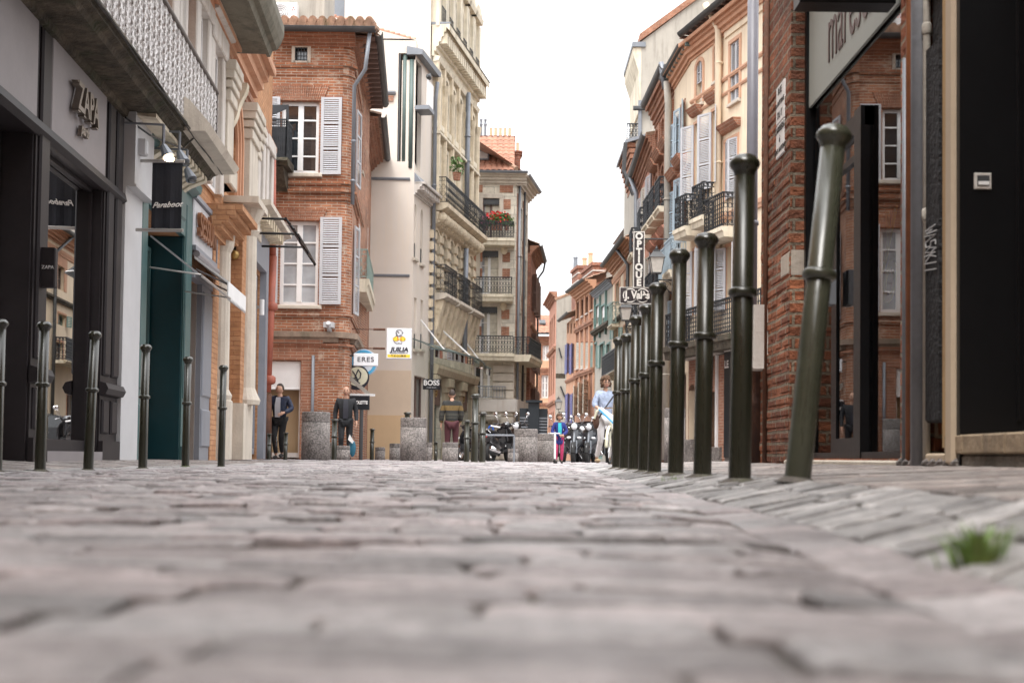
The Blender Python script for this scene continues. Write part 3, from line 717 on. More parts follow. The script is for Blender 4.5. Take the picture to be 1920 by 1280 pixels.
# roller shutter shop
M['roller'] = plain('roller_shutter', (.2, .19, .185), .5, .15, 3, .002, metal=.4)
r_ = MB(FL); z = zs
while z < sh_top - .05: r_.prof([(-.3, z), (-.27, z + .02), (-.27, z + .065), (-.3, z + .085)], uz[7] + .01, uz[8] - .01); z += .09
r_.build('roller_shutter', 'roller', H1)
M['shop_bluegrey'] = paint('blue_grey_paint', (.22, .23, .26), .45)
r_ = MB(FL); r_.box(uz[8], uz[9], 0, .1, zs - .05, sh_top + .1); r_.bbox(uz[8] + .05, uz[9] - .05, .1, .13, zs + 1, sh_top - .1, .02); r_.bbox(uz[8] + .05, uz[9] - .05, .1, .13, zs + .2, zs + .8, .02)
r_.box(uz[7] + .01, uz[9], .0, .12, sh_top, sh_top + .12); r_.build('shop_frame', 'shop_bluegrey', H1)
sz0, sz1 = sh_top + .14, tt
M['sessun_panel'] = paint('pale_grey_panel', (.5, .5, .52), .5)
sp_ = MB(FL); sp_.bbox(uz[7] + .03, uz[9] + .25, 0, .1, sz0 + .35, sz1 - .1, .02); sp_.build('sign_panel', 'sessun_panel', H1)
fr_ = MB(FL); a, b_ = uz[7], uz[9] + .28
for q in ((a, b_, sz0 + .28, sz0 + .35), (a, b_, sz1 - .1, sz1 - .03)): fr_.box(q[0], q[1], 0, .14, q[2], q[3])
fr_.box(b_ - .05, b_, 0, .14, sz0 + .35, sz1 - .1); fr_.build('sign_frame', 'shop_bluegrey', H1)
M['bronze_letter'] = paint('brown_letter', (.22, .09, .04), .4)
text('lettering', 'SESSÙN', .5, FL, (a + b_) / 2 - .1, .15, (sz0 + sz1) / 2 + .1, 'bronze_letter', H1, ext=.03, off=.008, sx=.9)
# brick and stone piers at the far end of the first house
q_ = MB(FL); q_.box(uz[9], uz[10], 0, .12, zs - .05, sz1 + .05); q_.build('brick_pier', 'brick_orange', H1)
q_ = MB(FL); q_.lathe((uz[10] + uz[11]) / 2, .05, [(.27, zs), (.27, zs + 1.0), (.24, zs + 1.02), (.26, zs + 1.1), (.2, zs + 1.2), (.19, sz1 - .5), (.24, sz1 - .4), (.26, sz1 - .2), (.28, sz1)], 16); q_.build('stone_column', 'stone_light', H1, smooth=False)
# awnings of the shops
M['awning'] = plain('awning_cloth', (.7, .69, .68), .8, .06, 2, .002); M['awning_grey'] = plain('grey_awning_cloth', (.3, .31, .32), .8, .08, 2, .002)
aw = thing('awning', 'grey folding awning jutting out over the teal shop doorway', 'awning', FL.w(uz[5], .1, 3))
mb = MB(FL); A_, B_ = uz[5] + .05, uz[6] - .05; z1_ = zL(270, 430, .1); mb.prof([(.1, z1_), (.75, z1_ - .5), (.75, z1_ - .53), (.1, z1_ - .03)], A_, B_); mb.build('canvas', 'awning_grey', aw)
mb = MB(FL)
for a in (A_, B_): mb.tube([(a, .1, z1_ - .42), (a, .75, z1_ - .5)], .012, 5)
mb.tube([(A_, .75, z1_ - .51), (B_, .75, z1_ - .51)], .018, 6); mb.build('awning_arm', 'steel', aw)
aw = thing('awning', 'white half-rolled awning above the roller shutter shop', 'awning', FL.w(uz[7], .1, 3.4))
mb = MB(FL); A_, B_ = uz[7] + .1, uz[9] + .3; z1_ = sz0 + .2
mb.prof([(.1, z1_), (.62, z1_ - .38), (.62, z1_ - .6), (.6, z1_ - .6), (.6, z1_ - .4), (.1, z1_ - .04)], A_, B_)
n = 14
for i in range(n): a = A_ + (B_ - A_) * i / n; c = A_ + (B_ - A_) * (i + 1) / n; mb.prism([(a, z1_ - .6), (c, z1_ - .6), ((a + c) / 2, z1_ - .66)], .6, .62)
mb.build('canvas', 'awning', aw); mb = MB(FL); mb.tube([(A_, .13, z1_ + .03), (B_, .13, z1_ + .03)], .055, 10); mb.tube([(A_ + .05, .12, z1_ - .2), (A_ + .05, .6, z1_ - .42)], .015, 5); mb.tube([(B_ - .05, .12, z1_ - .2), (B_ - .05, .6, z1_ - .42)], .015, 5); mb.build('awning_roller', 'shop_grey', aw)
# --- balcony : stone slab on mossy mouldings, fretwork rail
ob = .5; zr0, zr1 = zL(402, 306, ob), zL(404, 176, ob); ua, ub = u0, FL.fp(403, 240, ob)[0]
zsl = zr0 - .05
sl = MB(FL); sl.prof([(0, zsl), (ob + .07, zsl), (ob + .09, zsl - .05), (ob + .03, zsl - .07), (ob + .04, zsl - .11), (ob - .03, zsl - .14), (ob - .06, zsl - .19), (ob - .12, zsl - .2), (.12, zsl - .2), (.1, zsl - .26), (0, zsl - .28)], ua, ub + .1)
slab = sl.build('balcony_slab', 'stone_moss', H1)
rw = random.Random(9)
c_ = MB(FL); c_.prof([(0, zt - .02), (.2, zt), (.42, zsl - .25), (.42, zsl - .2), (0, zsl - .2)], uz[3] + .05, uz[4] + 1.1)
for i in range(9):
    a = uz[5] + i * (ub - uz[5]) / 9; c_.prof([(0, zsl - .2), (.42, zsl - .2), (.42, zsl - .27), (.2, zsl - .36), (.0, zsl - .5)], a, a + .16)
c_.build('corbel', 'stone_plain', H1)
rm = MB(FL); n = int((ub - ua) / .135)
prof_ = [(0, .052), (.04, .066), (.1, .05), (.15, .068), (.22, .034), (.3, .064), (.38, .068), (.44, .03), (.5, .068), (.58, .045), (.66, .068), (.72, .034), (.8, .066), (.88, .05), (.94, .068), (1, .05)]
for i in range(n + 1):
    c = ua + (ub - ua) * i / n; hgt = zr1 - zr0; jj = 1 if i % 2 else -1
    P = [(c - wd, zr0 + hgt * t) for t, wd in prof_] + [(c + wd, zr0 + hgt * t) for t, wd in reversed(prof_)]
    rm.prism(P, ob - .012 + .006 * jj, ob + .012 + .006 * jj)
    for k in range(9): rm.ring(c + .0675, zr0 + hgt * (.08 + .105 * k), .03, ob + .02, .008, 6, 1.2)
rail = rm.build('railing', 'lace', H1)
rr = MB(FL); rr.bbox(ua, ub + .03, ob - .03, ob + .05, zr1, zr1 + .045, .01); rr.box(ua, ub, ob - .02, ob + .03, zr0 - .05, zr0); rr.box(ub, ub + .04, 0, ob + .03, zr0 - .05, zr1 + .04)
M['rail_cap'] = plain('dark_handrail', (.12, .1, .09), .6, .2, 3, .001); rr.build('handrail', 'rail_cap', rail)
# cables below the balcony
cb = MB(FL)
for k in range(3):
    pts = [(ua + (ub - ua) * (.3 + .7 * t / 14), ob + .1 + .01 * k, zsl - .03 - .03 * k - .06 * abs(math.sin(t * .8 + k))) for t in range(15)]
    cb.tube(pts, .008, 5)
cb.tube([(uz[3] - .1, .1, zsl - .3), (uz[3] + .3, .3, zsl - .4), (uz[4] + .3, .52, zsl - .34), (uz[4] + .7, .58, zsl - .1), (uz[4] + .8, .6, zsl + .05)], .013, 6); cb.build('cable', 'black', H1)
# spot lamps, white box
M['spot_glow'] = emit('spot_glow', (1, .72, .42), 9)
for i, (px, py, on) in enumerate(((306, 290, 1), (350, 332, 0), (336, 300, 0))):
    u, z = FL.fp(px, py, .55); s = thing('spotlight', ['lit spotlight glowing warm above the black banner', 'dark spotlight at the lower end of the bracket beside the black banner', 'unlit grey spotlight on a stem between two others over the teal shop'][i], 'spotlight', FL.w(u, .55, z), 'spotlights under the balcony')
    mb = MB(FL); mb.tube([(u, .55, z + .35), (u, .55, z + .1)], .018, 6); mb.tube([(u, .55, z + .1), (u - .05, .62, z - .04)], [.04, .075], 10); mb.tube([(u, .55, z + .35), (u, .1, z + .36)], .014, 6); mb.build('lamp_body', 'zinc', s)
    MB(FL).lathe(u - .05, .63, [(.005, z - .085), (.05, z - .08), (.06, z - .05)], 10).build('lamp_glass', 'spot_glow' if on else 'pane', s)
u, z = FL.fp(277, 278, .3); s = thing('alarm_box', 'small white alarm box beside the lit spotlight', 'box', FL.w(u, .3, z)); mb = MB(FL); mb.bbox(u - .06, u + .06, .2, .3, z - .09, z + .1, .02); mb.build('box_body', 'grey_white', s); MB(FL).tube([(u, .07, z), (u, .2, z)], .02, 6).build('bracket', 'zinc', s)
# black banner
bn = thing('banner', 'black hanging banner with a white script name above the teal shop', 'banner', FL.w(uL(300), .9, 3.5))
q0 = at(286, 302, 15.2); q1 = at(340, 432, 15.2); fb = Fr((q0.x, 15.2), u=(1, 0, 0), n=(0, -1, 0)); wb = q1.x - q0.x; ztb, zbb = q0.z, q1.z
mb = MB(fb); V = [];
for i in range(9):
    for j in range(9): V.append((wb * i / 8, .014 * math.sin(i * 1.7) * (j / 8), ztb + (zbb - ztb) * j / 8))
mb.add(V, [(i * 9 + j, i * 9 + j + 1, (i + 1) * 9 + j + 1, (i + 1) * 9 + j) for i in range(8) for j in range(8)])
M['banner'] = plain('banner_cloth', (.012, .014, .022), .8, .2, 3, .002); cl = mb.build('cloth', 'banner', bn)
tb = text('lettering', 'Paraboot', .095, fb, wb * .53, .03, ztb + (zbb - ztb) * .64, 'white', bn, ext=.001, shear=.45, rise=.06, off=.0012)
MB(fb).tube([(wb * .12, .032, zbb + .13 * wb + (ztb - zbb) * .29), (wb * .8, .032, zbb + .135 * wb + (ztb - zbb) * .3)], .004, 4).build('underline', 'white', bn)
mb = MB(fb)
for z in (ztb, zbb): mb.tube([(-.18, 0, z), (wb + .02, 0, z)], .022, 8)
build_each(mb, 'pole', 'steel', bn)
# --- upper windows of the first house (stone frames)
M['curtain'] = plain('white_curtain', (.66, .68, .7), .8, .08, 3, .002)
for i, (x0, x1, yb) in enumerate(((357, 372, 170), (386, 402, 190))):
    a, c = FL.fp(x0, 100)[0], FL.fp(x1, 100)[0]; z0, z1 = zr0 + .1, zL(387, 80) if i else zL(360, 10)
    mb = MB(FL); mb.bbox(a - .35, a, 0, .16, z0, z1, .02); mb.bbox(c, c + .3, 0, .16, z0, z1, .02); mb.bbox(a - .4, c + .35, 0, .2, z1, z1 + .35, .02)
    mb.prof([(0, z1 + .35), (.28, z1 + .4), (.3, z1 + .52), (0, z1 + .6)], a - .5, c + .45); mb.build('window_surround', 'stone_white', H1)
    w_ = window(H1, FL, (a, c, z0, z1), o=.01, nx=2, nz=3)
mb = MB(FL)
for k in (ub - .3, uL(330, 60), uL(318, 20)): mb.bbox(k - .22, k + .22, 0, .1, zr0, 12.4, .02)
mb.build('stone_strip', 'stone_white', H1)
# ================================================================ second left house: arcaded brick and stone
uF = uL(505, 500); 
o2 = [(uL(462, 600), uL(486, 600), -.2, zL(470, 500))]
arch_a, arch_b = uL(418, 300), uL(441, 300); z_ar0, z_ar1 = zL(450, 395), zL(430, 190)
o2 += [(uL(415, 600), uL(452, 600), -.2, zL(440, 410))]
o2 += [(arch_a, arch_b, z_ar0, z_ar1, .02)]
w2 = [FL.rect(478, 260, 484, 420), FL.rect(494, 285, 500, 440)]
for r in w2: o2.append(r)
H2 = shell('house', 'orange brick house with carved stone pilasters, a tall arch and a deep timber cornice', FL, uE + .01, uF, zL(500, 60), 'brick_orange', o2, depth=8, rev=.5)
def pilaster(b, fr, ua, ub, z0, z1, out=.16, mat='stone_light', base=True, name='pilaster'):
    m = MB(fr); wdd = ub - ua; m.bbox(ua, ub, 0, out, z0, z1, .012)
    for k, (dz, h) in enumerate(((0, .16), (.16, .14), (.34, .12), (.5, .18))): m.bbox(ua - .1 + .035 * k * .6, ub + .1 - .035 * k * .6, 0, out + .14 - .05 * k * .6, z1 - dz - h, z1 - dz, .012)
    if base: m.bbox(ua - .06, ub + .06, 0, out + .07, z0, z0 + .35, .02); m.bbox(ua - .03, ub + .03, 0, out + .035, z0 + .35, z0 + .45, .02)
    return m.build(name, mat, b)
pilaster(H2, FL, uL(405, 250), uL(417, 250), z_ar0 - .1, zL(411, 120), .2)
pilaster(H2, FL, uL(449, 330), uL(464, 330), z_ar0 - .3, zL(455, 200), .2)
pilaster(H2, FL, uL(466, 330), uL(477, 330), z_ar0 - .3, zL(470, 225), .1)
for r in w2:
    window(H2, FL, r, o=-.3, nx=1, nz=4); m = MB(FL); m.bbox(r[0] - .3, r[0], 0, .12, r[2], r[3], .02); m.bbox(r[1], r[1] + .3, 0, .12, r[2], r[3], .02); m.bbox(r[0] - .35, r[1] + .35, 0, .16, r[3], r[3] + .3, .02)
    m.bbox(r[0] - .3, r[1] + .3, 0, .22, r[2] - .14, r[2], .02); m.build('window_surround', 'stone_white', H2)
m = MB(FL)     # arch ring, keystone console, brick infill
n = 14; r1 = (arch_b - arch_a) / 2; mid = (arch_a + arch_b) / 2; zc = z_ar1 - r1
for k, (wd, oo) in enumerate(((.12, .05), (.22, .09), (.34, .12))):
    for i in range(n):
        t0, t1 = math.pi * i / n, math.pi * (i + 1) / n; ri, ro = r1 + wd - .11, r1 + wd
        m.prism([(mid - ri * math.cos(t0), zc + ri * math.sin(t0)), (mid - ri * math.cos(t1), zc + ri * math.sin(t1)), (mid - ro * math.cos(t1), zc + ro * math.sin(t1)), (mid - ro * math.cos(t0), zc + ro * math.sin(t0))], 0, oo)
    m.box(arch_b + wd - .11, arch_b + wd, 0, oo, z_ar0, zc); m.box(arch_a - wd, arch_a - wd + .11, 0, oo, z_ar0, zc)
m.build('arch_ring', 'stucco_orange', H2)
m = MB(FL); console(m, FL, mid, .24, z_ar1 + .35, .8, .3); m.build('keystone', 'stone_plain', H2)
m = MB(FL); m.box(arch_a + .01, arch_b - .01, -.5, -.42, z_ar0, z_ar1 + .2); m.build('arch_infill', 'brick_orange', H2)
# galleried attic: small columns under the cornice
za, zb2 = zL(424, 90), zL(424, 30)
m = MB(FL); ga, gb = uL(422, 60), uL(470, 200)
zg0, zg1 = zL(470, 165) , zL(470, 120)
zg1 = zL(500, 118); zg0 = zg1 - 1.15
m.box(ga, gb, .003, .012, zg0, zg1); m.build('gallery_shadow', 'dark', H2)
m = MB(FL)
for i in range(12):
    u = ga + (gb - ga) * (i + .5) / 12; m.lathe(u, .16, [(.09, zg0), (.09, zg0 + .1), (.06, zg0 + .14), (.055, zg1 - .15), (.09, zg1 - .08), (.1, zg1)], 8)
m.box(ga - .1, gb + .1, 0, .24, zg0 - .1, zg0); m.build('gallery_columns', 'stone_plain', H2)
M['eave_wood'] = plain('grey_eave_wood', (.16, .145, .11), .85, .3, 3, .004, stain=(.07, .07, .05))
ut_, cz = FL.fp(527, 103, .95); ut2, cz2 = FL.fp(517, 196, .5)
MB(FL).prof([(0, cz), (.7, cz), (.7, cz - .05), (.76, cz - .05), (.8, cz + .06), (.88, cz + .08), (.95, cz + .2), (1.0, cz + .34), (1.0, cz + .5), (0, cz + .5)], uE - 7, ut_).build('eave', 'eave_wood', H2)
cornice(H2, FL, uE - 7, ut_ - .3, cz - .36, .35, .3, 'stucco_orange', 0)
cornice(H2, FL, ut_ - .29, ut2, cz2, .7, .5, 'stucco_orange', 0)
band(H2, FL, uE + .1, uF - .1, zL(440, 165), .22, .14, 'brick_trim')
band(H2, FL, uL(460, 400), uF, zL(470, 405), .2, .5, 'stone_light', name='ledge')
m = MB(FL)
for i in range(8): m.box(uL(460, 420) + .4 * i, uL(460, 420) + .4 * i + .16, 0, .42, zL(470, 405) - .22, zL(470, 405) - .01)
m.build('ledge_bracket', 'stone_gold', H2)
# lower stone canopy-cornice at the joint of the two houses
m = MB(FL); k0, k1 = FL.fp(404, 290, .5)[0] - 2.6, FL.fp(440, 370, .8)[0]; kz = zL(452, 348, .8)
m.prof([(0, kz), (.8, kz + .03), (.86, kz + .12), (.6, kz + .42), (.0, kz + .75)], k0, k1); m.build('hood', 'stone_light', H2)
m = MB(FL); k1 = uL(416, 450)
for i in range(5): m.prof([(0, kz - .1 * i), (.62 - .11 * i, kz - .1 * i), (.62 - .11 * i, kz - .1 * i - .1), (0, kz - .1 * i - .1)], uL(380, 500), k1)
m.build('corbel_table', 'brick_orange', H2)
# ground floor: projecting brick pier with stone quarter column, grey shop
zs2 = .02; pa, pb = uL(446, 700, .3), uL(463, 700, .3)
m = MB(FL); m.box(pa, pb - .02, 0, .34, zs2, zL(440, 410)); m.build('brick_pier', 'brick_orange', H2)
m = MB(FL); m.box(pa - .04, pb, 0, .42, zs2, zs2 + 1.0); c0 = (pa + pb) / 2
m.lathe(c0 + .1, .3, [(.3, zs2 + 1.0), (.32, zs2 + 1.08), (.26, zs2 + 1.2), (.22, zs2 + 1.3), (.2, zL(440, 455)), (.26, zL(440, 445)), (.2, zL(440, 435)), (.3, zL(440, 415)), (.34, zL(440, 405))], 16); m.box(pa - .1, pb + .1, 0, .62, zL(440, 405), zL(440, 393)); m.build('stone_column', 'stone_light', H2)
ga, gc = o2[0][0], o2[0][1]
m = MB(FL); zt3 = o2[0][3]; m.box(ga - .35, ga, .0, .1, zs2, zt3 + .1); m.box(gc, gc + .4, .0, .14, zs2, zt3 + .1); m.box(ga - .35, gc + .4, 0, .14, zt3 + .1, zt3 + 1.2); m.build('shop_frame', 'shop_bluegrey', H2)
showroom(H2, FL, ga + .02, gc - .02, zs2 + .1, zt3, -.1, 'tan_wall', fm='shop_bluegrey'); displaybox(H2, FL, ga + .02, gc - .02, zs2 + .1, zt3, -.11, 'brick_dark', .35)
a, c = o2[1][0], o2[1][1]; showroom(H2, FL, a + .05, c - .05, zs2 + .1, o2[1][3] - .05, -.3, 'dark', fm='black'); displaybox(H2, FL, a + .05, c - .05, zs2 + .1, o2[1][3] - .05, -.31, 'brick_orange', .18)
u, z = FL.fp(478, 528, .15); MB(FL).box(u - .18, u + .18, .14, .16, z - .16, z + .16).build('notice', 'white', H2)
for (px, py) in ((461, 550), (490, 576)):
    u, z = FL.fp(px, py, .25); s = thing('wall_lamp', 'slim white up-down wall lamp on the grey shop, %s' % ('nearer one by the stone column' if px < 470 else 'farther one by the red pipe'), 'lamp', FL.w(u, .2, z), 'wall lamps of the grey shop')
    MB(FL).tube([(u, .26, z - .16), (u, .26, z + .16)], .05, 10).build('lamp_tube', 'white', s); MB(FL).box(u - .02, u + .02, .14, .26, z - .03, z + .03).build('bracket', 'steel', s)
u, z = FL.fp(428, 447, .36); s = thing('wall_lamp', 'small brass globe lamp on the brick pier', 'lamp', FL.w(u, .4, z)); M['brass'] = paint('brass', (.35, .22, .07), .3, metal=.6)
MB(FL).ell((pa - .02, .2, z), (.1, .09, .09)).build('globe', 'brass', s, smooth=True); MB(FL).box(pa - .05, pa, .17, .23, z + .06, z + .2).build('bracket', 'black', s)
# drying rack of black bars projecting over the shop
m = MB(FL); u_, z_ = FL.fp(505, 462, .3); rk = thing('sign_bracket', 'black iron bracket of parallel bars jutting out above the grey shop', 'bracket', FL.w(u_, .2, z_))
for k in range(3): m.tube([(u_ - 3.2 + 1.6 * k, .12, z_), (u_ - 3.2 + 1.6 * k, 1.0, z_), (u_ - 3.0 + 1.6 * k, 1.25, z_ - .35)], .025, 5)
for k in range(4): m.tube([(u_ - 3.3, 1.0 + .08 * k, z_ - .1 * k), (u_ + .3, 1.0 + .08 * k, z_ - .1 * k)], .02, 5)
m.build('bars', 'black', rk)
# red downpipe at the end of the row
M['red_pipe'] = plain('red_pipe_paint', (.36, .1, .06), .55, .2, 3, .002, stain=(.2, .07, .05)); M['rust'] = plain('rust', (.13, .055, .03), .8, .4, 5, .006, stain=(.04, .03, .03))
rp = thing('downpipe', 'slightly leaning brick-red downpipe at the end of the arcaded house', 'pipe', (at(500, 860, 29).x, 29, 0))
tp, bt = at(511, 480, 29), at(500, 860, 29); m = MB(); m.tube([tp, at(500, 735, 29)], .1, 12); m.tube([at(511, 300, 29), tp], .08, 12)
for py in (575, 712): q = at(511 - 11 * (py - 480) / 380, py, 29); m.tube([(q.x, 29, q.z - .1), (q.x, 29, q.z - .06), (q.x, 29, q.z + .06), (q.x, 29, q.z + .1)], [.1, .15, .15, .1], 12)
m.build('pipe_upper', 'red_pipe', rp, smooth=True)
m = MB(); m.tube([at(500, 738, 29), Vector((bt.x, 29, -.05))], .115, 12); m.build('pipe_base', 'rust', rp, smooth=True)
# ================================================================ BRICK CORNER HOUSE
FB = FR(430, 32, 655, 32); FBs = FR(655, 32.02, 691, 45)
zt = FB.Z(600, 66)
wU = FB.rect(527, 190, 598, 325); wL = FB.rect(524, 414, 597, 572); wA = FB.rect(551, 87, 579, 117); shp = FB.rect(488, 677, 563, 862)
uEnd = FB.U(657, 450) - .25
HB = shell('house', 'rounded red brick corner house with tiled eave, white windows and grey-white louvred shutters', FB, 0, uEnd, zt, 'brick_corner', [wU, wL, wA, shp], depth=6, rev=.3)
# side wall along the receding street
FS = Fr(FB.w(uEnd + .25, -.25, 0), at(690, HZ(690), 45)); FSu = FS.L
sops = []; 
for (x0, x1) in ((668, 672), (677, 680), (684, 687)):
    for (ya, yb) in ((255, 330), (420, 500)): sops.append(FS.rect(x0, ya, x1, yb) + (.05,))
m = MB(FS); m.wall(0, 6, -.1, zt, [], 0, .25); m.wall(6, FSu, -.1, FS.Z(686, 235), [], 0, .25); m.box(.5, 5.99, -3, -.3, 0, zt - .05); m.box(6, FSu - .01, -3, -.3, 0, FS.Z(686, 235) - .05); m.quad((6, 0, 0), (6, -3, 0), (6, -3, zt), (6, 0, zt))
m.build('wall', 'brick_corner', HB)
m = MB(FB); m.plan([(uEnd - .001, 0), (uEnd + .14, -.06), (uEnd + .25, -.25), (uEnd, -.3)], -.1, zt); m.build('corner_wall', 'brick_corner', HB)
window(HB, FB, wU, o=-.16, nx=2, nz=4, fw=.09, bar=.04, sill='stone_light')
window(HB, FB, wL, o=-.16, nx=2, nz=4, fw=.09, bar=.04, sill='stone_light', pm='pane_reflect_tint')
m = MB(FB); a, c, z0, z1 = wA; m.box(a - .05, a + .03, -.1, .03, z0 - .05, z1 + .05); m.box(c - .03, c + .05, -.1, .03, z0 - .05, z1 + .05); m.box(a, c, -.1, .03, z0 - .05, z0 + .03); m.box(a, c, -.1, .03, z1 - .03, z1 + .05)
aw_ = m.build('attic_window', 'stone_light', HB); m = MB(FB)
for i in range(5): u = a + (c - a) * (i + .5) / 5; m.tube([(u, 0, z0), (u, 0, z1)], .009, 4)
for i in range(4): z = z0 + (z1 - z0) * (i + .5) / 4; m.tube([(a, 0, z), (c, 0, z)], .009, 4)
m.build('grille', 'iron', aw_); MB(FB).quad((a, -.15, z0), (c, -.15, z0), (c, -.15, z1), (a, -.15, z1)).build('pane', 'pane', aw_)
for w_, x0, x1, y0, y1, pn in ((wU, 602, 641, 184, 328, 3), (wL, 600, 641, 408, 571, 3)):
    r = FB.rect(x0, y0, x1, y1); shutter(HB, FB, r[0], r[1] - r[0], r[2], r[3], 1, R(3), panels=pn, slat=.055)
    shutter(HB, FB, w_[0] - .03, (r[1] - r[0]), r[2], r[3], -1, R(4), panels=pn, slat=.055)
# flat arches in fanned brick over the windows
M['brick_fan'] = brick('brick_fan', (.46, .15, .07), (.56, .2, .1), (.55, .36, .26), .085, .6, .012, white=.3, amt=.2)
for (x0, y0, x1, y1) in ((520, 160, 606, 189), (518, 392, 602, 413)):
    a, c, z0, z1 = FB.rect(x0, y0, x1, y1); m = MB(FB); n = 24
    for i in range(n):
        t0, t1 = i / n, (i + 1) / n; f = lambda t: a + (c - a) * t; g = lambda t: a - .16 + (c - a + .32) * t; e = .006
        m.prism([(f(t0) + e, z0), (f(t1) - e, z0), (g(t1) - e, z1), (g(t0) + e, z1)], -.01, .022 + .006 * ((i * 7) % 3))
    m.build('flat_arch', 'brick_trim', HB)
def bandc(y, h, out, mat='brick_corner', nm='string_course'):
    z = FB.Z(600, y); band(HB, FB, 0, uEnd, z, h, out, mat, nm); band(HB, FS, 0, 6, z, h, out, mat, nm)
    m = MB(FB); m.plan([(uEnd, out), (uEnd + .14 + out * .6, out * .7 - .04), (uEnd + .26 + out, -.25), (uEnd, -.2)], z + h * .45, z + h); m.build(nm, mat, HB)
bandc(128, .12, .07); bandc(143, .06, .03); bandc(348, .1, .06); bandc(363, .09, .1); bandc(376, .05, .04); bandc(595, .1, .06)
bandc(642, .25, .2, 'ledge', 'ledge'); bandc(652, .1, .1, 'brick_trim')
cornice(HB, FB, 0, uEnd + .3, FB.Z(600, 88), .33, .42, 'brick_trim'); cornice(HB, FS, -.2, 6, FB.Z(600, 88), .33, .42, 'brick_trim')
# quoin strip
m = MB(FB); m.box(uEnd - .75, uEnd - .01, 0, .035, 2.7, 0); m.box(uEnd - .5, uEnd - .02, 0, .05, FB.Z(640, 640), 0); m.build('quoin', 'brick_corner', HB)
# shop on the ground floor
a, c, z0, z1 = shp
m = MB(FB); m.bbox(c, c + .45, 0, .05, 0, z1 + .35, .02); m.bbox(0, c + .45, 0, .06, z1 + .02, z1 + .4, .02); m.prof([(.06, z1 + .4), (.14, z1 + .46), (.14, z1 + .55), (0, z1 + .55)], 0, c + .55); m.build('shop_surround', 'brick_trim', HB)
showroom(HB, FB, a, c, 0.05, z1, -.12, 'tan_wall', fm='stone_white'); displaybox(HB, FB, a, c, .05, z1, -.13, 'tan_wall', .17)
bl = FB.rect(488, 677, 563, 728); m = MB(FB); m.box(bl[0], bl[1], -.06, -.03, bl[2], bl[3]); m.tube([(bl[0], -.045, bl[2]), (bl[1], -.045, bl[2])], .03, 6); m.build('roller_blind', 'white', HB)
# roof: eave gutter and canal tiles; side eave rafters
zg = FB.Z(600, 52, .5); tiles(HB, FB, -.5, uEnd + .75, .48, zg + .02, 2.4, .62, 'tile_old', .24, amp=.1); m = MB(FB); i = 0
while -.5 + .235 * i < uEnd + .8:
    u = -.4 + .235 * i; m.tube([(u, .56, zg + .12), (u, -.25, zg + .3)], [.105, .09], 10); m.tube([(u + .02, .5, zg + .2), (u + .02, -.4, zg + .4)], [.1, .085], 10); m.tube([(u + .118, .53, zg + .04), (u + .118, -.2, zg + .2)], .09, 8); i += 1
m.build('tile_edge', 'tile_old', HB)
gutter(HB, FB, -.5, uEnd + .85, .52, zg + .0, .11)
tiles(HB, FS, -.4, 6, .55, zg + .02, .8, .12, 'tile_old', .3, amp=.1); gutter(HB, FS, -.5, 6.1, .6, zg, .11)
m = MB(FS)
for i in range(14): u = .1 + i * .44; m.box(u, u + .09, 0, .55, zg - .2, zg - .06)
m.box(-.3, 6, 0, .55, zg - .06, zg - .04); m.build('rafter', 'shutter_brown', HB)
z2 = FS.Z(686, 235); tiles(HB, FS, 6, FSu, .5, z2 + .1, .8, .15, 'tile_old', .3, amp=.1); gutter(HB, FS, 6, FSu, .55, z2 + .1, .1); cornice(HB, FS, 6, FSu, z2 - .35, .4, .4, 'brick_trim')
pipe(HB, FB, [(uEnd + .7, .45, zg - .1), (uEnd + .6, .4, zg - 1.0), (uEnd + .3, .12, zg - 1.35), (uEnd + .3, .1, 6.4)], .05, 'zinc', rings=(8, 7))
pipe(HB, FB, [(uEnd - .62, .08, 2.6), (uEnd - .62, .08, 0)], .04, 'zinc'); pipe(HB, FS, [(FSu - .1, .1, z2 - .2), (FSu - .1, .1, 0)], .06, 'zinc')
# side windows, shutters, small balcony
k = 0
for r in sops:
    a, c, z0, z1 = r[:4]; mid = (a + c) / 2; a, c = mid - .5, mid + .5
    window(HB, FS, (a, c, z0, z1), o=.005, nx=2, nz=3, surround='brick_trim', sw=.14, so=.06, arch=.2 if k % 2 == 0 else 0, sill='stone_light'); k += 1
for (z0, z1) in ((wU[2], wU[3]), (wL[2], wL[3])): shutter(HB, FS, .6, .62, z0 - .1, z1 + .05, 1, R(8)); 
railing(HB, FS, 1.8, 6.4, .32, 4.85, 5.62, .11, .012, 'iron_green', slab='stone_plain', slabh=.35)
# surveillance camera on the ledge, cable
m = MB(FB); m.box(uEnd - .35, uEnd - .1, .05, .3, FB.Z(640, 616), FB.Z(640, 606)); m.tube([(uEnd - .22, .1, FB.Z(640, 622)), (uEnd - .22, .35, FB.Z(640, 608))], .06, 8); m.build('wall_device', 'grey_white', HB)
# stone scroll balcony with iron rail at the upper left window
m = MB(FB); zb_ = FB.Z(530, 302, .5); console(m, FB, 1.2, .3, zb_ - .2, .5, .8)
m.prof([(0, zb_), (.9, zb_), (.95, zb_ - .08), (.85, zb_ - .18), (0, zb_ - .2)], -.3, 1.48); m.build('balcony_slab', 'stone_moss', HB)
railing(HB, FB, .0, 1.42, .82, zb_, zb_ + .95, .05, .013, 'iron'); m = MB(FB); m.prism([(.0, zb_ + .7), (1.42, zb_ + 1.32), (1.42, zb_ + 1.4), (.0, zb_ + 1.4)], .5, .53); m.box(1.37, 1.42, .5, .55, zb_, zb_ + 1.4); m.box(.9, .94, .5, .55, zb_, zb_ + 1.4); m.box(0, 1.42, .3, .34, zb_, zb_ + .9); m.build('iron_screen', 'iron', HB)
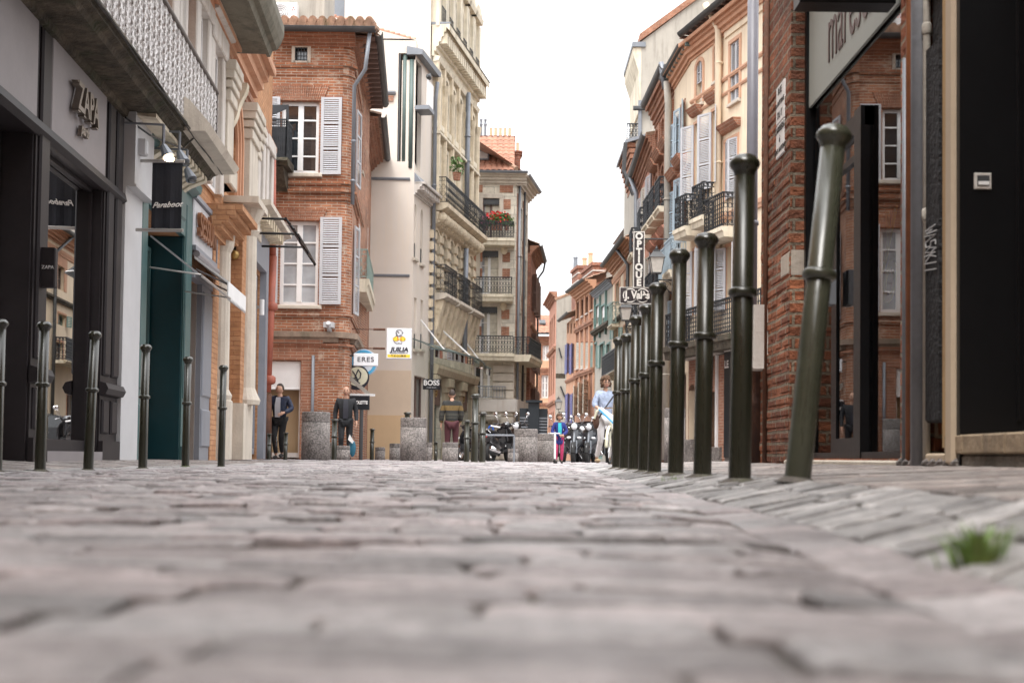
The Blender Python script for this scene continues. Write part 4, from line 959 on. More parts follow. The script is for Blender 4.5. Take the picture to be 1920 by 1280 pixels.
# air conditioner on the roof, chimney wall behind
MB(FB).box(-.5, uEnd - .9, -4.5, -2.6, zt - .3, zt + 2.6).build('rear_wall', 'stucco_grey', HB)
q = at(533, 25, 34.2); ac = thing('air_conditioner', 'white outdoor air conditioner unit standing on the tiled roof edge', 'air conditioner', (q.x, 34.2, q.z - .24))
fa = Fr((q.x, 34.2), u=(1, 0, 0), n=(0, -1, 0)); m = MB(fa); m.bbox(-.38, .34, -.3, 0, q.z - .24, q.z + .3, .02); m.box(-.3, -.2, -.25, -.05, q.z - .4, q.z - .24); m.box(.2, .28, -.25, -.05, q.z - .4, q.z - .24); m.build('case', 'white', ac)
m = MB(fa); 
for rr in (.05, .1, .15, .2): m.ring(-.1, q.z + .03, rr, .008, .008, 16)
m.build('fan_grille', 'zinc', ac)
M['red'] = plain('red_paint', (.6, .03, .03), .5, .1, 2, 0); m = MB(fa)
for (dx, dz) in ((0, .05), (-.035, -.01), (.035, -.01)): m.prism([(.25 + dx, q.z + .07 + dz), (.27 + dx, q.z + .1 + dz), (.25 + dx, q.z + .13 + dz), (.23 + dx, q.z + .1 + dz)], .001, .004)
m.build('emblem', 'red', ac)
# ================================================================ CREAM HOUSE
FC = FR(655, 44, 769, 44); FC2 = Fr(FC.w(FC.L, 0, 0), at(802, HZ(802), 46.5))
zc1 = FC.Z(720, 62); zs3 = FC.Z(720, 338)
ucr = FC.L
lg = FC.rect(746, 100, 769, 303)
HC = shell('building', 'plain cream rendered corner building with a recessed loggia on green posts', FC, -1, ucr, zc1 - .2, 'cream', [(lg[0], ucr, lg[2], lg[3])], depth=5, rev=.9)
z2 = FC2.Z(785, 110)
sl_ = [FC2.rect(776, 382, 781, 485) + (.3,), FC2.rect(788, 392, 793, 495) + (.3,), FC2.rect(776, 558, 781, 655), FC2.rect(788, 562, 793, 655), (FC2.U(776, 750), FC2.U(797, 750), .1, FC2.Z(785, 705))]
l2 = (0, FC2.U(790, 200), FC2.Z(780, 318), FC2.Z(780, 112))
m = MB(FC2); m.wall(0, FC2.L, -.1, z2, sl_ + [l2], 0, .5); m.box(.02, FC2.L, -3, -.9, 0, z2 - .02); m.build('wall', 'cream', HC)
for r in sl_[:4]: window(HC, FC2, r[:4], o=-.3, nx=1, nz=4, fm='zinc', sill='stone_light', surround=None); MB(FC2).box(r[0], r[1], -.1, -.05, r[2], r[2] + .55).build('guard_rail', 'iron', HC)
r = sl_[4]; window(HC, FC2, r, o=-.2, nx=2, nz=2, fm='shutter_brown')
# sloped top with red tile edge, zinc verge
m = MB(FC); zA, zB = FC.Z(665, 38), FC.Z(765, 76); m.prism([(-1, zc1 - .25), (ucr, zc1 - .25), (ucr, zB), (-1, zA + .15)], -.6, .0); m.build('gable_wall', 'cream', HC)
m = MB(FC); n = 16
for i in range(n):
    t = i / n; a = -1 + (ucr + .9) * t; zz = lerp(zA + .15, zB, t); m.tube([(a, -.3, zz + .02), (a + (ucr + 1) / n + .05, -.3, zz - (zA + .15 - zB) / n + .05)], [.12, .14], 8)
m.build('verge_tile', 'tile', HC)
m = MB(FC2); m.prof([(-.3, z2), (.25, z2 - .02), (.28, z2 + .16), (-.3, z2 + .3)], -.15, FC2.L + .1); m.build('zinc_edge', 'zinc', HC)
# taller rear body
q = at(645, 100, 46.3); q2 = at(807, 100, 46.3); Fr2 = Fr((q.x, 46.3), (q2.x, 46.3)); m = MB(Fr2); m.box(0, Fr2.L, -4, 0, 12, Fr2.Z(720, -80)); m.build('rear_wall', 'cream', HC)
# mouldings
def line(fr, y, x0, x1, h, out, mat): z = fr.Z((x0 + x1) / 2, y); band(HC, fr, fr.U(x0, y), fr.U(x1, y), z, h, out, mat)
line(FC, 338, 690, 769, .09, .06, 'zinc'); line(FC, 519, 690, 768, .09, .05, 'zinc'); line(FC, 178, 690, 742, .12, .1, 'zinc')
m = MB(FC); m.box(FC.U(690, 180), FC.U(738, 180), 0, .05, FC.Z(715, 190), FC.Z(715, 179)); m.build('brick_patch', 'brick_far', HC)
cornice(HC, FC2, 0, FC2.L, FC2.Z(785, 372), .45, .4, 'stone_white', .3)
m = MB(FC2); m.prof([(0, FC2.Z(785, 330)), (.3, FC2.Z(785, 352)), (0, FC2.Z(785, 352))], 0, FC2.L); m.build('weathering', 'zinc', HC)
# painted lower walls
zq, zw = FC.Z(720, 694), FC.Z(720, 778)
m = MB(FC); m.box(-.9, ucr, 0, .006, zw, zq); m.build('render_band', 'beige', HC); m = MB(FC); m.box(-.9, ucr, 0, .012, 0, zw); m.build('render_base', 'tan', HC)
# loggia: dark glazing, green posts, white balcony
m = MB(FC); m.box(lg[0] + .03, lg[0] + .06, -.85, -.05, lg[2], lg[3]); m.build('loggia_glazing', 'pane', HC)
MB(FC).box(lg[0], ucr, -.88, -.84, lg[2], lg[3]).build('loggia_wall', 'beige', HC)
M['loggia_green'] = plain('loggia_green', (.09, .13, .12), .5, .1, 2, .001)
m = MB(FC); m.tube([(FC.U(758, 200), -.12, lg[2]), (FC.U(758, 200), -.12, lg[3])], .085, 12); m.build('post', 'loggia_green', HC, smooth=True)
m = MB(FC2); u = FC2.U(779, 200); m.tube([(u, -.15, l2[2]), (u, -.15, l2[3])], .08, 12); m.build('post', 'loggia_green', HC, smooth=True)
m = MB(FC); m.box(lg[0] + .3, lg[0] + .33, -.83, -.8, lg[2], lg[3]); m.build('loggia_frame', 'loggia_green', HC)
zb0, zb1 = FC2.Z(780, 208), FC2.Z(780, 152); m = MB(FC2); m.box(-.1, l2[1] - .1, .0, .5, zb0, zb0 + .14); m.build('balcony_slab', 'zinc', HC); MB(FC2).box(-.08, l2[1] - .1, .42, .46, zb0 + .15, zb1).build('balcony_panel', 'white', HC)
pg = thing('pigeon', 'small dark pigeon perched on the white loggia balcony panel', 'bird', FC2.w(.1, .44, zb1)); m = MB(FC2); m.ell((.1, .44, zb1 + .14), (.2, .09, .1), 10, 8); m.ell((.26, .44, zb1 + .26), (.06, .055, .06), 8, 6); m.tube([(.3, .44, zb1 + .26), (.36, .44, zb1 + .25)], [.015, .004], 4); m.tube([(-.05, .44, zb1 + .12), (-.25, .44, zb1 + .04)], [.05, .02], 5, True, .4); m.tube([(.08, .42, zb1), (.08, .42, zb1 + .06)], .01, 4); m.build('bird_body', 'zinc_dark', pg, smooth=True)
pipe(HC, FC2, [(FC2.L - .35, .25, z2 - .3), (FC2.L - .1, .12, z2 - .9), (FC2.L - .1, .12, 0.1)], .07, 'zinc', rings=(10, 7, 4))
# ================================================================ ORNATE STONE BUILDING
FD = Fr(FC2.w(FC2.L, 0, 0), at(880, HZ(880), 53.6)); LD = FD.L
bay = [FD.U(x, 280) for x in (807, 828.5, 841, 853.5, 869, 880)]; bay = [.55 + i * (LD - 1.1) / 5 for i in range(6)]
zcor = FD.Z(806, 92); hw = .4
Z_ = lambda y: (FD.Z(806, y))
rows = [(Z_(215), Z_(118), .3), (Z_(345), Z_(262), 0), (Z_(482), Z_(425), .35)]
dops = []
for u in bay:
    for z0, z1, ar in rows: dops.append((u - hw, u + hw, z0, z1, ar))
gz = Z_(680)
gops = [(i * LD / 3 + .35, (i + 1) * LD / 3 - .35, .0, Z_(705)) for i in range(3)]
HD = shell('building', 'ornate pale stone building with carved balconies, arched windows, heavy cornice and mansard dormers', FD, 0, LD, zcor, 'stone', dops + gops, depth=9, rev=.35)
for u in bay:
    for i, (z0, z1, ar) in enumerate(rows):
        w_ = window(HD, FD, (u - hw, u + hw, z0, z1), o=-.26, nx=2, nz=3, fm='zinc', surround='stone_gold' if i == 2 else 'stone_plain', sw=.16, so=.1, arch=ar, sill='stone_light')
        if i == 0: MB(FD).box(u - hw, u + hw, -.06, -.03, z0, z0 + .9).build('guard_rail', 'iron', w_)
    m = MB(FD); m.bbox(u - .62, u + .62, 0, .3, rows[1][1] + .3, rows[1][1] + .42, .02); m.bbox(u - .6, u + .6, 0, .2, rows[0][0] - .35, rows[0][0] - .1, .02)
    m.prof([(0, rows[0][1] + .2), (.2, rows[0][1] + .24), (.26, rows[0][1] + .4), (0, rows[0][1] + .45)], u - .6, u + .6); build_each(m, 'moulding', 'stone_plain', HD)
pl = MB(FD)
for i in range(7):
    u = (bay[i] + bay[i - 1]) / 2 if 0 < i < 6 else (.08 if i == 0 else LD - .08)
    pl.bbox(u - .1, u + .1, 0, .2, rows[1][0] - .8, zcor - .2, .01); pl.lathe(u, .2, [(.08, rows[1][0] - .5), (.09, zcor - 1.3), (.14, zcor - 1.1), (.16, zcor - .9)], 8)
    for j in range(9): z = Z_(620) + j * .42; pl.bbox(u - .28, u + .28, 0, .16, z, z + .3, .03)
pl.build('pilaster', 'stone_gold', HD)
cornice(HD, FD, -.1, LD + .2, zcor - .1, 1.15, .62, 'stone_plain', .34, steps=6)
MB(FD).prof([(-1, zcor + 1.06), (.66, zcor + 1.06), (.62, zcor + 1.12), (-1, zcor + 1.2)], -.1, LD + .2).build('cornice_cap', 'zinc', HD)
MB(FD).box(LD, LD + .18, -3, .0, zcor - .1, zcor + 1.0).build('cornice_return', 'stone_plain', HD)
# mansard with dormers
z0 = zcor + 1.0; m = MB(FD); m.prof([(-.5, z0), (-1.5, z0 + 4.2), (-6, z0 + 4.6), (-6, z0)], 0, LD); m.build('mansard_roof', 'zinc', HD)
for u in bay:
    m = MB(FD); m.wall(u - .6, u + .6, z0, z0 + 2.5, [(u - .34, u + .34, z0 + .4, z0 + 2.1, .3)], .1, .3); m.box(u - .6, u - .57, -1.5, .1, z0, z0 + 2.5); m.box(u + .57, u + .6, -1.5, .1, z0, z0 + 2.5)
    m.prof([(-1.5, z0 + 2.5), (.3, z0 + 2.5), (.35, z0 + 2.7), (-1.5, z0 + 2.8)], u - .72, u + .72); n = 8
    m.prism([(u + .62 * math.cos(math.pi * i / n), z0 + 2.7 + .45 * math.sin(math.pi * i / n)) for i in range(n + 1)], -1.2, .3); m.bbox(u - .68, u - .42, .1, .24, z0, z0 + 2.4, .02); m.bbox(u + .42, u + .68, .1, .24, z0, z0 + 2.4, .02)
    dd = m.build('dormer', 'stone_plain', HD); window(HD, FD, (u - .34, u + .34, z0 + .4, z0 + 2.1), o=-.15, nx=2, nz=2, fm='zinc'); m = MB(FD); m.tube([(u - .3, .25, z0 + .85), (u + .3, .25, z0 + .85)], .02, 4)
    for i in range(6): m.tube([(u - .3 + .12 * i, .25, z0 + .3), (u - .3 + .12 * i, .25, z0 + .85)], .012, 4)
    m.build('guard_rail', 'iron', dd)
# long third-floor balcony on round modillions
zf = Z_(378); oB = .52
m = MB(FD); m.prof([(0, zf), (oB + .1, zf), (oB + .1, zf - .16), (oB - .1, zf - .26), (0, zf - .3)], -.05, LD + .2); m.prof([(0, zf - .3), (.3, zf - .32), (.2, zf - .75), (0, zf - .85)], -.05, LD + .1)
for i in range(13): u = .2 + i * (LD - .3) / 12; m.ell((u, .36, zf - .5), (.17, .2, .2), 10, 6); m.box(u - .1, u + .1, 0, .3, zf - .7, zf - .3)
m.build('balcony_slab', 'stone_gold', HD)
railing(HD, FD, .05, LD * .69, oB, zf, Z_(326) - .05, .14, .010, belly=.12); railing(HD, FD, LD * .7, LD + .1, oB, zf, Z_(326) - .05, .14, .010, belly=.12)
# three first-floor balconies on carved consoles
z1_ = Z_(548); bw = LD / 3
for i in range(3):
    a, c = i * bw + .12, (i + 1) * bw - .12; railing(HD, FD, a + .08, c - .08, .5, z1_, z1_ + 1.05, .13, .010)
    m = MB(FD); m.prof([(0, z1_), (.58, z1_), (.6, z1_ - .12), (.5, z1_ - .2), (0, z1_ - .3)], a, c); m.build('balcony_slab', 'stone_light', HD)
    for j, u in enumerate((a + .3, (a + c) / 2, c - .3)):
        m = MB(FD); console(m, FD, u, .36, z1_ - .24, 1.5, .44)
        for rr in (.08, .13): m.tube([(u - .2, .26 + rr * math.cos(t * .7), z1_ - .62 + rr * math.sin(t * .7)) for t in range(10)], .03, 4, False)
        m.build('console', 'stone_gold', HD)
m = MB(FD)
for i in range(14):
    for j in range(5):
        if (i + j) % 2: m.bbox(i * LD / 14 + .03, (i + 1) * LD / 14 - .03, 0, .1, Z_(640) + j * .36, Z_(640) + j * .36 + .3, .05)
m.build('rusticated_block', 'stone_gold', HD)
pipe(HD, FD, [(LD * .66, .28, zcor - .1), (LD * .66, .28, zf + .1)], .1, 'zinc', rings=(12, 13)); pipe(HD, FD, [(LD * .66, .28, zf - .9), (LD * .66, .28, Z_(640))], .1, 'zinc', rings=(6, 7))
# shop floor: pilasters, dark shop windows, fascia
M['shop_stone'] = plain('shop_stone', (.48, .4, .29), .8, .1, 2, .004, stain=(.3, .26, .2)); M['shop_green'] = paint('grey_green_paint', (.26, .27, .22), .5)
zf2 = Z_(705); m = MB(FD)
for i in range(4):
    u = i * LD / 3; a, c = max(0, u - .35), min(LD, u + .35); m.bbox(a, c, 0, .14, 0, zf2 - .5, .02); m.bbox(a - .05, c + .05, 0, .24, zf2 - .5, zf2 - .3, .02); m.bbox(a - .1, c + .1, 0, .32, zf2 - .3, zf2 + .05, .03); m.bbox(a - .04, c + .04, 0, .22, 0, .5, .02)
m.prof([(0, zf2 + .05), (.3, zf2 + .08), (.38, zf2 + .3), (.38, zf2 + .42), (0, zf2 + .5)], -.05, LD + .1); m.build('shop_pilaster', 'shop_stone', HD)
for i, g_ in enumerate(gops):
    a, c = g_[0], g_[1]; f = window(HD, FD, (a, c, .05, zf2 - 1.0), o=-.25, nx=3, nz=1, fw=.08, fm='shop_green'); m = MB(FD); m.box(a, c, -.2, -.05, zf2 - 1.0, zf2); m.build('fascia', 'shutter_brown', HD)
    m = MB(FD); mm = (a + c) / 2; m.ring(mm, zf2 - .5, .2, -.03, .03, 14); m.prism([(mm - .35, zf2 - .45), (mm, zf2 - .62), (mm + .35, zf2 - .45), (mm, zf2 - .55)], -.05, -.02); m.build('emblem', 'brass', HD)
# glass canopy on a steel frame with white stays
M['green_glass'] = clearglass('green_canopy_glass', 1.6, (.78, .86, .82)); M['canopy_steel'] = paint('canopy_steel', (.12, .16, .15), .5)
cp = thing('glass_canopy', 'curved greenish glass canopy with white stay cables over the stone shop front', 'canopy', FD.w(LD * .45, .5, Z_(660)))
za_ = Z_(668); m = MB(FD); k = MB(FD); n = 10; cu0, cu1 = -2.6, LD + .1
def cpt(i, t): u = cu0 + (cu1 - cu0) * i / n; bul = .8 + .55 * math.sin(math.pi * min(1, i / n * 1.15)); return (u, .05 + bul * t, za_ + .05 + .45 * (1 - t) - .1 * (1 - t) ** 2)
for i in range(n):
    m.quad(cpt(i, 0), cpt(i + 1, 0), cpt(i + 1, .5), cpt(i, .5)); m.quad(cpt(i, .5), cpt(i + 1, .5), cpt(i + 1, 1), cpt(i, 1)); k.tube([cpt(i, 0), cpt(i, .5), cpt(i, 1)], .03, 4); k.tube([cpt(i, 1), cpt(i + 1, 1)], .04, 4)
    q, q2 = cpt(i, 1), cpt(i + 1, 1); m.quad(q, q2, (q2[0], q2[1], q2[2] - .3), (q[0], q[1], q[2] - .3))
m.build('pane', 'green_glass', cp); k.tube([cpt(n, 0), cpt(n, 1)], .04, 4); k.build('canopy_frame', 'canopy_steel', cp)
m = MB(FD)
for i in (1, 4, 8): p = cpt(i, .9); m.tube([(p[0] - .1, .1, za_ + 1.15), p], .022, 5); m.tube([(p[0] + .05, .1, za_ + 1.1), p], .022, 5)
build_each(m, 'stay', 'white', cp)
# BOSS signs
M['sign_black'] = paint('sign_black', (.012, .014, .018), .35)
for (x0, y0, x1, y1, Y, lab) in ((793, 710, 825, 730, 44.6, 'black sign lettered BOSS hanging in front of the stone shop pilasters'), (765, 708, 776, 732, 45.2, 'dark sign with a cut-off white letter in the doorway left of the BOSS sign')):
    q, q2 = at(x0, y0, Y), at(x1, y1, Y); s = thing('shop_sign', lab, 'sign', (q.x, Y, q2.z)); f = Fr((q.x, Y), u=(1, 0, 0), n=(0, -1, 0)); MB(f).bbox(0, q2.x - q.x, -.12, 0, q2.z, q.z, .01).build('sign_board', 'sign_black', s)
    MB(f).tube([((q2.x - q.x) * .5, -.06, q.z), ((q2.x - q.x) * .5, -.06, q.z + .5)], .02, 5).build('bracket', 'iron', s)
    if x0 > 780:
        t_ = text('lettering', 'BOSS', .25, f, (q2.x - q.x) / 2, .01, (q.z + q2.z) / 2 + .04, 'white', s, ext=.004, off=.007, sx=.98)
        text('lettering', 'HUGO BOSS', .06, f, (q2.x - q.x) / 2, .01, (q.z + q2.z) / 2 - .12, 'grey_white', s, ext=.002)
    else: text('lettering', '31', .22, f, (q2.x - q.x) / 2, .01, (q.z + q2.z) / 2, 'grey_white', s, ext=.004)
# ================================================================ CORNER STONE-AND-BRICK BUILDING
FE = FR(880, 56, 962, 56); FE2 = Fr(FE.w(FE.L, 0, 0), at(985, HZ(985), 59.6))
ze = FE.Z(925, 343); We = [FE.rect(905, 372, 936, 447), FE.rect(900, 470, 934, 551), FE.rect(899, 575, 932, 662)]
sh = FE.rect(889, 685, 943, 746); gd = FE.rect(900, 790, 938, 862)
HE = shell('building', 'pale stone corner building with orange brick insets, three white French windows and iron balconies', FE, 0, FE.L, ze, 'stone', We + [sh, gd], depth=5, rev=.35)
ops = []
for u in (.9, 2.3):
    for (y0, y1) in ((380, 440), (470, 545), (580, 655)): ops.append((u, u + .8, FE.Z(925, y1) , FE.Z(925, y0)))
ops += [(.5, 1.6, FE.Z(925, 746), FE.Z(925, 690)), (2.1, 3.2, FE.Z(925, 746), FE.Z(925, 690)), (.5, 3.2, .1, FE.Z(925, 795))]
m = MB(FE2); m.wall(0, FE2.L, -.1, ze, ops, 0, .35); m.box(.02, FE2.L, -3, -.37, 0, ze - .02); m.build('wall', 'stone', HE)
for i, r in enumerate(We):
    w_ = window(HE, FE, r, o=-.25, nx=2, nz=3, fw=.08, pm='pane_reflect_tint', fm='shutter_brown' if i == 0 else 'white', surround='stone_light', sw=.18, so=.06)
    m = MB(FE); m.box(r[0], r[1], -.12, -.04, r[3] - .24, r[3])
    for j in range(10): a = r[0] + (r[1] - r[0]) * j / 10; m.prism([(a, r[3] - .24), (a + .08, r[3] - .24), (a + .04, r[3] - .3)], -.1, -.06)
    m.build('valance', 'zinc_dark', w_)
for r in ops[:6]: window(HE, FE2, r, o=-.25, nx=2, nz=3, surround='stone_light', sw=.12)
for r in ops[6:]: window(HE, FE2, r, o=-.25, nx=2, nz=1, fm='zinc_dark')
window(HE, FE, sh, o=-.25, nx=4, nz=1, fw=.07, fm='white'); window(HE, FE, gd, o=-.25, nx=2, nz=1, fw=.08, fm='zinc_dark')
m = MB(FE)
for r in We:
    for x0 in (FE.U(888, 500), FE.U(940, 500)):
        for k in (0.25, .62): zz = r[2] + (r[3] - r[2]) * (k + .12); m.box(x0, x0 + .38, .0, .03, zz, zz + .42)
for (x0, x1) in ((887, 905), (937, 962)): m.box(FE.U(x0, 350), FE.U(x1, 350), 0, .03, FE.Z(925, 361), FE.Z(925, 347))
build_each(m, 'brick_inset', 'brick_trim', HE)
m = MB(FE2)
for u in (.2, 1.9): m.box(u, u + .5, 0, .03, FE.Z(925, 650), FE.Z(925, 360))
build_each(m, 'brick_inset', 'brick_far', HE)
m = MB(FE)
for x in (893, 945):
    for r in We[1:]: u = FE.U(x, 500); m.ell((u, .06, r[3] + .02), (.16, .1, .2), 8, 6)
build_each(m, 'carving', 'stone_gold', HE)
m = MB(FE); j = 0; z = 0
while z < FE.Z(925, 690): 
    for u in (FE.L - .95,): m.bbox(u, FE.L - .004, 0, .08, z + .02, z + .36, .03)
    z += .38
m.build('quoin', 'stone_light', HE)
cornice(HE, FE, 0, FE.L + .45, ze - .1, .5, .5, 'stone_light'); cornice(HE, FE2, -.1, FE2.L + .3, ze - .1, .5, .5, 'stone_light')
gutter(HE, FE, 0, FE.L + .5, .5, ze + .42, .09, 'zinc'); gutter(HE, FE2, 0, FE2.L + .3, .5, ze + .42, .09, 'zinc')
for i, (yf, yr, x1) in enumerate(((446, 416, 962), (551, 520, 960), (662, 630, 964))):
    z0, z1 = FE.Z(925, yf, .6), FE.Z(925, yr, .6); a = FE.U(884, 500); c = FE.U(x1, 500); c = min(c, FE.L)
    railing(HE, FE, a, c, .7, z0, z1, .12, .013, side=i < 2, slab='stone_plain', slabh=.3)
railing(HE, FE2, -.2, FE2.L * .95, .7, FE.Z(925, 662, .6), FE.Z(925, 630, .6), .12, .013, slab='stone_plain', slabh=.3)
railing(HE, FE, sh[0] - .1, sh[1] + .1, .2, sh[2], sh[2] + .5, .12, .015, 'zinc', orn=False)
MB(FE).bbox(-.05, FE.L + .1, 0, .16, FE.Z(925, 772), FE.Z(925, 748), .02).build('shop_fascia', 'stone_white', HE); MB(FE2).bbox(0, FE2.L, 0, .16, FE.Z(925, 772), FE.Z(925, 748), .02).build('shop_fascia', 'stone_white', HE)
m = MB(FE); a, c = FE.U(888, 780), FE.U(940, 780); zz = FE.Z(915, 776)
m.prof([(0, zz), (.5, zz - .1), (.5, zz - .22), (.48, zz - .22), (.46, zz - .12), (0, zz - .06)], a, c); 
for j in range(14): u = a + (c - a) * j / 14; m.prism([(u, zz - .22), (u + (c - a) / 14, zz - .22), (u + (c - a) / 28, zz - .3)], .48, .5)
m.build('canvas', 'stucco_grey', HE)
pipe(HE, FE2, [(.35, .1, ze), (.35, .1, 0)], .06, 'zinc', rings=(9, 5)); pipe(HE, FE2, [(1.9, .1, ze), (1.9, .1, 0)], .05, 'zinc_dark')
# hipped roof with skylight, chimneys
zr = ze + .45; tiles(HE, FE, 0, FE.L - .1, .45, zr, 3.4, 2.3, 'tile', .24, amp=.05, rows=.35)
m = MB(FE2); m.add([(0, .4, zr), (FE2.L, .4, zr), (FE2.L, -3, zr + 1.8), (-1.5, -3, zr + 2.2)], [(0, 1, 2, 3)]); m.build('roof', 'tile', HE)
r = FE.rect(890, 298, 916, 314, -1.2); m = MB(FE); a, c = r[0], r[1]; 
sk = lambda t: (.45 - 3.4 * t, zr + 2.3 * t + .12)
m.quad((a, *sk(.25)), (c, *sk(.25)), (c, *sk(.5)), (a, *sk(.5))); m.build('skylight', 'white', HE)
m = MB(FE); 
for (p, q) in (((a, .25), (c, .25)), ((a, .5), (c, .5)), ((a, .25), (a, .5)), ((c, .25), (c, .5))): m.tube([(p[0], *sk(p[1])), (q[0], *sk(q[1]))], .05, 4)
m.build('skylight_frame', 'zinc', HE)
m = MB(FE); m.tube([(FE.U(888, 290), -2.6, FE.Z(888, 270, -2.6)), (FE.L, .4, zr + .1)], .1, 8); m.build('ridge_tile', 'tile_old', HE)
for (x0, x1, ytop, ybot, o, pots, lab) in ((880, 962, 262, 345, -3.5, ((893, 1), (901.5, 1), (909.5, 1), (920, 0), (929, 0), (938, 0), (947, 0), (955.5, 0)), 0), (961, 976, 290, 345, -3.2, ((963.5, 0), (971, 0)), 0)):
    a, c = FE.U(x0, 300, o), FE.U(x1, 300, o); z0, z1 = zr - .2, FE.Z((x0 + x1) / 2, ytop, o)
    m = MB(FE); m.box(a, c, o - .8, o, z0, z1); m.box(a - .04, c + .05, o - .85, o + .05, z1, z1 + .1); m.box(a - .08, c + .09, o - .9, o + .09, z1 + .1, z1 + .17); ch = m.build('chimney', 'brick_dark', HE)
    for px, k in pots:
        u = FE.U(px, 250, o); m = MB(FE)
        if k: m.lathe(u, o - .4, [(.06, z1 + .17), (.06, z1 + .75), (.08, z1 + .78), (.08, z1 + .84), (.055, z1 + .88), (.055, z1 + 1.0), (.085, z1 + 1.03), (.02, z1 + 1.1)], 10)
        else: m.lathe(u, o - .4, [(.075, z1 + .17), (.065, z1 + .6), (.075, z1 + .62), (.06, z1 + .66)], 10)
        m.build('chimney_pot', 'zinc' if k else 'stucco_apricot', ch)
# flowers on the top balcony
M['leaf'] = plain('leaf', (.08, .15, .035), .7, .4, 20, 0); M['petal_red'] = plain('petal_red', (.65, .03, .02), .6, .2, 20, 0); M['petal_pink'] = plain('petal_pink', (.7, .15, .3), .6, .2, 20, 0)
def potplant(fr, u, o, z, s, petal, lab, grp=None, cat='plant', n=110):
    t = thing('potted_plant', lab, cat, fr.w(u, o, z), grp); MB(fr).lathe(u, o, [(.09 * s, z), (.12 * s, z + .2 * s), (.13 * s, z + .21 * s)], 10).build('pot', 'brick_trim', t)
    for nm, mt, cnt in (('foliage', 'leaf', n), ('flower', petal, n // 2)):
        if not mt: continue
        m = MB(fr)
        for i in range(cnt):
            a = rg.uniform(0, 6.28); r_ = s * .32 * rg.random() ** .5; c = (u + r_ * math.cos(a), o + r_ * math.sin(a) * .6, z + s * (.2 + .4 * rg.random() + (.08 if nm == 'flower' else 0))); q = s * .055
            b1, b2 = rg.uniform(0, 6.28), rg.uniform(-1, 1); dx, dz = math.cos(b1) * q, math.sin(b1) * q
            m.quad((c[0] - dx, c[1], c[2] - dz), (c[0] + dz * .6, c[1] + q * b2, c[2] - dx * .6), (c[0] + dx, c[1], c[2] + dz), (c[0] - dz * .6, c[1] - q * b2, c[2] + dx * .6))
        m.build(nm, mt, t)
zz = FE.Z(925, 446, .6)
for (x, s, pt, lab) in ((912, .9, 'petal_pink', 'pink flowers in a pot on the top balcony of the stone corner building'), (926, 1.1, 'petal_red', 'larger clump of red flowers left of centre on the top balcony'), (937, 1.2, 'petal_red', 'red flowers nearest the right end of the top balcony'), (950, 1.0, None, 'leafy green plant at the right end of the top balcony'), (893, .8, None, 'small green plant at the left end of the top balcony')):
    potplant(FE, FE.U(x, 420, .5), .5, zz + .35, s, pt, lab, 'plants on the flower balcony')
potplant(FD, FD.U(851, 360, 1.1), 1.2, zf + .55, 1.3, None, 'yellow-green plant trailing over the long third-floor balcony rail')
# ================================================================ BROWN HOUSE BEHIND THE CORNER
FG = Fr(FE2.w(FE2.L + .02, .15, 0), at(1001.5, HZ(1001), 64.5)); zg_ = FG.Z(986, 446)
gr = [(u, u + .7, z, z + 1.7) for u in (.9, 2.5, 4.0) for z in (zg_ - 2.6, zg_ - 5.4, zg_ - 8.0)]
HG = shell('house', 'narrow brown brick house with dark shutters and a deep eave beyond the stone corner building', FG, 0, FG.L, zg_, 'brick_dark', gr, depth=5)
for r in gr: window(HG, FG, r, o=-.2, nx=2, nz=2, fm='shutter_brown'); shutter(HG, FG, r[0], .36, r[2], r[3], -1, R(35), 'shutter_brown', 2, .08); shutter(HG, FG, r[1], .36, r[2], r[3], 1, R(30), 'shutter_brown', 2, .08)
cornice(HG, FG, 0, FG.L + .2, zg_ - .05, .4, .38, 'brick_trim'); gutter(HG, FG, 0, FG.L + .25, .42, zg_ + .4, .1); tiles(HG, FG, 0, FG.L + .2, .4, zg_ + .42, 2.4, .8, 'tile_old', .25)
pipe(HG, FG, [(FG.L + .25, .42, zg_ + .3), (FG.L + .2, .35, zg_ - .1), (FG.L, .1, zg_ - .5), (FG.L, .1, 0)], .05, 'zinc_dark')
for z in (zg_ - 3.4, zg_ - 6.2): band(HG, FG, 0, FG.L, z, .15, .1, 'brick_trim')
# ================================================================ FAR ORANGE HOUSE ACROSS THE END OF THE STREET
FH = FR(975, 98, 1062, 98); zh = FH.Z(1015, 630)
hr = [FH.rect(1017, 647, 1029, 676), FH.rect(1015, 703, 1028, 746), FH.rect(1017, 775, 1028, 800), FH.rect(1000, 647, 1008, 676)]
HH = shell('house', 'apricot rendered house with red tile roof closing the far end of the street', FH, 0, FH.L, zh, 'stucco_apricot', hr, depth=5)
for r in hr: window(HH, FH, r, o=-.15, nx=2, nz=3, fw=.12, bar=.06, surround='brick_trim', sw=.25)
for y in (697, 762, 640): band(HH, FH, 0, FH.L, FH.Z(1015, y), .3, .12, 'brick_trim')
gutter(HH, FH, 0, FH.L, .5, zh + .2, .1); tiles(HH, FH, 0, FH.L, .5, zh + .2, 5, 1.9, 'tile', .35)
m = MB(FH); m.prof([(-1.3, zh + 1.05), (-2.1, zh + 1.4), (-2.1, zh + 1.5), (-1.3, zh + 1.15)], FH.U(1012, 600), FH.U(1024, 600)); m.build('skylight', 'zinc_dark', HH)
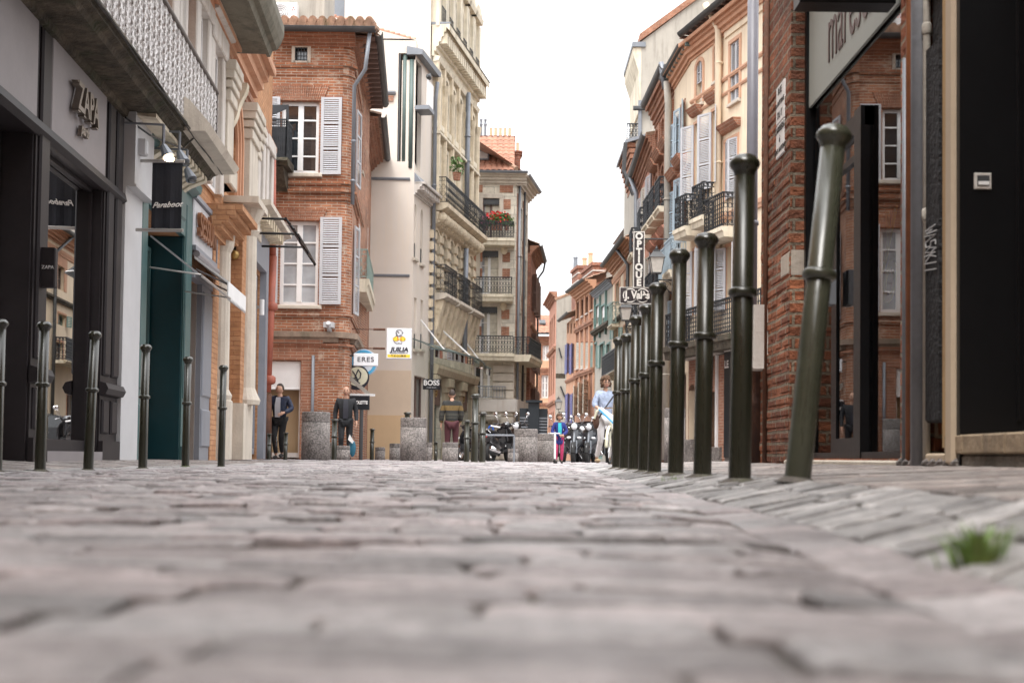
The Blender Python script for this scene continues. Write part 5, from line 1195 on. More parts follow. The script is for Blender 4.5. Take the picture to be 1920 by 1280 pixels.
# ================================================================ RIGHT ROW, NEAR: brick house with the glass shop
XN = 2.0
FN = Fr((XN, 11.0), (XN, 3.0))                 # u grows towards the camera
yu = lambda px, o=0: FN.fp(px, 800, o)[0]
zN = lambda px, py, o=0: FN.fp(px, py, o)[1]
uf = 11 - 10.3                                  # far corner of the house
ug0, ug1 = yu(1480), yu(1688)
zg0_ = .1
HN = thing('house', 'dark red old brick house with the wide glass shop window beside the leaning bollard', 'building', FN.w(2, 0, 0))
m = MB(FN); m.wall(uf, yu(1700), -.1, 11.5, [(ug0, ug1, zg0_ + .03, 3.7)], 0, .16); m.quad((uf, 0, -.1), (uf, -4, -.1), (uf, -4, 11.5), (uf, 0, 11.5)); m.box(uf + .01, 9, -6, -2.4, 0, 11.4); m.quad((uf, 0, 11.5), (9, 0, 11.5), (9, -4, 11.5), (uf, -4, 11.5)); m.quad((yu(1700), 0, 4.6), (9, 0, 4.6), (9, 0, 11.5), (yu(1700), 0, 11.5)); m.quad((ug0 - .1, -2.3, 3.75), (9, -2.3, 3.75), (9, 0, 3.75), (ug0 - .1, 0, 3.75))
hn_ = m
# single projecting and broken bricks in the pier
m = hn_; r2 = random.Random(5)
for i in range(420):
    u = r2.uniform(uf, ug0 - .03) if r2.random() < .8 else r2.uniform(ug1 + .02, yu(1702)); z = .1 + .085 * int(r2.uniform(0, 34)); l = r2.uniform(.1, .3); m.bbox(u, min(u + l, ug0 - .005) if u < ug0 else u + .06, -.02, r2.uniform(.002, .009), z + .004, z + .078, .006)
m.build('wall', 'brick_right', HN)
m = MB(FN); rr_ = FN.rect(1466, 474, 1482, 520); m.bbox(rr_[0], ug0 + .002, -.17, .012, rr_[2], rr_[3], .02); m.build('stone_block', 'stone_light', HN)
# glazing
M['mirror_glass'] = clearglass('shop_glass_bright', 3.4)
og = -.15; m = MB(FN); m.quad((ug0, og, zg0_), (ug1, og, zg0_), (ug1, og, 3.7), (ug0, og, 3.7)); 
fm = MB(FN); fm.box(ug0, ug0 + .05, og - .02, og + .05, zg0_, 3.7); fm.box(ug0, ug1, og - .02, og + .05, zg0_, zg0_ + .07); fm.box(ug1 - .03, ug1, og - .02, og + .03, zg0_, 3.7)
ugl = FN.fp(1562, 600, og)[0]; ug2 = FN.fp(1585, 600, og)[0]; ug3 = FN.fp(1613, 600, og)[0]; ug4 = FN.fp(1640, 600, og)[0]
zd = zN(1625, 203, og)
for a, c, oo in ((ugl, ugl + .13, .012), (ug3 + .05, ug3 + .2, .055)): fm.box(a, c, og - .02, og + oo, zg0_, zd)
fm.box(ugl, ug3 + .2, og - .02, og + .03, zd - .12, zd); fm.box(ugl + .16, ug3 + .06, og - .02, og + .02, zg0_, zg0_ + .16); fm.box(ugl + .16, ug3 + .06, og - .02, og + .02, zd - .28, zd - .24)
shopf = fm.build('shop_window', 'black', HN); m.build('pane', 'mirror_glass', shopf)
m = MB(FN); hz = (zN(1580, 505, og), zN(1580, 570, og)); m.box(ugl + .17, ugl + .24, og + .04, og + .1, hz[1], hz[0]); m.box(ugl + .09, ugl + .15, og + .04, og + .09, hz[1], hz[0]); m.build('door_handle', 'zinc', shopf)
m = MB(FN); m.bbox(ug0, ug1 + .1, -.3, .04, .02, zg0_ + .02, .01); m.build('doorstep', 'stone_light', HN)
# interior
m = MB(FN); m.box(ug0, ug1, -2.2, -2.1, 0, 3.7); m.box(ug0 - .05, ug0, -2.2, -.2, 0, 3.7); m.box(ug1, ug1 + .05, -2.2, -.2, 0, 3.7); m.box(ug0, ug1, -2.2, -.2, 3.68, 3.72); m.build('interior', 'shutter_brown', HN)
m = MB(FN); m.box(ug0, ug1, -2.2, -.2, .0, .09); m.build('shop_floor', 'tan_wall', HN)
def stripes(name, a, b_, sc):
    m, t, b = newmat(name); u = uvn(t, (sc, 1, 1)); wv = t.nodes.new('ShaderNodeTexWave'); wv.wave_type = 'BANDS'; wv.bands_direction = 'X'; wv.inputs['Scale'].default_value = 1
    t.links.new(u.outputs[0], wv.inputs['Vector']); r = ramp(t, wv.outputs['Fac'], [(.45, a), (.55, b_)]); t.links.new(r.outputs[0], b.inputs['Base Color']); b.inputs['Roughness'].default_value = .8; return m
M['striped_cloth'] = stripes('striped_cloth', (.03, .04, .08), (.75, .75, .75), 9)
def hung(lab, u0, u1, z0, z1, mat, o=-.42, cat='garment', nm='hanging_garment'):
    t = thing(nm, lab, cat, FN.w((u0 + u1) / 2, o, z0)); m = MB(FN); n = 16; V = []
    for i in range(n + 1):
        for j in range(7): k = j / 6; V.append((u0 + (u1 - u0) * (i / n - .5) * (.7 + .3 * k) + (u1 - u0) * .5, o + .035 * math.sin(i * 1.6) * (.3 + k), z1 + (z0 - z1) * k))
    F = [(i * 7 + j, (i + 1) * 7 + j, (i + 1) * 7 + j + 1, i * 7 + j + 1) for i in range(n) for j in range(6)]
    m.add(V, F); m.add([(a, b - .05, c) for a, b, c in V], F); m.build('cloth', mat, t); MB(FN).tube([(u0, o - .02, z1 - .02), ((u0 + u1) / 2, o - .02, z1 + .08), (u1, o - .02, z1 - .02)], .01, 5).build('hanger', 'steel', t)
hung('black and white striped garment hanging behind the shop glass', ug3 + .35, ug3 + .75, zN(1650, 720, -.4), zN(1650, 300, -.4), 'striped_cloth')
M['orange_cloth'] = plain('orange_cloth', (.55, .18, .04), .8, .2, 5, .004)
hung('orange garment low behind the glass at the far side of the shop door', FN.fp(1536, 800, -.4)[0], FN.fp(1548, 800, -.4)[0] + .1, zN(1540, 845, -.4), zN(1540, 762, -.4), 'orange_cloth')
M['yellow'] = paint('yellow_vinyl', (.75, .6, .05), .4)
text('lettering', 'yo', .5, FN, FN.fp(1662, 470, og)[0], og - .01, zN(1660, 470, og), 'yellow', shopf, ext=.003, shear=.3, vert=.6)
# frosted band with name
M['frosted'] = plain('frosted_band', (.36, .38, .35), .6, .05, 1, 0)
zp = 2.66; m = MB(FN); m.box(FN.fp(1524, 150, og)[0], ug1 - .04, og + .012, og + .03, zp, 3.5); m.build('sign_band', 'frosted', HN)
M['brown_letter2'] = paint('maroon_letter', (.09, .045, .04), .4)
text('lettering', 'maresca', .62, FN, FN.fp(1561, 100, og)[0], og + .034, zp + .33, 'brown_letter2', HN, align='LEFT', ext=.003, sx=.55, off=-.004)
# black projecting box sign
q, q2 = at(1500, 3, 6.9), at(1681, 3, 6.9); s = thing('shop_sign', 'large black box sign jutting out over the shop window at the top of the photo', 'sign', (q.x, 6.9, q.z)); f = Fr((q.x, 6.9), u=(1, 0, 0), n=(0, -1, 0)); MB(f).bbox(0, q2.x - q.x, -.16, 0, q.z, q.z + .45, .01).build('sign_box', 'black', s); MB(f).tube([(q2.x - q.x - .02, -.08, q.z + .1), (q2.x - q.x + .12, -.08, q.z + .1)], .03, 6).build('bracket', 'black', s)
# right pier, pipes, post, jamb
vert = lambda nm, lab, cat, px, r, mat, z0, z1, o, rings=(): (lambda t: (pipe(t, FN, [(yu(px, o), o, z1), (yu(px, o), o, z0)], r, mat, 'pipe_tube', rings), t))(thing(nm, lab, cat, FN.w(yu(px, o), o, z0)))
m = MB(FN); m.box(yu(1700), yu(1745), -.2, -.02, -.1, 4.6); m.build('brick_infill', 'brick_right', HN)
vert('conduit', 'thin grey conduit on the brick pier right of the shop glass', 'pipe', 1697, .016, 'zinc', .1, zN(1694, 122), .02)
M['copper'] = plain('copper_pipe', (.3, .11, .045), .5, .35, 4, .002, metal=.3, stain=(.1, .05, .03)); vert('downpipe', 'reddish copper pipe running up beside the grey conduit', 'pipe', 1706, .022, 'copper', .08, 4.5, .02)
M['old_zinc'] = plain('old_zinc', (.2, .21, .23), .5, .2, 3, .003, metal=.2, stain=(.3, .3, .3)); vert('downpipe', 'fat grey-blue zinc downpipe between the copper pipe and the black timber post', 'pipe', 1725, .045, 'old_zinc', .08, 4.5, .03); vert('conduit', 'pale thin conduit hugging the black timber post', 'pipe', 1737, .018, 'stucco_grey', .08, 4.4, .02, (1.3, 2.2))
M['charred'] = plain('black_timber', (.009, .009, .011), .6, .4, 8, .02, spec=.4); m = MB(FN); a, c = yu(1746), yu(1774); zz = [.3, 1.2, 2.1, 2.35, 3.2, 4.6]
for i in range(5): m.bbox(a + r2.uniform(-.008, .008), c, -.1, .03 + (.0 if i != 2 else -.03), zz[i], zz[i + 1], .012)
pt = m.build('timber_post', 'charred', HN)
M['graffiti'] = plain('graffiti_paint', (.5, .5, .5), .6, .1, 4, 0)
gf_ = Fr(FN.w((a + c) / 2, .036, 0), u=FN.u, n=FN.n); m = MB(gf_); zt_ = zN(1755, 428) ; zbm = zN(1760, 512); n = 0; P = []
glyph = {'W': [(0, 1), (.25, 0), (.5, .7), (.75, 0), (1, 1)], 'A': [(0, 0), (.5, 1), (1, 0), (.75, .45), (.2, .45)], 'S': [(1, .9), (.3, 1), (.2, .6), (.9, .45), (.8, .05), (0, .1)], 'O': [(.5, 1), (.05, .5), (.5, 0), (.95, .5), (.5, 1)], 'K': [(.1, 1), (.1, 0), (.1, .45), (.9, 1), (.3, .5), (1, 0)], '/': [(.2, 0), (.7, 1)]}
for i, ch in enumerate('WASOK//'):
    zt2 = zt_ - (zt_ - zbm) * i / 7; hh = (zt_ - zbm) / 7 * .95; P = [(-.085 + .17 * (1 - (1 - y_)) * .9 + .02 * (x_ - .5), 0, zt2 - hh * x_) for x_, y_ in glyph[ch]]; m.tube(P, .0035, 4)
m.build('graffiti', 'graffiti', pt)
M['ochre'] = plain('ochre_render', (.46, .3, .14), .8, .08, 2, .002, stain=(.3, .19, .1)); M['sand'] = plain('sand_render', (.5, .4, .29), .8, .08, 2, .002)
m = MB(FN); m.box(yu(1775), yu(1791), -.1, .02, .18, 4.6); m.build('door_jamb', 'ochre', HN); m = MB(FN); m.bbox(yu(1791), yu(1806), -.5, .05, .1, 4.6, .015); m.build('door_jamb', 'sand', HN)
m = MB(FN); uj = yu(1806); m.box(uj + .001, uj + .04, -.75, .03, .1, 4.6); m.box(uj + .04, 8.4, -.75, -.7, .1, 4.6); bd = m.build('black_panelling', 'black', HN)
fj = Fr(FN.w(uj + .04, 0, 0), u=-FN.n, n=FN.u)      # faces the camera
q = at(1842, 340, FN.w(uj + .04, 0, 0).y); uq = (q - fj.A).dot(fj.u); sw_ = thing('doorbell', 'small square pale doorbell plate with a dark button on the black panelling', 'doorbell', q)
MB(fj).bbox(uq - .038, uq + .038, 0, .008, q.z - .036, q.z + .036, .003).build('plate', 'stone_white', sw_); MB(fj).box(uq - .026, uq + .028, .008, .011, q.z - .02, q.z + .024).build('button', 'zinc_dark', sw_); MB(fj).box(uq - .022, uq + .026, .011, .013, q.z - .018, q.z - .002).build('name_slip', 'white', sw_)
m = MB(fj); q = at(1905, 400, 5.6); m.bbox(.22, .24, 0, .012, .3, 4.5, .004); m.build('moulding', 'black', bd)
st_ = thing('doorstep', 'worn beige stone doorstep below the black doorway at the right edge', 'step', FN.w(yu(1850), 0, 0)); u0_ = yu(1784); m = MB(FN)
k = u0_
while k < 8.3: m.bbox(k, min(k + .24, 8.3) - .003, -.6, .035, .15, .235, .008); k += .24
M['step_stone'] = plain('step_stone', (.33, .25, .165), .9, .35, 5, .008, stain=(.12, .1, .075)); m.build('tread', 'step_stone', st_); m = MB(FN); m.bbox(u0_ + .01, 8.3, -.6, .02, .0, .148, .01); M['rough_concrete'] = plain('rough_concrete', (.2, .18, .15), .95, .5, 6, .02, stain=(.08, .08, .055)); m.build('riser', 'rough_concrete', st_)
m = MB(FN); m.bbox(yu(1742), u0_ - .01, -.1, .03, .1, .155, .01); m.build('sill', 'sand', HN)
for i in range(9): u = yu(1700) + .1 * i; MB(FN).ell((u, .02, H(2, 6.4 - .1 * i) + .01), (.05, .03, .025), 7, 5, lambda d: 1 + .2 * math.sin(d.x * 9 + d.z * 7)).build('rubble_stone', 'granite', HN)
# pipe at far corner, meter box, street plates
q = at(1410.5, 300, 10.42); dp = thing('downpipe', 'tall grey-violet downpipe with rusty iron foot at the far corner of the brick house', 'pipe', (q.x, q.y, 0)); M['violet_pipe'] = paint('violet_grey_paint', (.24, .245, .285), .45)
m = MB(); zr_ = at(1420, 684, 10.42).z; m.tube([(q.x, 10.42, zr_), (q.x + .0, 10.42, 4.5)], .046, 14); [m.lathe(q.x, 10.42, [(.047, z - .02), (.056, z - .015), (.056, z + .015), (.047, z + .02)], 14) for z in (1.3, 2.05)]; m.build('pipe_upper', 'violet_pipe', dp, smooth=True)
m = MB(); m.lathe(q.x + .045, 10.42, [(.09, .0), (.09, zr_ - .35), (.1, zr_ - .34), (.1, zr_ - .28), (.092, zr_ - .27), (.095, zr_ - .01), (.1, zr_)], 14); m.build('pipe_foot', 'rust', dp, smooth=True)
vert('conduit', 'brown rusty conduit on the far edge of the brick house', 'pipe', 1434, .02, 'rust', .1, 4.3, .02)
rr_ = FN.rect(1423, 558, 1441, 688, .12); mbx = thing('meter_box', 'pale utility meter box fixed to the brick wall beside the rusty pipe foot', 'box', FN.w(uf + .1, .05, rr_[2])); m = MB(FN); m.bbox(uf + .02, uf + .3, 0, .12, rr_[2] + .02, rr_[3], .012); m.build('case', 'stone_white', mbx)
for k_ in range(6): MB(FN).tube([(uf + .1 + .05 * (k_ % 2), .121, rr_[3] - .06 - .03 * (k_ // 2)), (uf + .1 + .05 * (k_ % 2), .124, rr_[3] - .06 - .03 * (k_ // 2))], .008, 6).build('vent_hole', 'black', mbx)
for i, (y0, y1, tx) in enumerate(((160, 233, ('RUE', 'St ANTOINE', 'DU T')), (232, 297, ('CARRIERA', 'd', 'SANT ANTONI')))):
    a, c = yu(1456), yu(1470.5); z0, z1 = zN(1463, y1), zN(1463, y0); t = thing('street_sign', 'white enamel street name plate, %s of the two on the brick house' % ('upper' if i == 0 else 'lower'), 'street sign', FN.w(a, .03, z0), 'street name plates'); MB(FN).bbox(a, c, .0, .015, z0 + .008, z1 - .008, .003).build('plate', 'white', t)
    for j, s_ in enumerate(tx): text('lettering', s_, .075 if len(s_) < 9 else .055, FN, (a + c) / 2, .017, z1 - (z1 - z0) * (.2 + .3 * j), 'black', t, ext=.001)
# ================================================================ CREAM AND BRICK ROW FURTHER UP ON THE RIGHT
F6a = FR(1259, 43.5, 1291, 40.4); F6 = Fr(F6a.w(F6a.L, 0, 0), at(1432, HZ(1432), 35.2))
zt6 = F6.Z(1320, 98)
R_ = F6.rect
wins = {'top': [R_(1306, 115, 1318, 195) + (.2,), R_(1340, 80, 1352, 150) + (.2,), R_(1370, 78, 1387, 190)],
        'mid': [R_(1303, 232, 1312, 372), R_(1336, 208, 1345, 350), R_(1360, 262, 1383, 372)],
        'low': [R_(1300, 470, 1308, 590), R_(1330, 460, 1344, 585), R_(1363, 462, 1376, 578)]}
ops = [r for k in wins for r in wins[k]]
gops6 = [R_(1291, 720, 1304, 862) + (.3,), R_(1334, 735, 1342, 862), R_(1364, 700, 1384, 862)]
H6 = shell('house', 'cream yellow rendered house with orange brick cornice, louvred shutters and iron balconies', F6, 0, F6.L, zt6, 'stucco_yellow', ops + gops6, depth=8)
for r in wins['top']: window(H6, F6, r[:4], o=-.2, nx=1, nz=2, surround='salmon', sw=.12, so=.04, arch=r[4] if len(r) > 4 else 0, sill='stone_light')
for r in wins['mid'] + wins['low']: window(H6, F6, r, o=-.28, nx=2, nz=3, fm='white', surround='salmon', sw=.1, so=.03)
# jambs show brick
for k, L_ in wins.items():
    for i, r in enumerate(L_):
        a, c, z0, z1 = r[:4]; wd = (c - a) * .5
        if k == 'top': 
            zlow = z0 + (.7 if i == 0 else .05); shutter(H6, F6, a, wd, zlow, z1, 1, 0, panels=2, o=-.05); shutter(H6, F6, c, wd, zlow, z1, -1, 0, panels=2, o=-.05)
        elif i == 2 and k == 'mid': shutter(H6, F6, a, wd, z0, z1, 1, R(18), panels=3, o=-.03); shutter(H6, F6, c, wd, z0, z1, -1, R(18), panels=3, o=-.03)
        else: shutter(H6, F6, a, .55, z0, z1, -1, R(25), panels=3); shutter(H6, F6, c, .55, z0, z1, 1, R(25), panels=3)
        if k != 'low': m = MB(F6); m.prof([(0, z1 + .25), (.1, z1 + .28), (.22, z1 + .42), (.26, z1 + .5), (0, z1 + .52)], a - .2, c + .2) if k == 'mid' else None; 
        if k == 'mid': m.build('window_hood', 'brick_trim', H6)
for (r, yb, yt) in ((wins['mid'][0], 432, 375), (wins['mid'][1], 412, 350), (wins['mid'][2], 430, 368)):
    a, c = r[0] - .25, r[1] + .25; um = (a + c) / 2; z0 = r[2] - .95; railing(H6, F6, a, c, .55, z0, r[2] + .02, .13, .016, slab='stone_plain', slabh=.3)
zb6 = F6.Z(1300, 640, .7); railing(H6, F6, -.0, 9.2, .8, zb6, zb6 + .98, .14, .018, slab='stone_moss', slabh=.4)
cornice(H6, F6, -.1, F6.L, zt6, .55, .42, 'stucco_orange'); band(H6, F6, 0, F6.L, F6.Z(1330, 190) - .15, .09, .05, 'salmon'); band(H6, F6, 0, F6.L, wins['mid'][0][3] + .75, .1, .06, 'salmon')
band(H6, F6, 0, F6.L, wins['low'][0][3] + .5, .25, .08, 'salmon')
z7 = zt6 + .55; uq6 = F6.U(1353, 50); zge = 13.55; MB(F6).box(0, F6.L, -4, -.1, z7, zge - .1).build('attic_wall', 'stucco_yellow', H6); gutter(H6, F6, .3, uq6 + 3, .5, zge, .12); m = MB(F6)
for i in range(22): m.box(.2 + i * .4, .3 + i * .4, 0, .5, zge - .14, zge - .05)
m.build('rafter', 'shutter_brown', H6); tiles(H6, F6, .3, F6.L, .45, zge, 3, .9, 'tile_old', .25)
pipe(H6, F6, [(uq6 - .1, .5, z7 + .5), (uq6 + .1, .15, z7 - .3), (uq6 + .1, .12, 3.8)], .1, 'stucco_yellow', rings=(12, 9, 6))
MB(F6).box(uq6 + .3, F6.L, .0, .05, zt6 - .1, zt6 + 2.5).build('attic_wall', 'stucco_yellow', H6)
# ground floor brick with granite foot, shops
z3 = F6.Z(1300, 668); m = MB(F6); m.wall(0, F6.L, .0, z3, gops6, .02, .3); m.build('shop_wall', 'brick_far', H6)
m = MB(F6); m.bbox(-.05, .45, 0, .12, 0, .75, .02); m.bbox(3.0, 4.9, 0, .12, 0, .5, .02); m.bbox(1.7, 2.6, 0, .12, 0, .5, .02); build_each(m, 'granite_foot', 'granite', H6)
for r in gops6: window(H6, F6, r[:4], o=-.25, nx=1, nz=1, fm='stucco_grey')
m = MB(F6); c = gops6[0][1] + .05; m.box(c, c + .7, 0, .05, .4, z3 - .5); m.build('render_panel', 'stone_white', H6)
m = MB(F6); u = F6.U(1345, 750); m.box(u, u + .12, 0, .08, .4, z3); m.build('white_post', 'white', H6)
aw6 = thing('awning', 'folded awning arm and white awning rail above the brick arch shop', 'awning', F6.w(2, .3, z3)); m = MB(F6); m.prof([(0, z3 + .1), (.5, z3 - .05), (.5, z3 - .2), (0, z3 - .05)], .3, 3.2); m.prof([(0, z3 + .15), (.5, z3), (.5, z3 - .15), (0, z3)], 3.8, 6.5); m.build('awning_roll', 'stone_white', aw6); m = MB(F6); m.tube([(F6.U(1342, 680), .1, z3 - .1), (F6.U(1349, 745), .3, z3 - 1.6)], .03, 5); m.build('awning_arm', 'black', aw6)
q = F6.rect(1364, 655, 1384, 712, .05); lb = thing('shop_sign', 'tall black panel with white letters LE at the far end of the cream house', 'sign', F6.w(q[0], .1, 2)); MB(F6).bbox(q[0], q[1] + .2, 0, .16, .2, q[3], .01).build('sign_board', 'sign_black', lb); text('lettering', 'LE', .3, F6, q[0] + .2, .17, F6.Z(1370, 683, .1), 'white', lb, ext=.004, off=.008)
# nearer bend of the same cream house (blue shutters)
r6 = [F6a.rect(1266, 228, 1272, 318), F6a.rect(1278, 198, 1284, 288), F6a.rect(1266, 355, 1272, 470), F6a.rect(1278, 330, 1284, 452), F6a.rect(1266, 560, 1272, 640), F6a.rect(1279, 550, 1285, 630)]
zt7 = F6a.Z(1275, 152)
H7 = shell('house', 'narrow cream house with pale blue louvred shutters where the street bends', F6a, 0, F6a.L - .01, zt7, 'stucco_yellow', r6 + [(.6, 2.6, 0, 2.9)], depth=8)
for r in r6: window(H7, F6a, r, o=-.2, nx=2, nz=3, surround='brick_trim', sw=.12); shutter(H7, F6a, r[0], .5, r[2], r[3], -1, R(15), 'shutter_blue', 3); shutter(H7, F6a, r[1], .5, r[2], r[3], 1, R(15), 'shutter_blue', 3)
for r in r6[2:4]: 
    m = MB(F6a); m.prof([(0, r[3] + .3), (.2, r[3] + .35), (.35, r[3] + .6), (0, r[3] + .62)], r[0] - .3, r[1] + .3); m.build('window_hood', 'brick_trim', H7); railing(H7, F6a, r[0] - .3, r[1] + .3, .5, r[2] - 1, r[2], .1, .02, 'shutter_blue', slab='stone_plain', slabh=.25)
cornice(H7, F6a, 0, F6a.L, zt7, .6, .42, 'stucco_orange'); band(H7, F6a, 0, F6a.L, r6[0][2] - .5, .15, .1, 'brick_trim'); window(H7, F6a, (.6, 2.6, 0.05, 2.9), o=-.2, nx=2, nz=1, fm='shutter_brown')
MB(F6a).box(0, F6a.L, -6, -.4, zt7, zt7 + .9).build('attic_wall', 'stucco_grey', H7)
m = MB(F6a); zq_ = 13.35; m.prof([(.3, zq_), (-3, zq_ + .9), (-3, zq_ + .8), (.3, zq_ - .08)], -.6, F6a.L); m.build('roof', 'loggia_green', H7); gutter(H7, F6a, -.6, F6a.L, .33, zq_, .12); m = MB(F6a)
for i in range(10): m.box(-.5 + .45 * i, -.38 + .45 * i, -.4, .3, zq_ - .22, zq_ - .1)
m.build('rafter', 'loggia_green', H7); tiles(H7, F6a, -.6, F6a.L, .25, zq_ + .08, 3, .8, 'tile', .25)
pipe(H7, F6a, [(-.05, .25, zt7 + .3), (-.05, .2, zt7 - .5), (-.05, .2, .1)], .12, 'stucco_grey', rings=(9, 6, 3))
# red brick house with arched windows
F5 = Fr(at(1223, HZ(1223), 48.3), F6a.w(-.02, 0, 0)); L5 = F5.L; zt5 = F5.Z(1240, 215); bz = []
for i in range(3):
    u = L5 * (i + .5) / 3
    for (y0, y1) in ((232, 292), (318, 408), (470, 560), (600, 660)): z0, z1 = F5.Z(1240, y1), F5.Z(1240, y0); bz.append((u - .42, u + .42, z0, z1, .35))
H5 = shell('house', 'tall red brick house with arched windows and a dark gutter eave behind the street lantern', F5, 0, L5, zt5, 'brick_far', bz, depth=8)
for i, r in enumerate(bz):
    w_ = window(H5, F5, r[:4], o=-.2, nx=2, nz=3, surround='brick_trim', sw=.12, so=.06, arch=.35)
    if i % 4 == 1: railing(H5, F5, r[0] - .2, r[1] + .2, .45, r[2] - .1, r[2] + .9, .12, .018, slab='stone_plain', slabh=.2); MB(F5).prof([(0, r[3] + .2), (.25, r[3] + .25), (.4, r[3] + .5), (0, r[3] + .55)], r[0] - .25, r[1] + .25).build('window_hood', 'brick_trim', H5)
    if i % 4 == 2: railing(H5, F5, r[0] - .2, r[1] + .2, .45, r[2] - .1, r[2] + .9, .12, .018, slab='stone_plain', slabh=.2); MB(F5).prof([(0, r[3] + .2), (.25, r[3] + .25), (.4, r[3] + .45), (0, r[3] + .5)], r[0] - .25, r[1] + .25).build('window_hood', 'stucco_pink', H5)
for k_ in range(4): u = L5 * k_ / 3; MB(F5).bbox(max(0, u - .15), min(L5, u + .15), 0, .1, 3.6, zt5 - .3, .02).build('pilaster', 'brick_trim', H5)
cornice(H5, F5, 0, L5, zt5 - .1, .8, .38, 'brick_trim'); zq5 = zt5 + .8; gutter(H5, F5, -.3, L5, .36, zq5 + .1, .17, 'zinc_dark'); m = MB(F5); m.prof([(.36, zq5 + .1), (-5, zq5 + 1.2), (-5, zq5 - .1), (.36, zq5)], -.2, L5); m.build('roof', 'zinc_dark', H5); pipe(H5, F5, [(L5 - .1, .45, zq5 + .2), (L5 - .2, .3, zt5 + .1)], .09, 'zinc')
MB(F5).box(0, L5, 0, .12, .0, 3.3).build('shop_front', 'shutter_brown', H5)
# brick house with white shutters (behind the optician sign)
F4 = Fr(at(1190, HZ(1190), 57), F5.w(-.02, 0, 0)); L4 = F4.L; zt4 = F4.Z(1202, 345); b4 = []
for i in range(4):
    u = L4 * (i + .5) / 4
    for (y0, y1) in ((365, 470), (505, 600), (640, 720)): b4.append((u - .4, u + .4, F4.Z(1206, y1), F4.Z(1206, y0)))
H4 = shell('house', 'brick house with white shutters and curved eave gutter right behind the optician sign', F4, 0, L4, zt4, 'stucco_pink', b4, depth=7)
for i, r in enumerate(b4): window(H4, F4, r, o=-.2, nx=2, nz=3, surround='brick_trim', sw=.1); shutter(H4, F4, r[0], .5, r[2], r[3], -1, R(12), 'shutter_white' if i % 2 else 'shutter_grey', 3, .07); shutter(H4, F4, r[1], .5, r[2], r[3], 1, R(12), 'shutter_white', 3, .07)
for r in (b4[3], b4[9], b4[4]): railing(H4, F4, r[0] - .3, r[1] + .3, .5, r[2] - .1, r[2] + .9, .13, .02, slab='stone_plain', slabh=.2)
cornice(H4, F4, 0, L4, zt4 - .2, .7, .35, 'brick_trim'); gutter(H4, F4, -.4, L4, .35, zt4 + .6, .17); m = MB(F4); m.prof([(.34, zt4 + .6), (-4, zt4 + 1.3), (-4, zt4), (.34, zt4 + .5)], -.3, L4); m.build('roof', 'tile_old', H4); pipe(H4, F4, [(L4 * .15, .4, zt4 + .5), (L4 * .25, .2, zt4 - .4), (L4 * .25, .15, .2)], .1, 'zinc')
# block with a zinc roof and deep brick eave above it, tall grey gable with small balcony
q0, q1 = at(1191, 400, 58.5), at(1240, 400, 58.5); FB4 = Fr((q0.x, 58.5), (q1.x, 58.5)); z_ = at(1209, 262, 58.5).z
HB4 = shell('building', 'pale block with a zinc verge and layered brick eave standing above the white-shuttered brick house', FB4, 0, FB4.L, z_, 'stucco_grey', (), depth=6)
m = MB(FB4)
for i in range(7): m.box(-.06 * i - .02, .5, -4 - .1 * i, -.02, z_ - 1.9 + .26 * i, z_ - 1.9 + .26 * i + .2)
m.build('eave_corbel', 'brick_trim', HB4); m = MB(FB4); m.add([(-.5, .2, z_ - .2), (FB4.L, .2, z_ + .3), (FB4.L, -5, z_ + .3), (-.5, -5, z_ - .2), (-.5, .2, z_ - .05), (FB4.L, .2, z_ + .45), (FB4.L, -5, z_ + .45), (-.5, -5, z_ - .05)], [(0, 1, 2, 3), (4, 5, 6, 7), (0, 1, 5, 4), (1, 2, 6, 5), (2, 3, 7, 6), (3, 0, 4, 7)]); m.build('roof', 'zinc', HB4)
MB(FB4).tube([(-.5, .25, z_ - .2), (-.55, .1, z_ - 1.5), (-.1, .1, z_ - 2.6)], .1, 8).build('downpipe', 'zinc_dark', HB4)
q0, q1 = at(1200, 400, 63), at(1345, 400, 63); FT = Fr((q0.x, 63), (q1.x, 63)); m = MB(FT); zA_, zB_ = FT.Z(1200, 78), FT.Z(1320, -10)
HT = thing('building', 'tall grey rendered gable wall with a brown coping rising above the right-hand row', 'building', (q0.x + 2, 63, 0))
m.prism([(0, 0), (FT.L, 0), (FT.L, zB_ + .6), (FT.U(1320, 0), zB_), (0, zA_)], -6, 0); m.build('wall', 'stucco_grey', HT); uT = FT.U(1320, 0); m = MB(FT); m.prism([(-.1, zA_), (uT, zB_), (uT, zB_ + .35), (-.1, zA_ + .35)], -6, .12); m.build('coping', 'brick_trim', HT)
m = MB(FT); m.prism([(-.42, zA_ - .3), (0, zA_ - .3), (0, zA_ - 3.4), (-.08, zA_ - 3.4), (-.12, zA_ - 1.5), (-.38, zA_ - .7)], -5, -.01); m.build('cornice', 'stone_plain', HT); MB(FT).box(-.46, .2, -5, .1, zA_ - .29, zA_ - .05).build('cornice_cap', 'zinc', HT)
m = MB(FT); m.box(-.7, .4, -2.5, -.3, FT.Z(1185, 270), FT.Z(1185, 270) + .35); m.build('balcony_slab', 'stone_light', HT); railing(HT, FT, -.66, -.05, -.35, FT.Z(1185, 262), FT.Z(1185, 229), .14, .02, side=False)
MB(FT).tube([(-.05, .1, zA_ - 3), (-.05, .1, 8)], .1, 8).build('downpipe', 'zinc', HT); MB(FT).tube([(-.4, .2, FT.Z(1200, 205)), (1.1, .2, FT.Z(1200, 205))], .12, 6).build('pipe_stub', 'zinc_dark', HT)
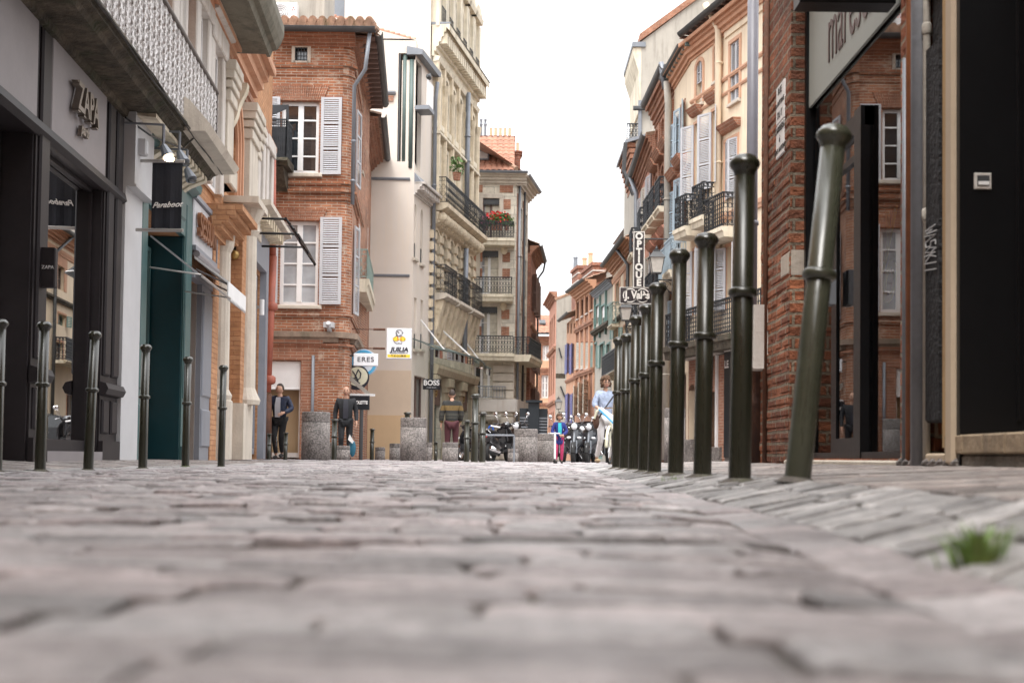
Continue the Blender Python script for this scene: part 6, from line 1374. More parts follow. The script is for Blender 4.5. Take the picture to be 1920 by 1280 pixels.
# yellow house, green-framed house, orange houses
F3 = Fr(at(1146, HZ(1146), 66), F4.w(-.1, 0, 0)); zt3_ = F3.Z(1163, 497); b3 = [F3.rect(1155, 530, 1161, 572), F3.rect(1172, 523, 1178, 565), F3.rect(1152, 615, 1158, 633), F3.rect(1169, 610, 1176, 630), F3.rect(1154, 665, 1160, 700), F3.rect(1170, 660, 1177, 698), (2, 4, 0, 2.8)]
H3 = shell('house', 'yellow rendered house with salmon bands and green shutters left of the optician sign', F3, 0, F3.L, zt3_, 'stucco_yellow', b3, depth=7)
for i, r in enumerate(b3): window(H3, F3, r, o=-.2, nx=2, nz=2, fm='green_paint' if i in (2, 3) else 'shutter_brown', surround='stucco_orange', sw=.5 if i < 2 else .1, so=.02)
for r in b3[2:4]: shutter(H3, F3, r[0], .4, r[2], r[3], -1, R(20), 'green_paint', 1, .08)
railing(H3, F3, b3[0][0] - .15, b3[0][1] + .15, .35, b3[0][2] - 1, b3[0][2] + .05, .14, .02, 'iron_green', slab='stone_plain'); railing(H3, F3, b3[4][0] - .8, b3[5][1] + .5, .6, b3[4][2] - .1, b3[4][2] + .9, .14, .02, slab='stone_plain')
cornice(H3, F3, -.1, F3.L, zt3_ - .1, .5, .5, 'stucco_orange'); gutter(H3, F3, -.1, F3.L, .55, zt3_ + .45, .12); tiles(H3, F3, 0, F3.L, .5, zt3_ + .42, 3, 1.1, 'tile_old', .3); band(H3, F3, 0, F3.L, F3.Z(1163, 600), .2, .15, 'stone_moss'); band(H3, F3, 0, F3.L, F3.Z(1163, 518), .25, .08, 'stucco_orange'); pipe(H3, F3, [(F3.L * .62, .5, zt3_ + .4), (F3.L * .8, .15, zt3_ - .6), (F3.L * .8, .15, 0)], .08, 'zinc_dark')
m = MB(F3); dz0 = F3.Z(1168, 480, -1.2); a, c = F3.U(1158, 465, -1.2), F3.U(1168, 465, -1.2); m.box(a, c, -3.5, -1.2, dz0 - .6, dz0 + 1.1); m.build('dormer', 'stone_light', H3); m = MB(F3); m.box(a + .25, c - .25, -1.22, -1.17, dz0 + .1, dz0 + .9); m.build('dormer_window', 'shutter_brown', H3); MB(F3).prof([(-.9, dz0 + 1.1), (-1.1, dz0 + 1.35), (-3.6, dz0 + 1.35), (-3.6, dz0 + 1.1)], a - .2, c + 2.5).build('dormer_roof', 'zinc', H3); MB(F3).box(c + .01, c + 2.3, -3.6, -1.3, dz0 - .6, dz0 + 1.1).build('dormer_side', 'zinc', H3)
F2 = Fr(at(1113.5, HZ(1113), 72), F3.w(-.02, 0, 0)); zt2_ = F2.Z(1129, 552)
b2 = [F2.rect(x0, 573, x1, 606) for x0, x1 in ((1118, 1125), (1128, 1136), (1139, 1145))] + [F2.rect(x0, 645, x1, 688) for x0, x1 in ((1114.5, 1119), (1126, 1133), (1139, 1144))] + [(1.0, 3.0, 0, 2.7), (3.8, 5.6, 0, 2.7)]
H2g = shell('house', 'weathered timber-framed house with green window frames and a glazed top gallery', F2, 0, F2.L, zt2_, 'stucco_grey', b2, depth=7)
for i, r in enumerate(b2): window(H2g, F2, r, o=-.15, nx=2 if i > 2 else 1, nz=2, fm='green_paint', fw=.12, surround='green_paint' if i < 6 else None, sw=.1, so=.05)
for r in b2[3:6]: shutter(H2g, F2, r[0], .55, r[2], r[3], -1, R(8), 'green_paint', 2, .1)
for r in b2[:3]: MB(F2).box(r[0] + .05, r[1] - .05, -.1, -.05, r[3] - .6, r[3]).build('white_blind', 'white', H2g)
m = MB(F2); [m.box(u, u + .14, 0, .12, b2[0][2] - .9, zt2_) for u in [b2[0][0] - .25, b2[1][0] - .3, b2[2][0] - .3]]; m.box(0, F2.L, 0, .14, b2[0][2] - .5, b2[0][2] - .36); m.build('timber_frame', 'green_paint', H2g)
cornice(H2g, F2, 0, F2.L, zt2_, .35, .35, 'zinc'); tiles(H2g, F2, 0, F2.L, .4, zt2_ + .35, 1.2, .35, 'tile_old', .3); MB(F2).box(0, F2.L, -4, -.6, zt2_ + .3, zt2_ + 1.6).build('attic_wall', 'stucco_grey', H2g); band(H2g, F2, 0, F2.L, F2.Z(1129, 622), .25, .3, 'stone_moss'); tiles(H2g, F2, 0, F2.L, -.5, zt2_ + 1.6, 2.5, .9, 'tile_old', .3)
MB(F2).box(F2.U(1122, 510, -3), F2.U(1144, 510, -3), -6, -3, zt2_, F2.Z(1135, 492, -3)).build('rear_gable', 'stucco_grey', H2g)
F1 = Fr(at(1079, HZ(1079), 78), F2.w(-.02, 0, 0)); zt1_ = F1.Z(1095, 555)
b1 = [F1.rect(x - 2, 568 - (x - 1083) * .62, x + 2, 598 - (x - 1083) * .62) for x in (1083.5, 1092, 1101, 1110)] + [F1.rect(x - 2.6, 640, x + 2.6, 690) + (.25,) for x in (1083, 1091.5, 1101, 1110)] + [(.7, F1.L - .6, .0, 2.1), ]
H1o = shell('house', 'orange brick house with four white-shuttered arched windows and folding shutters on its shop', F1, 0, F1.L, zt1_, 'brick_far', b1, depth=7)
for i, r in enumerate(b1[:8]): window(H1o, F1, r[:4], o=-.15, nx=2, nz=2, fm='shutter_brown' if i < 4 else 'white', surround='brick_trim', sw=.15, arch=.25 if i > 3 else 0, sill='stone_white')
for r in b1[4:8]: wd = (r[1] - r[0]) / 2; shutter(H1o, F1, r[0], wd, r[2], r[3] - .1, 1, R(10), 'shutter_white', 3, .1, o=-.02); shutter(H1o, F1, r[1], wd, r[2], r[3] - .1, -1, R(10), 'shutter_grey', 3, .1, o=-.02)
zs0, zs1 = F1.Z(1095, 778), F1.Z(1095, 722)
for i in range(3): u = F1.L * (.16 + .27 * i); shutter(H1o, F1, u, F1.L * .22, zs0, zs1 + .1 * i, 1, R(22), 'shutter_grey', 3, .2)
cornice(H1o, F1, 0, F1.L, zt1_ - .1, .6, .6, 'stucco_orange'); gutter(H1o, F1, 0, F1.L, .65, zt1_ + .55, .12); tiles(H1o, F1, 0, F1.L, .6, zt1_ + .5, 3, 1.1, 'tile_old', .3)
for y in (618, 705): band(H1o, F1, 0, F1.L, F1.Z(1095, y), .3, .2, 'brick_trim')
for k_ in range(5): u = F1.L * k_ / 4; MB(F1).bbox(max(0, u - .15), min(F1.L, u + .15), 0, .1, 3.4, zt1_, .02).build('pilaster', 'stucco_orange', H1o)
for (x0, x1, y0, y1, pots) in ((1072, 1084, 508, 552, (1079,)), (1091, 1112, 506, 545, (1096, 1107))):
    a, c = F1.U(x0, 520, -1), F1.U(x1, 520, -1); z0, z1 = zt1_ - .5, F1.Z((x0 + x1) / 2, y0, -1); m = MB(F1); m.box(a, c, -2, -1, z0, z1); m.box(a - .08, c + .08, -2.1, -.9, z1, z1 + .2); ch = m.build('chimney', 'brick_dark', H1o)
    m = MB(F1); [m.box(a - .04, c + .04, -2.04, -.96, z1 - d, z1 - d + .08) for d in (.35, .85)]; m.build('chimney_band', 'stone_white', ch)
    for x in pots: u = F1.U(x, 500, -1.5); MB(F1).lathe(u, -1.5, [(.17, z1 + .2), (.14, z1 + 1.25), (.18, z1 + 1.3), (.14, z1 + 1.4)], 10).build('chimney_pot', 'stucco_apricot' if x != 1079 else 'zinc', ch)
F0 = Fr(at(1060, HZ(1060), 83), F1.w(-.02, .0, 0)); zt0_ = F0.Z(1070, 600)
b0 = [F0.rect(x - 1.6, 645, x + 1.6, 700) for x in (1065.5, 1074)] + [F0.rect(x - 1.4, 606, x + 1.4, 625) for x in (1065, 1071, 1077)] + [F0.rect(x - 1.8, 738, x + 1.8, 850) + (.2,) for x in (1066, 1075)]
H0 = shell('house', 'low orange house with deep blue shutters beside the grey gable', F0, 0, F0.L, zt0_, 'stucco_orange', b0, depth=6)
for i, r in enumerate(b0): window(H0, F0, r[:4], o=-.12, nx=2, nz=2, fm='shutter_brown')
for r in b0[:2] + b0[5:]: shutter(H0, F0, r[0], .34, r[2], r[3], -1, R(12), 'shutter_deep', 2, .1); shutter(H0, F0, r[1], .34, r[2], r[3], 1, R(25), 'shutter_deep', 2, .1)
gutter(H0, F0, -.2, F0.L, .5, zt0_ + .2, .12); tiles(H0, F0, 0, F0.L, .5, zt0_ + .15, 2, .7, 'tile_old', .3); band(H0, F0, 0, F0.L, F0.Z(1070, 715), .2, .1, 'brick_trim')
q0, q1 = at(1042, 700, 88), at(1092, 700, 88); FGb = Fr((q0.x, 88), (q1.x, 88)); zc0, zc1_ = FGb.Z(1042, 563), FGb.Z(1079, 548)
HGb = thing('house', 'grey gable-ended house with a salmon street front and tie-bars on the gable', 'building', (q0.x + 1, 88, 0)); m = MB(FGb); m.prism([(0, 0), (FGb.L, 0), (FGb.L, zc1_), (FGb.U(1079, 560), zc1_), (0, zc0)], -5, 0); m.build('gable_wall', 'stucco_grey', HGb)
m = MB(FGb); m.tube([(-.1, -.1, zc0 + .05), (FGb.U(1079, 560), -.1, zc1_ + .05)], .14, 6); m.build('verge_tile', 'tile_old', HGb); m = MB(FGb)
for (x0, y0, x1, y1) in ((1048, 652, 1053, 671), (1051, 724, 1059, 744)): m.tube([(FGb.U(x0, y0), .06, FGb.Z(x0, y0)), (FGb.U(x1, y1), .06, FGb.Z(x1, y1))], .06, 4)
m.build('tie_bar', 'iron', HGb); m = MB(FGb); m.box(0, FGb.U(1060, 700), 0, .004, FGb.Z(1050, 709), FGb.Z(1050, 700)); m.build('damp_stain', 'stone_moss', HGb)
FP = Fr(at(1027, HZ(1027), 95.5), FGb.w(0, -.02, 0)); zp_ = FP.Z(1035, 572); bp = [(u, u + .8, FP.Z(1035, y1), FP.Z(1035, y0)) for u in (1.0, 3.0, 5.2) for y0, y1 in ((600, 650), (672, 740), (775, 820))]
m = MB(FP); m.wall(0, FP.L, -.1, zp_, bp, 0, .25); m.box(.02, FP.L - .02, -3, -.28, 0, zp_ - .02); m.build('wall', 'stucco_pink', HGb)
for r in bp: window(HGb, FP, r, o=-.12, nx=1, nz=2, fm='shutter_brown', surround='brick_trim', sw=.12)
cornice(HGb, FP, -.2, FP.L, zp_ - .1, .5, .5, 'brick_trim')
for y in (664, 760): band(HGb, FP, 0, FP.L, FP.Z(1035, y), .25, .2, 'brick_trim')
# ================================================================ BOLLARDS
M['bollard'] = paint('olive_bollard_paint', (.021, .021, .012), .28, .3, .3, 0, .0008)
_t = M['bollard'].node_tree; _b = _t.nodes['Principled BSDF']; _o = objn(_t, (1, 1, .6)); _n = noise(_t, _o, 38, 8, .75); _r = ramp(_t, _n.outputs[0], [(.66, 0.0), (.7, .55)]); _c = mix(_t, _b.inputs['Base Color'].links[0].from_socket, (.11, .1, .075), _r.outputs[0]); _t.links.new(_c, _b.inputs['Base Color'])   # chipped paint
_o2 = objn(_t, (14, 14, 1.2)); _n2 = noise(_t, _o2, 2, 6, .7); _r2 = ramp(_t, _n2.outputs[0], [(.35, .2), (.7, .48)]); _t.links.new(_r2.outputs[0], _b.inputs['Roughness']); M['bollard'].node_tree.nodes['Principled BSDF'].inputs['Coat Roughness'].default_value = .15
def bollard(label, group, loc, h=1.17, r=.043):
    b = thing('bollard', label, 'bollard', (0, 0, 0), group); k = r / .043
    m = MB(); m.lathe(0, 0, [(.046 * k, -.12), (.046 * k, 0), (.0445 * k, .3), (.0425 * k, h - .07)], 28); m.build('shaft', 'bollard', b, smooth=True)
    m = MB(); rp = []
    for i in range(9): a = -math.pi / 2 + math.pi * i / 8; rp.append(((.044 + .016 * math.cos(a)) * k, .675 * h / 1.17 + .018 * math.sin(a)))
    m.lathe(0, 0, rp, 28); m.build('ring', 'bollard', b, smooth=True)
    m = MB(); m.lathe(0, 0, [(.042 * k, h - .08), (.0435 * k, h - .066), (.049 * k, h - .055), (.059 * k, h - .044), (.0625 * k, h - .035), (.0615 * k, h - .026), (.056 * k, h - .017), (.05 * k, h - .012), (.046 * k, h - .005), (.034 * k, h), (.001, h + .002)], 28); m.build('cap', 'bollard', b, smooth=True); m = MB(); rb = random.Random(2); m.add([(0, 0, .012)] + [((.05 + .0) * k * math.cos(i * .3927), .05 * k * math.sin(i * .3927), .014) for i in range(16)] + [((.075 + rb.uniform(-.012, .018)) * k * math.cos(i * .3927), (.075 + rb.uniform(-.012, .018)) * k * math.sin(i * .3927), -.006) for i in range(16)], [(0, 1 + i, 1 + (i + 1) % 16) for i in range(16)] + [(1 + i, 17 + i, 17 + (i + 1) % 16, 1 + (i + 1) % 16) for i in range(16)]); m.build('footing', 'joint', b)
    b.location = loc
    return b
def bd(px, d, lean=0.0): p = at(px, HZ(px), d); return (p.x, d, H(p.x, d) - .004)
p0 = bd(1495, 4.2)
B0 = bollard('nearest bollard on the right, knocked askew and leaning to the right', 'bollards of the right-hand row', p0)
top = at(1566, 236, 4.25); v = top - Vector(p0); B0.rotation_euler = (v.to_track_quat('Z', 'Y')).to_euler(); B0.scale = (.95, .95, v.length / 1.172)
right = [(1387, 892, 4.8, 290, 'upright bollard next to the leaning one, in front of the grey-violet downpipe'), (1317, 888, 5.96, 437, 'third bollard of the right-hand row counted from the leaning one, with a bright highlight'),
         (1267, 884, 6.85, 467, 'bollard just right of the street lantern, fourth from the leaning one'), (1227, 882, 7.84, 530, 'fifth bollard from the leaning one, nearest below the lantern'), (1208, 880, 8.7, 570, 'half hidden bollard between the fifth and the seventh from the leaning one'),
         (1188, 875, 9.83, 591, 'bollard directly below the optician sign, seventh from the leaning one'), (1171, 873, 10.8, 625, 'last but one bollard of the right-hand row, beside the woman'), (1156, 870, 11.8, 632, 'farthest bollard of the right-hand row, overlapping the woman')]
for px, yb, d, yt, lab in right:
    p = bd(px, d); hh = (at(px, yt, d).z - p[2]); b = dup(B0, p, 0, lab, (.92, .92, hh / 1.172)); b.rotation_euler = (0, R(1.15 - .55), 0)
left = [(76, 9.46, 602, 'nearest full bollard of the left row, in front of the dark shop window'), (166, 10.3, 620, 'second bollard of the left row, before the dark shop pilasters'), (268, 11.8, 645, 'left-row bollard in front of the teal shop pilaster'), (348, 13.5, 668, 'left-row bollard before the roller shutter with grass at its foot'), (415, 14.4, 684, 'farthest bollard of the left row, in front of the brick and stone pier'), (-7, 8.75, 598, 'bollard cut off by the left edge of the photo')]
for px, d, yt, lab in left:
    p = bd(px, d); hh = (at(px, yt, d).z - p[2]); b = dup(B0, p, 0, lab, (.88, .88, hh / 1.172)); b['group'] = 'bollards of the left row'; b.rotation_euler = (0, R(.3 if px != 166 else 1.5), 0)
far = [(626, 30, 785, 1.5, 'thick green bollard beside the bald man'), (697, 33, 803, 1.2, 'slim bollard between the blue bag and the big granite cylinder'), (889.5, 27, 738, 1.7, 'tallest dark bollard in front of the parked scooters'), (904, 28.5, 772, 1.6, 'bollard just right of the tallest one, in front of the scooter wheel'), (874.5, 29, 787, 1.35, 'bollard with pale dusty cap left of the tallest one'), (535, 27.5, 810, 1.0, 'thin bollard in front of the man in the blue jacket'), (504, 27.2, 812, 1.0, 'thin bollard behind the red downpipe at the left of the man in blue'), (762, 33.5, 772, 1.6, 'bollard whose cap shows over the middle granite cylinder'), (817, 33, 828, 1.0, 'low dark bollard left of the man in the striped sweater'), (1103, 33, 772, 0, '')]
for px, d, yt, k, lab in far:
    if not lab: continue
    p = at(px, HZ(px), d); hh = at(px, yt, d).z; b = dup(B0, (p.x, d, 0), 0, lab, (k, k, hh / 1.172)); b['group'] = 'bollards on the square behind'; b.rotation_euler = (0, R(.4), 0)
M['bollard_worn_lit'] = M['bollard'].copy(); M['bollard_worn_lit'].name = 'worn_lit_bollard_paint'  # leaning bollard: colour lightened for wear and for the sky its tilt reflects
for _nd in M['bollard_worn_lit'].node_tree.nodes:
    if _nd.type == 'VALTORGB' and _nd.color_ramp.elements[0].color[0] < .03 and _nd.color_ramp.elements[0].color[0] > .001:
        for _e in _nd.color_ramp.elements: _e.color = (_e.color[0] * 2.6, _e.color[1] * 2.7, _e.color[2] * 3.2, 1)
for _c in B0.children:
    if _c.name.split('.')[0] != 'footing': _c.data = _c.data.copy(); _c.data.materials[0] = M['bollard_worn_lit']
# ---------------------------------------------------------------- granite cylinders
_t = M['granite'].node_tree; _b = _t.nodes['Principled BSDF']; _o = objn(_t, 1); _n = noise(_t, _o, 26, 3, .8); _r = ramp(_t, _n.outputs[0], [(.36, .45), (.5, 1.0), (.66, 1.75)]); _c = mix(_t, _b.inputs['Base Color'].links[0].from_socket, _r.outputs[0], 1.0, 'MULTIPLY'); _t.links.new(_c, _b.inputs['Base Color'])
def cyl(px0, px1, yt, d, lab, grp, lid=True):
    a, c = at(px0, HZ(px0), d), at(px1, HZ(px1), d); r = (c.x - a.x) / 2; h = at((px0 + px1) / 2, yt, d).z; x = (a.x + c.x) / 2
    t = thing('granite_bollard', lab, 'bollard', (x, d, 0), grp); s = h - .22 * min(1, h); g = .014
    m = MB(); m.lathe(x, d, [(r, -.05), (r, s - g)], 40); m.build('drum', 'granite', t, smooth=True); m = MB(); m.lathe(x, d, [(r * .95, s - g), (r * .95, s)], 40); m.build('groove', 'zinc_dark', t, smooth=True)
    m = MB(); m.lathe(x, d, [(r, s), (r, h - .03), (r * .985, h - .01), (r * .95, h), (.001, h)], 40); m.build('cap', 'granite', t)
big, sm = 'tall granite cylinders', 'low granite cylinders'
cyl(565, 618, 772, 29, 'tall granite cylinder with grooved cap, nearest to the brick corner house', big); cyl(750, 799, 783, 31.5, 'tall granite cylinder in front of the cream building, right of the shop signs', big); cyl(963, 1008, 804, 32.5, 'tall granite cylinder overlapping the scooter at its right', big); cyl(1007, 1045, 813, 34.5, 'tall granite cylinder just left of the child', big); cyl(1245, 1284, 765, 32, 'tall granite cylinder seen between the bollards of the right-hand row', big)
cyl(628, 656, 835, 31, 'low granite cylinder in front of the bald man and his blue bag', sm); cyl(703, 722, 838, 36, 'low granite cylinder standing free in front of the tan wall', sm); cyl(730, 750, 831, 34, 'low granite cylinder tucked against the left of the middle tall cylinder', sm); cyl(829, 859, 829, 31, 'low granite cylinder in front of the man in the striped sweater', sm); cyl(797, 810, 829, 34, 'low granite cylinder against the right of the middle tall cylinder', sm); cyl(952, 972, 841, 31.5, 'low granite cylinder at the scooter exhaust', sm); cyl(606, 622, 830, 32, 'low granite cylinder half hidden by the leftmost tall cylinder', sm)
# ---------------------------------------------------------------- signs
def sign(name, lab, x0, y0, x1, y1, Y, mat, d=.12, cat='sign'):
    q, q2 = at(x0, y0, Y), at(x1, y1, Y); t = thing(name, lab, cat, (q.x, Y, q2.z)); f = Fr((q.x, Y), u=(1, 0, 0), n=(0, -1, 0)); w_, z0, z1 = q2.x - q.x, q2.z, q.z
    MB(f).bbox(0, w_, -d, 0, z0, z1, .012).build('sign_board', mat, t); return t, f, w_, z0, z1
M['sign_white'] = paint('sign_white', (.75, .76, .79), .35); M['sign_yellow'] = paint('sign_yellow', (.85, .6, .05), .4); M['ink'] = paint('dark_ink', (.02, .02, .03), .5); M['sky_blue'] = paint('sky_blue_print', (.1, .42, .7), .4); M['cream_print'] = paint('cream_print', (.68, .66, .5), .5); M['sign_brown'] = paint('sign_brown', (.03, .02, .02), .35); M['cream_letter'] = paint('cream_letter', (.72, .68, .62), .4)
# JUILIA
t, f, w_, z0, z1 = sign('shop_sign', 'white projecting sign with a drawn man, the word JUILIA and a phone number', 725, 615, 771, 673, 33, 'sign_white'); hh = z1 - z0
j = text('lettering', 'JUILIA', hh * .2, f, w_ * .52, .006, z0 + hh * .3, 'ink', t, ext=.003, shear=.2, off=.006, sx=1.08); text('lettering', 'DEMENAGEMENTS', hh * .055, f, w_ * .52, .006, z0 + hh * .19, 'ink', t, ext=.002, sx=1.2)
MB(f).bbox(w_ * .05, w_ * .95, 0, .005, z0 + hh * .05, z0 + hh * .145, .001).build('yellow_band', 'sign_yellow', t); text('lettering', 'T: 61.21.08.30', hh * .085, f, w_ * .5, .009, z0 + hh * .1, 'ink', t, ext=.002, sx=1.0, off=.001)
X = lambda u, z: (w_ * (.5 + u), .008, z0 + hh * z)
m = MB(f); L_ = lambda P, r=.006: m.tube([X(a, b) for a, b in P], r, 4)
L_([(-.1, .74), (-.13, .86), (-.1, .93), (0, .955), (.1, .93), (.12, .89), (.17, .86), (.12, .84), (.12, .8), (.04, .78), (.02, .74)]); L_([(-.1, .9), (-.02, .88), (0, .84)], .008); L_([(-.13, .86), (-.08, .8), (-.04, .74)], .01); L_([(-.2, .56), (-.21, .67), (-.12, .74), (.05, .75), (.2, .72), (.24, .6)]); L_([(-.2, .56), (-.08, .5), (0, .52), (.1, .49), (.12, .56)]); m.build('drawn_outline', 'ink', t)
m = MB(f)
for c in (-.12, .14): m.ell(X(c, .65), (w_ * .13, .004, hh * .075), 10, 6)
m.build('drawn_shirt', 'sign_yellow', t); m = MB(f); [m.tube([X(c, .73), X(c + .01, .6)], .012, 4) for c in (-.05, .08)]; m.build('drawn_braces', 'red', t)
m = MB(f); [m.tube([(-1.25, -.06, z), (-.35, -.06, z)], .014, 5) for z in (z1 - .03, z0 + hh * .34)]; [m.tube([(-.35, -.06, z), (-.04, -.06, z)], .03, 6) for z in (z1 - .03, z0 + hh * .34)]; build_each(m, 'bracket', 'rust', t)
t, f, w_, z0, z1 = sign('shop_sign', 'white lit box sign lettered ERES at the corner of the brick house', 663, 662, 708, 686, 32.2, 'sign_white'); text('lettering', 'ERES', .17, f, w_ * .5, .006, (z0 + z1) / 2, 'ink', t, ext=.003, sx=1.15, space=1.1); MB(f).tube([(-.25, -.06, z1 - .06), (.0, -.06, z1 - .06)], .02, 5).build('bracket', 'iron', t)
# round blue sign
q = at(682, 680, 33.5); t = thing('shop_sign', 'round white and sky-blue sign showing above the ERES sign', 'sign', q); f = Fr((q.x, q.y), u=(1, 0, 0), n=(0, -1, 0)); n = 28; m = MB(f); m.prism([(.36 * math.cos(6.283 * i / n), q.z + .36 * math.sin(6.283 * i / n)) for i in range(n)], -.08, 0); m.build('disc', 'sign_white', t)
m = MB(f); m.ring(0, q.z, .3, .01, .05, 24); m.ell((0, .005, q.z + .02), (.2, .006, .12), 12, 6); m.build('blue_print', 'sky_blue', t); text('lettering', 'MARKET', .09, f, 0, .062, q.z + .2, 'ink', t, ext=.002); MB(f).tube([(-.7, -.04, q.z), (-.3, -.04, q.z)], .02, 5).build('bracket', 'iron', t)
# round dark and cream sign
q = at(668, 707, 33.2); t = thing('shop_sign', 'round black and cream sign with a drawn black motif under the ERES sign', 'sign', q); f = Fr((q.x, q.y), u=(1, 0, 0), n=(0, -1, 0)); m = MB(f); r0 = .33; m.prism([(r0 * math.cos(6.283 * i / n), q.z + r0 * math.sin(6.283 * i / n)) for i in range(n)], -.08, 0); m.build('disc', 'ink', t)
m = MB(f); r0 = .27; m.prism([(.03 + r0 * math.cos(6.283 * i / n), q.z + .02 + r0 * .92 * math.sin(6.283 * i / n)) for i in range(n)], 0, .006); m.build('cream_face', 'cream_print', t); m = MB(f)
for P in ([(.05, .2), (.12, .1), (.1, -.02), (.02, -.08), (-.02, .02), (.05, .2)], [(-.1, .16), (0, .02), (.05, -.1)], [(-.2, .05), (-.06, -.05), (.1, -.16)], [(.04, -.05), (.04, -.24)], [(-.1, -.04), (-.02, -.02), (.06, -.06)]): m.tube([(a, .012, q.z + b) for a, b in P], .016, 5)
m.build('drawn_motif', 'ink', t)
q = at(672, 740, 32.6); t = thing('awning', 'sloping brown awning edge with a white rail above the VIOLETTE sign', 'awning', q); f = Fr((q.x, q.y), u=(1, 0, 0), n=(0, -1, 0)); m = MB(f); z = q.z; m.prism([(-.3, z + .55), (.32, z + .03), (.18, z + .03), (-.3, z + .42)], -.05, 0); m.build('canvas', 'stucco_grey', t); m = MB(f); m.box(-.3, .42, -.06, .02, z - .03, z + .03); m.build('awning_rail', 'white', t)
t, f, w_, z0, z1 = sign('shop_sign', 'black square sign lettered VIOLETTE behind the bald man', 654, 741, 692, 768, 32.4, 'sign_black'); text('lettering', 'VIOLETTE', .115, f, w_ * .57, .006, (z0 + z1) / 2, 'white', t, ext=.003, off=.004, sx=.74); MB(f).tube([(w_ * .62, -.05, z0), (w_ * .62, -.05, 0)], .05, 8).build('post', 'zinc_dark', t)
# OPTIQUE
Y = 43; t, f, w_, z0, z1 = sign('shop_sign', 'tall brown vertical sign reading OPTIQUE over a spectacles-shaped name board', 1188, 434, 1208, 541, Y, 'sign_brown', .25)
m = MB(f); [m.box(a, c, -.02, .02, z0, z1) for a, c in ((0, .025), (w_ - .025, w_))]; m.box(.025, w_ - .025, -.02, .02, z1 - .03, z1); m.build('border', 'cream_letter', t)
for i, ch in enumerate('OPTIQUE'): text('lettering', ch, .31, f, w_ / 2, .025, z1 - .17 - (z1 - z0 - .2) * i / 6.6, 'cream_letter', t, ext=.004, off=.016)
qa, qb = at(1162, 538, Y - .05), at(1224, 570, Y - .05); bx0, bx1 = qa.x - f.A.x, qb.x - f.A.x; zc = (qa.z + qb.z) / 2; hb = (qa.z - qb.z); m = MB(f); m.bbox(bx0, bx1, -.2, .05, qb.z, qa.z, .02); m.build('name_board', 'sign_brown', t)
m = MB(f); [m.box(bx0, bx1, .03, .055, z, z + .02) for z in (qb.z, qa.z - .02)]; [m.box(a, a + .02, .03, .055, qb.z + .02, qa.z - .02) for a in (bx0, bx1 - .02)]; rr0 = hb * .4
for c in (bx0 + hb * .62, bx1 - hb * .62): m.ring(c, zc, rr0, .06, .024, 20)
m.tube([(bx0 + hb * 1.02, .06, zc + .04), ((bx0 + bx1) / 2, .06, zc + .12), (bx1 - hb * 1.02, .06, zc + .04)], .02, 5); m.build('spectacles', 'cream_letter', t)
text('lettering_outline', 'J. Valès', .36, f, (bx0 + bx1) / 2 + .03, .1, zc, 'sign_brown', t, ext=.004, off=.05, sx=.8); text('lettering', 'J. Valès', .36, f, (bx0 + bx1) / 2 + .03, .12, zc, 'cream_letter', t, ext=.006, off=.014, sx=.8)
q = at(1255, 447, Y); m = MB(f); [m.tube([(w_, -.1, z), (q.x - f.A.x + .1, -.1, z)], .025, 5) for z in (at(1215, 447, Y).z, z0 + .1)]; build_each(m, 'bracket', 'iron', t)
t, f, w_, z0, z1 = sign('shop_sign', 'small black sign with cut-off letters VER low behind the right-hand bollards', 1195, 703, 1216, 741, 42.5, 'sign_black'); text('lettering', 'VER', .14, f, w_ * .55, .006, z0 + (z1 - z0) * .18, 'cream_letter', t, ext=.003)
# ---------------------------------------------------------------- lanterns
M['lamp_glass'] = plain('frosted_lamp_glass', (.62, .58, .52), .3, .15, 5, 0)
def lantern(px, py, Y, arm_px, lab, s=1.0):
    q = at(px, py, Y); a = at(arm_px, py, Y); t = thing('street_lantern', lab, 'street lamp', q, 'wall lanterns along the street'); f = Fr((q.x, Y), u=(1, 0, 0), n=(0, -1, 0)); z = q.z
    sq = lambda r, zz: [(r, r, zz), (-r, r, zz), (-r, -r, zz), (r, -r, zz)]
    def frus(m, r0, z0, r1, z1): m.add(sq(r0, z0) + sq(r1, z1), [(0, 1, 2, 3), (4, 5, 6, 7), (0, 1, 5, 4), (1, 2, 6, 5), (2, 3, 7, 6), (3, 0, 4, 7)])
    m = MB(f); frus(m, .13 * s, z - .3 * s, .2 * s, z + .13 * s); m.build('lamp_glass', 'lamp_glass', t)
    m = MB(f); frus(m, .24 * s, z + .13 * s, .12 * s, z + .3 * s); frus(m, .1 * s, z + .3 * s, .1 * s, z + .36 * s); m.ell((0, 0, z + .4 * s), (.05 * s, .05 * s, .06 * s), 8, 6); m.tube([(0, 0, z + .44 * s), (0, 0, z + .52 * s)], [.02 * s, .004], 5)
    for i in range(4): p, p2 = sq(.135 * s, z - .3 * s)[i], sq(.205 * s, z + .13 * s)[i]; m.tube([p, p2], .014 * s, 4)
    frus(m, .14 * s, z - .33 * s, .14 * s, z - .3 * s); m.build('lamp_frame', 'zinc_dark', t)
    m = MB(f); dx = a.x - q.x; sg = 1 if dx > 0 else -1; m.tube([(0, 0, z - .33 * s), (0, 0, z - .5 * s), (dx, 0, z - .52 * s)], .022 * s, 5); m.tube([(0, 0, z - .5 * s), (sg * .1, 0, z - .6 * s), (sg * .3, 0, z - .62 * s), (dx * .6, 0, z - .75 * s), (dx, 0, z - .95 * s)], .018 * s, 5)
    for c, r in ((.35, .1), (.62, .13)): m.tube([(dx * c + r * s * math.cos(i * .6) * (1 - i * .07), 0, z - .66 * s + r * s * math.sin(i * .6) * (1 - i * .07)) for i in range(11)], .013 * s, 4)
    m.build('bracket', 'iron', t)
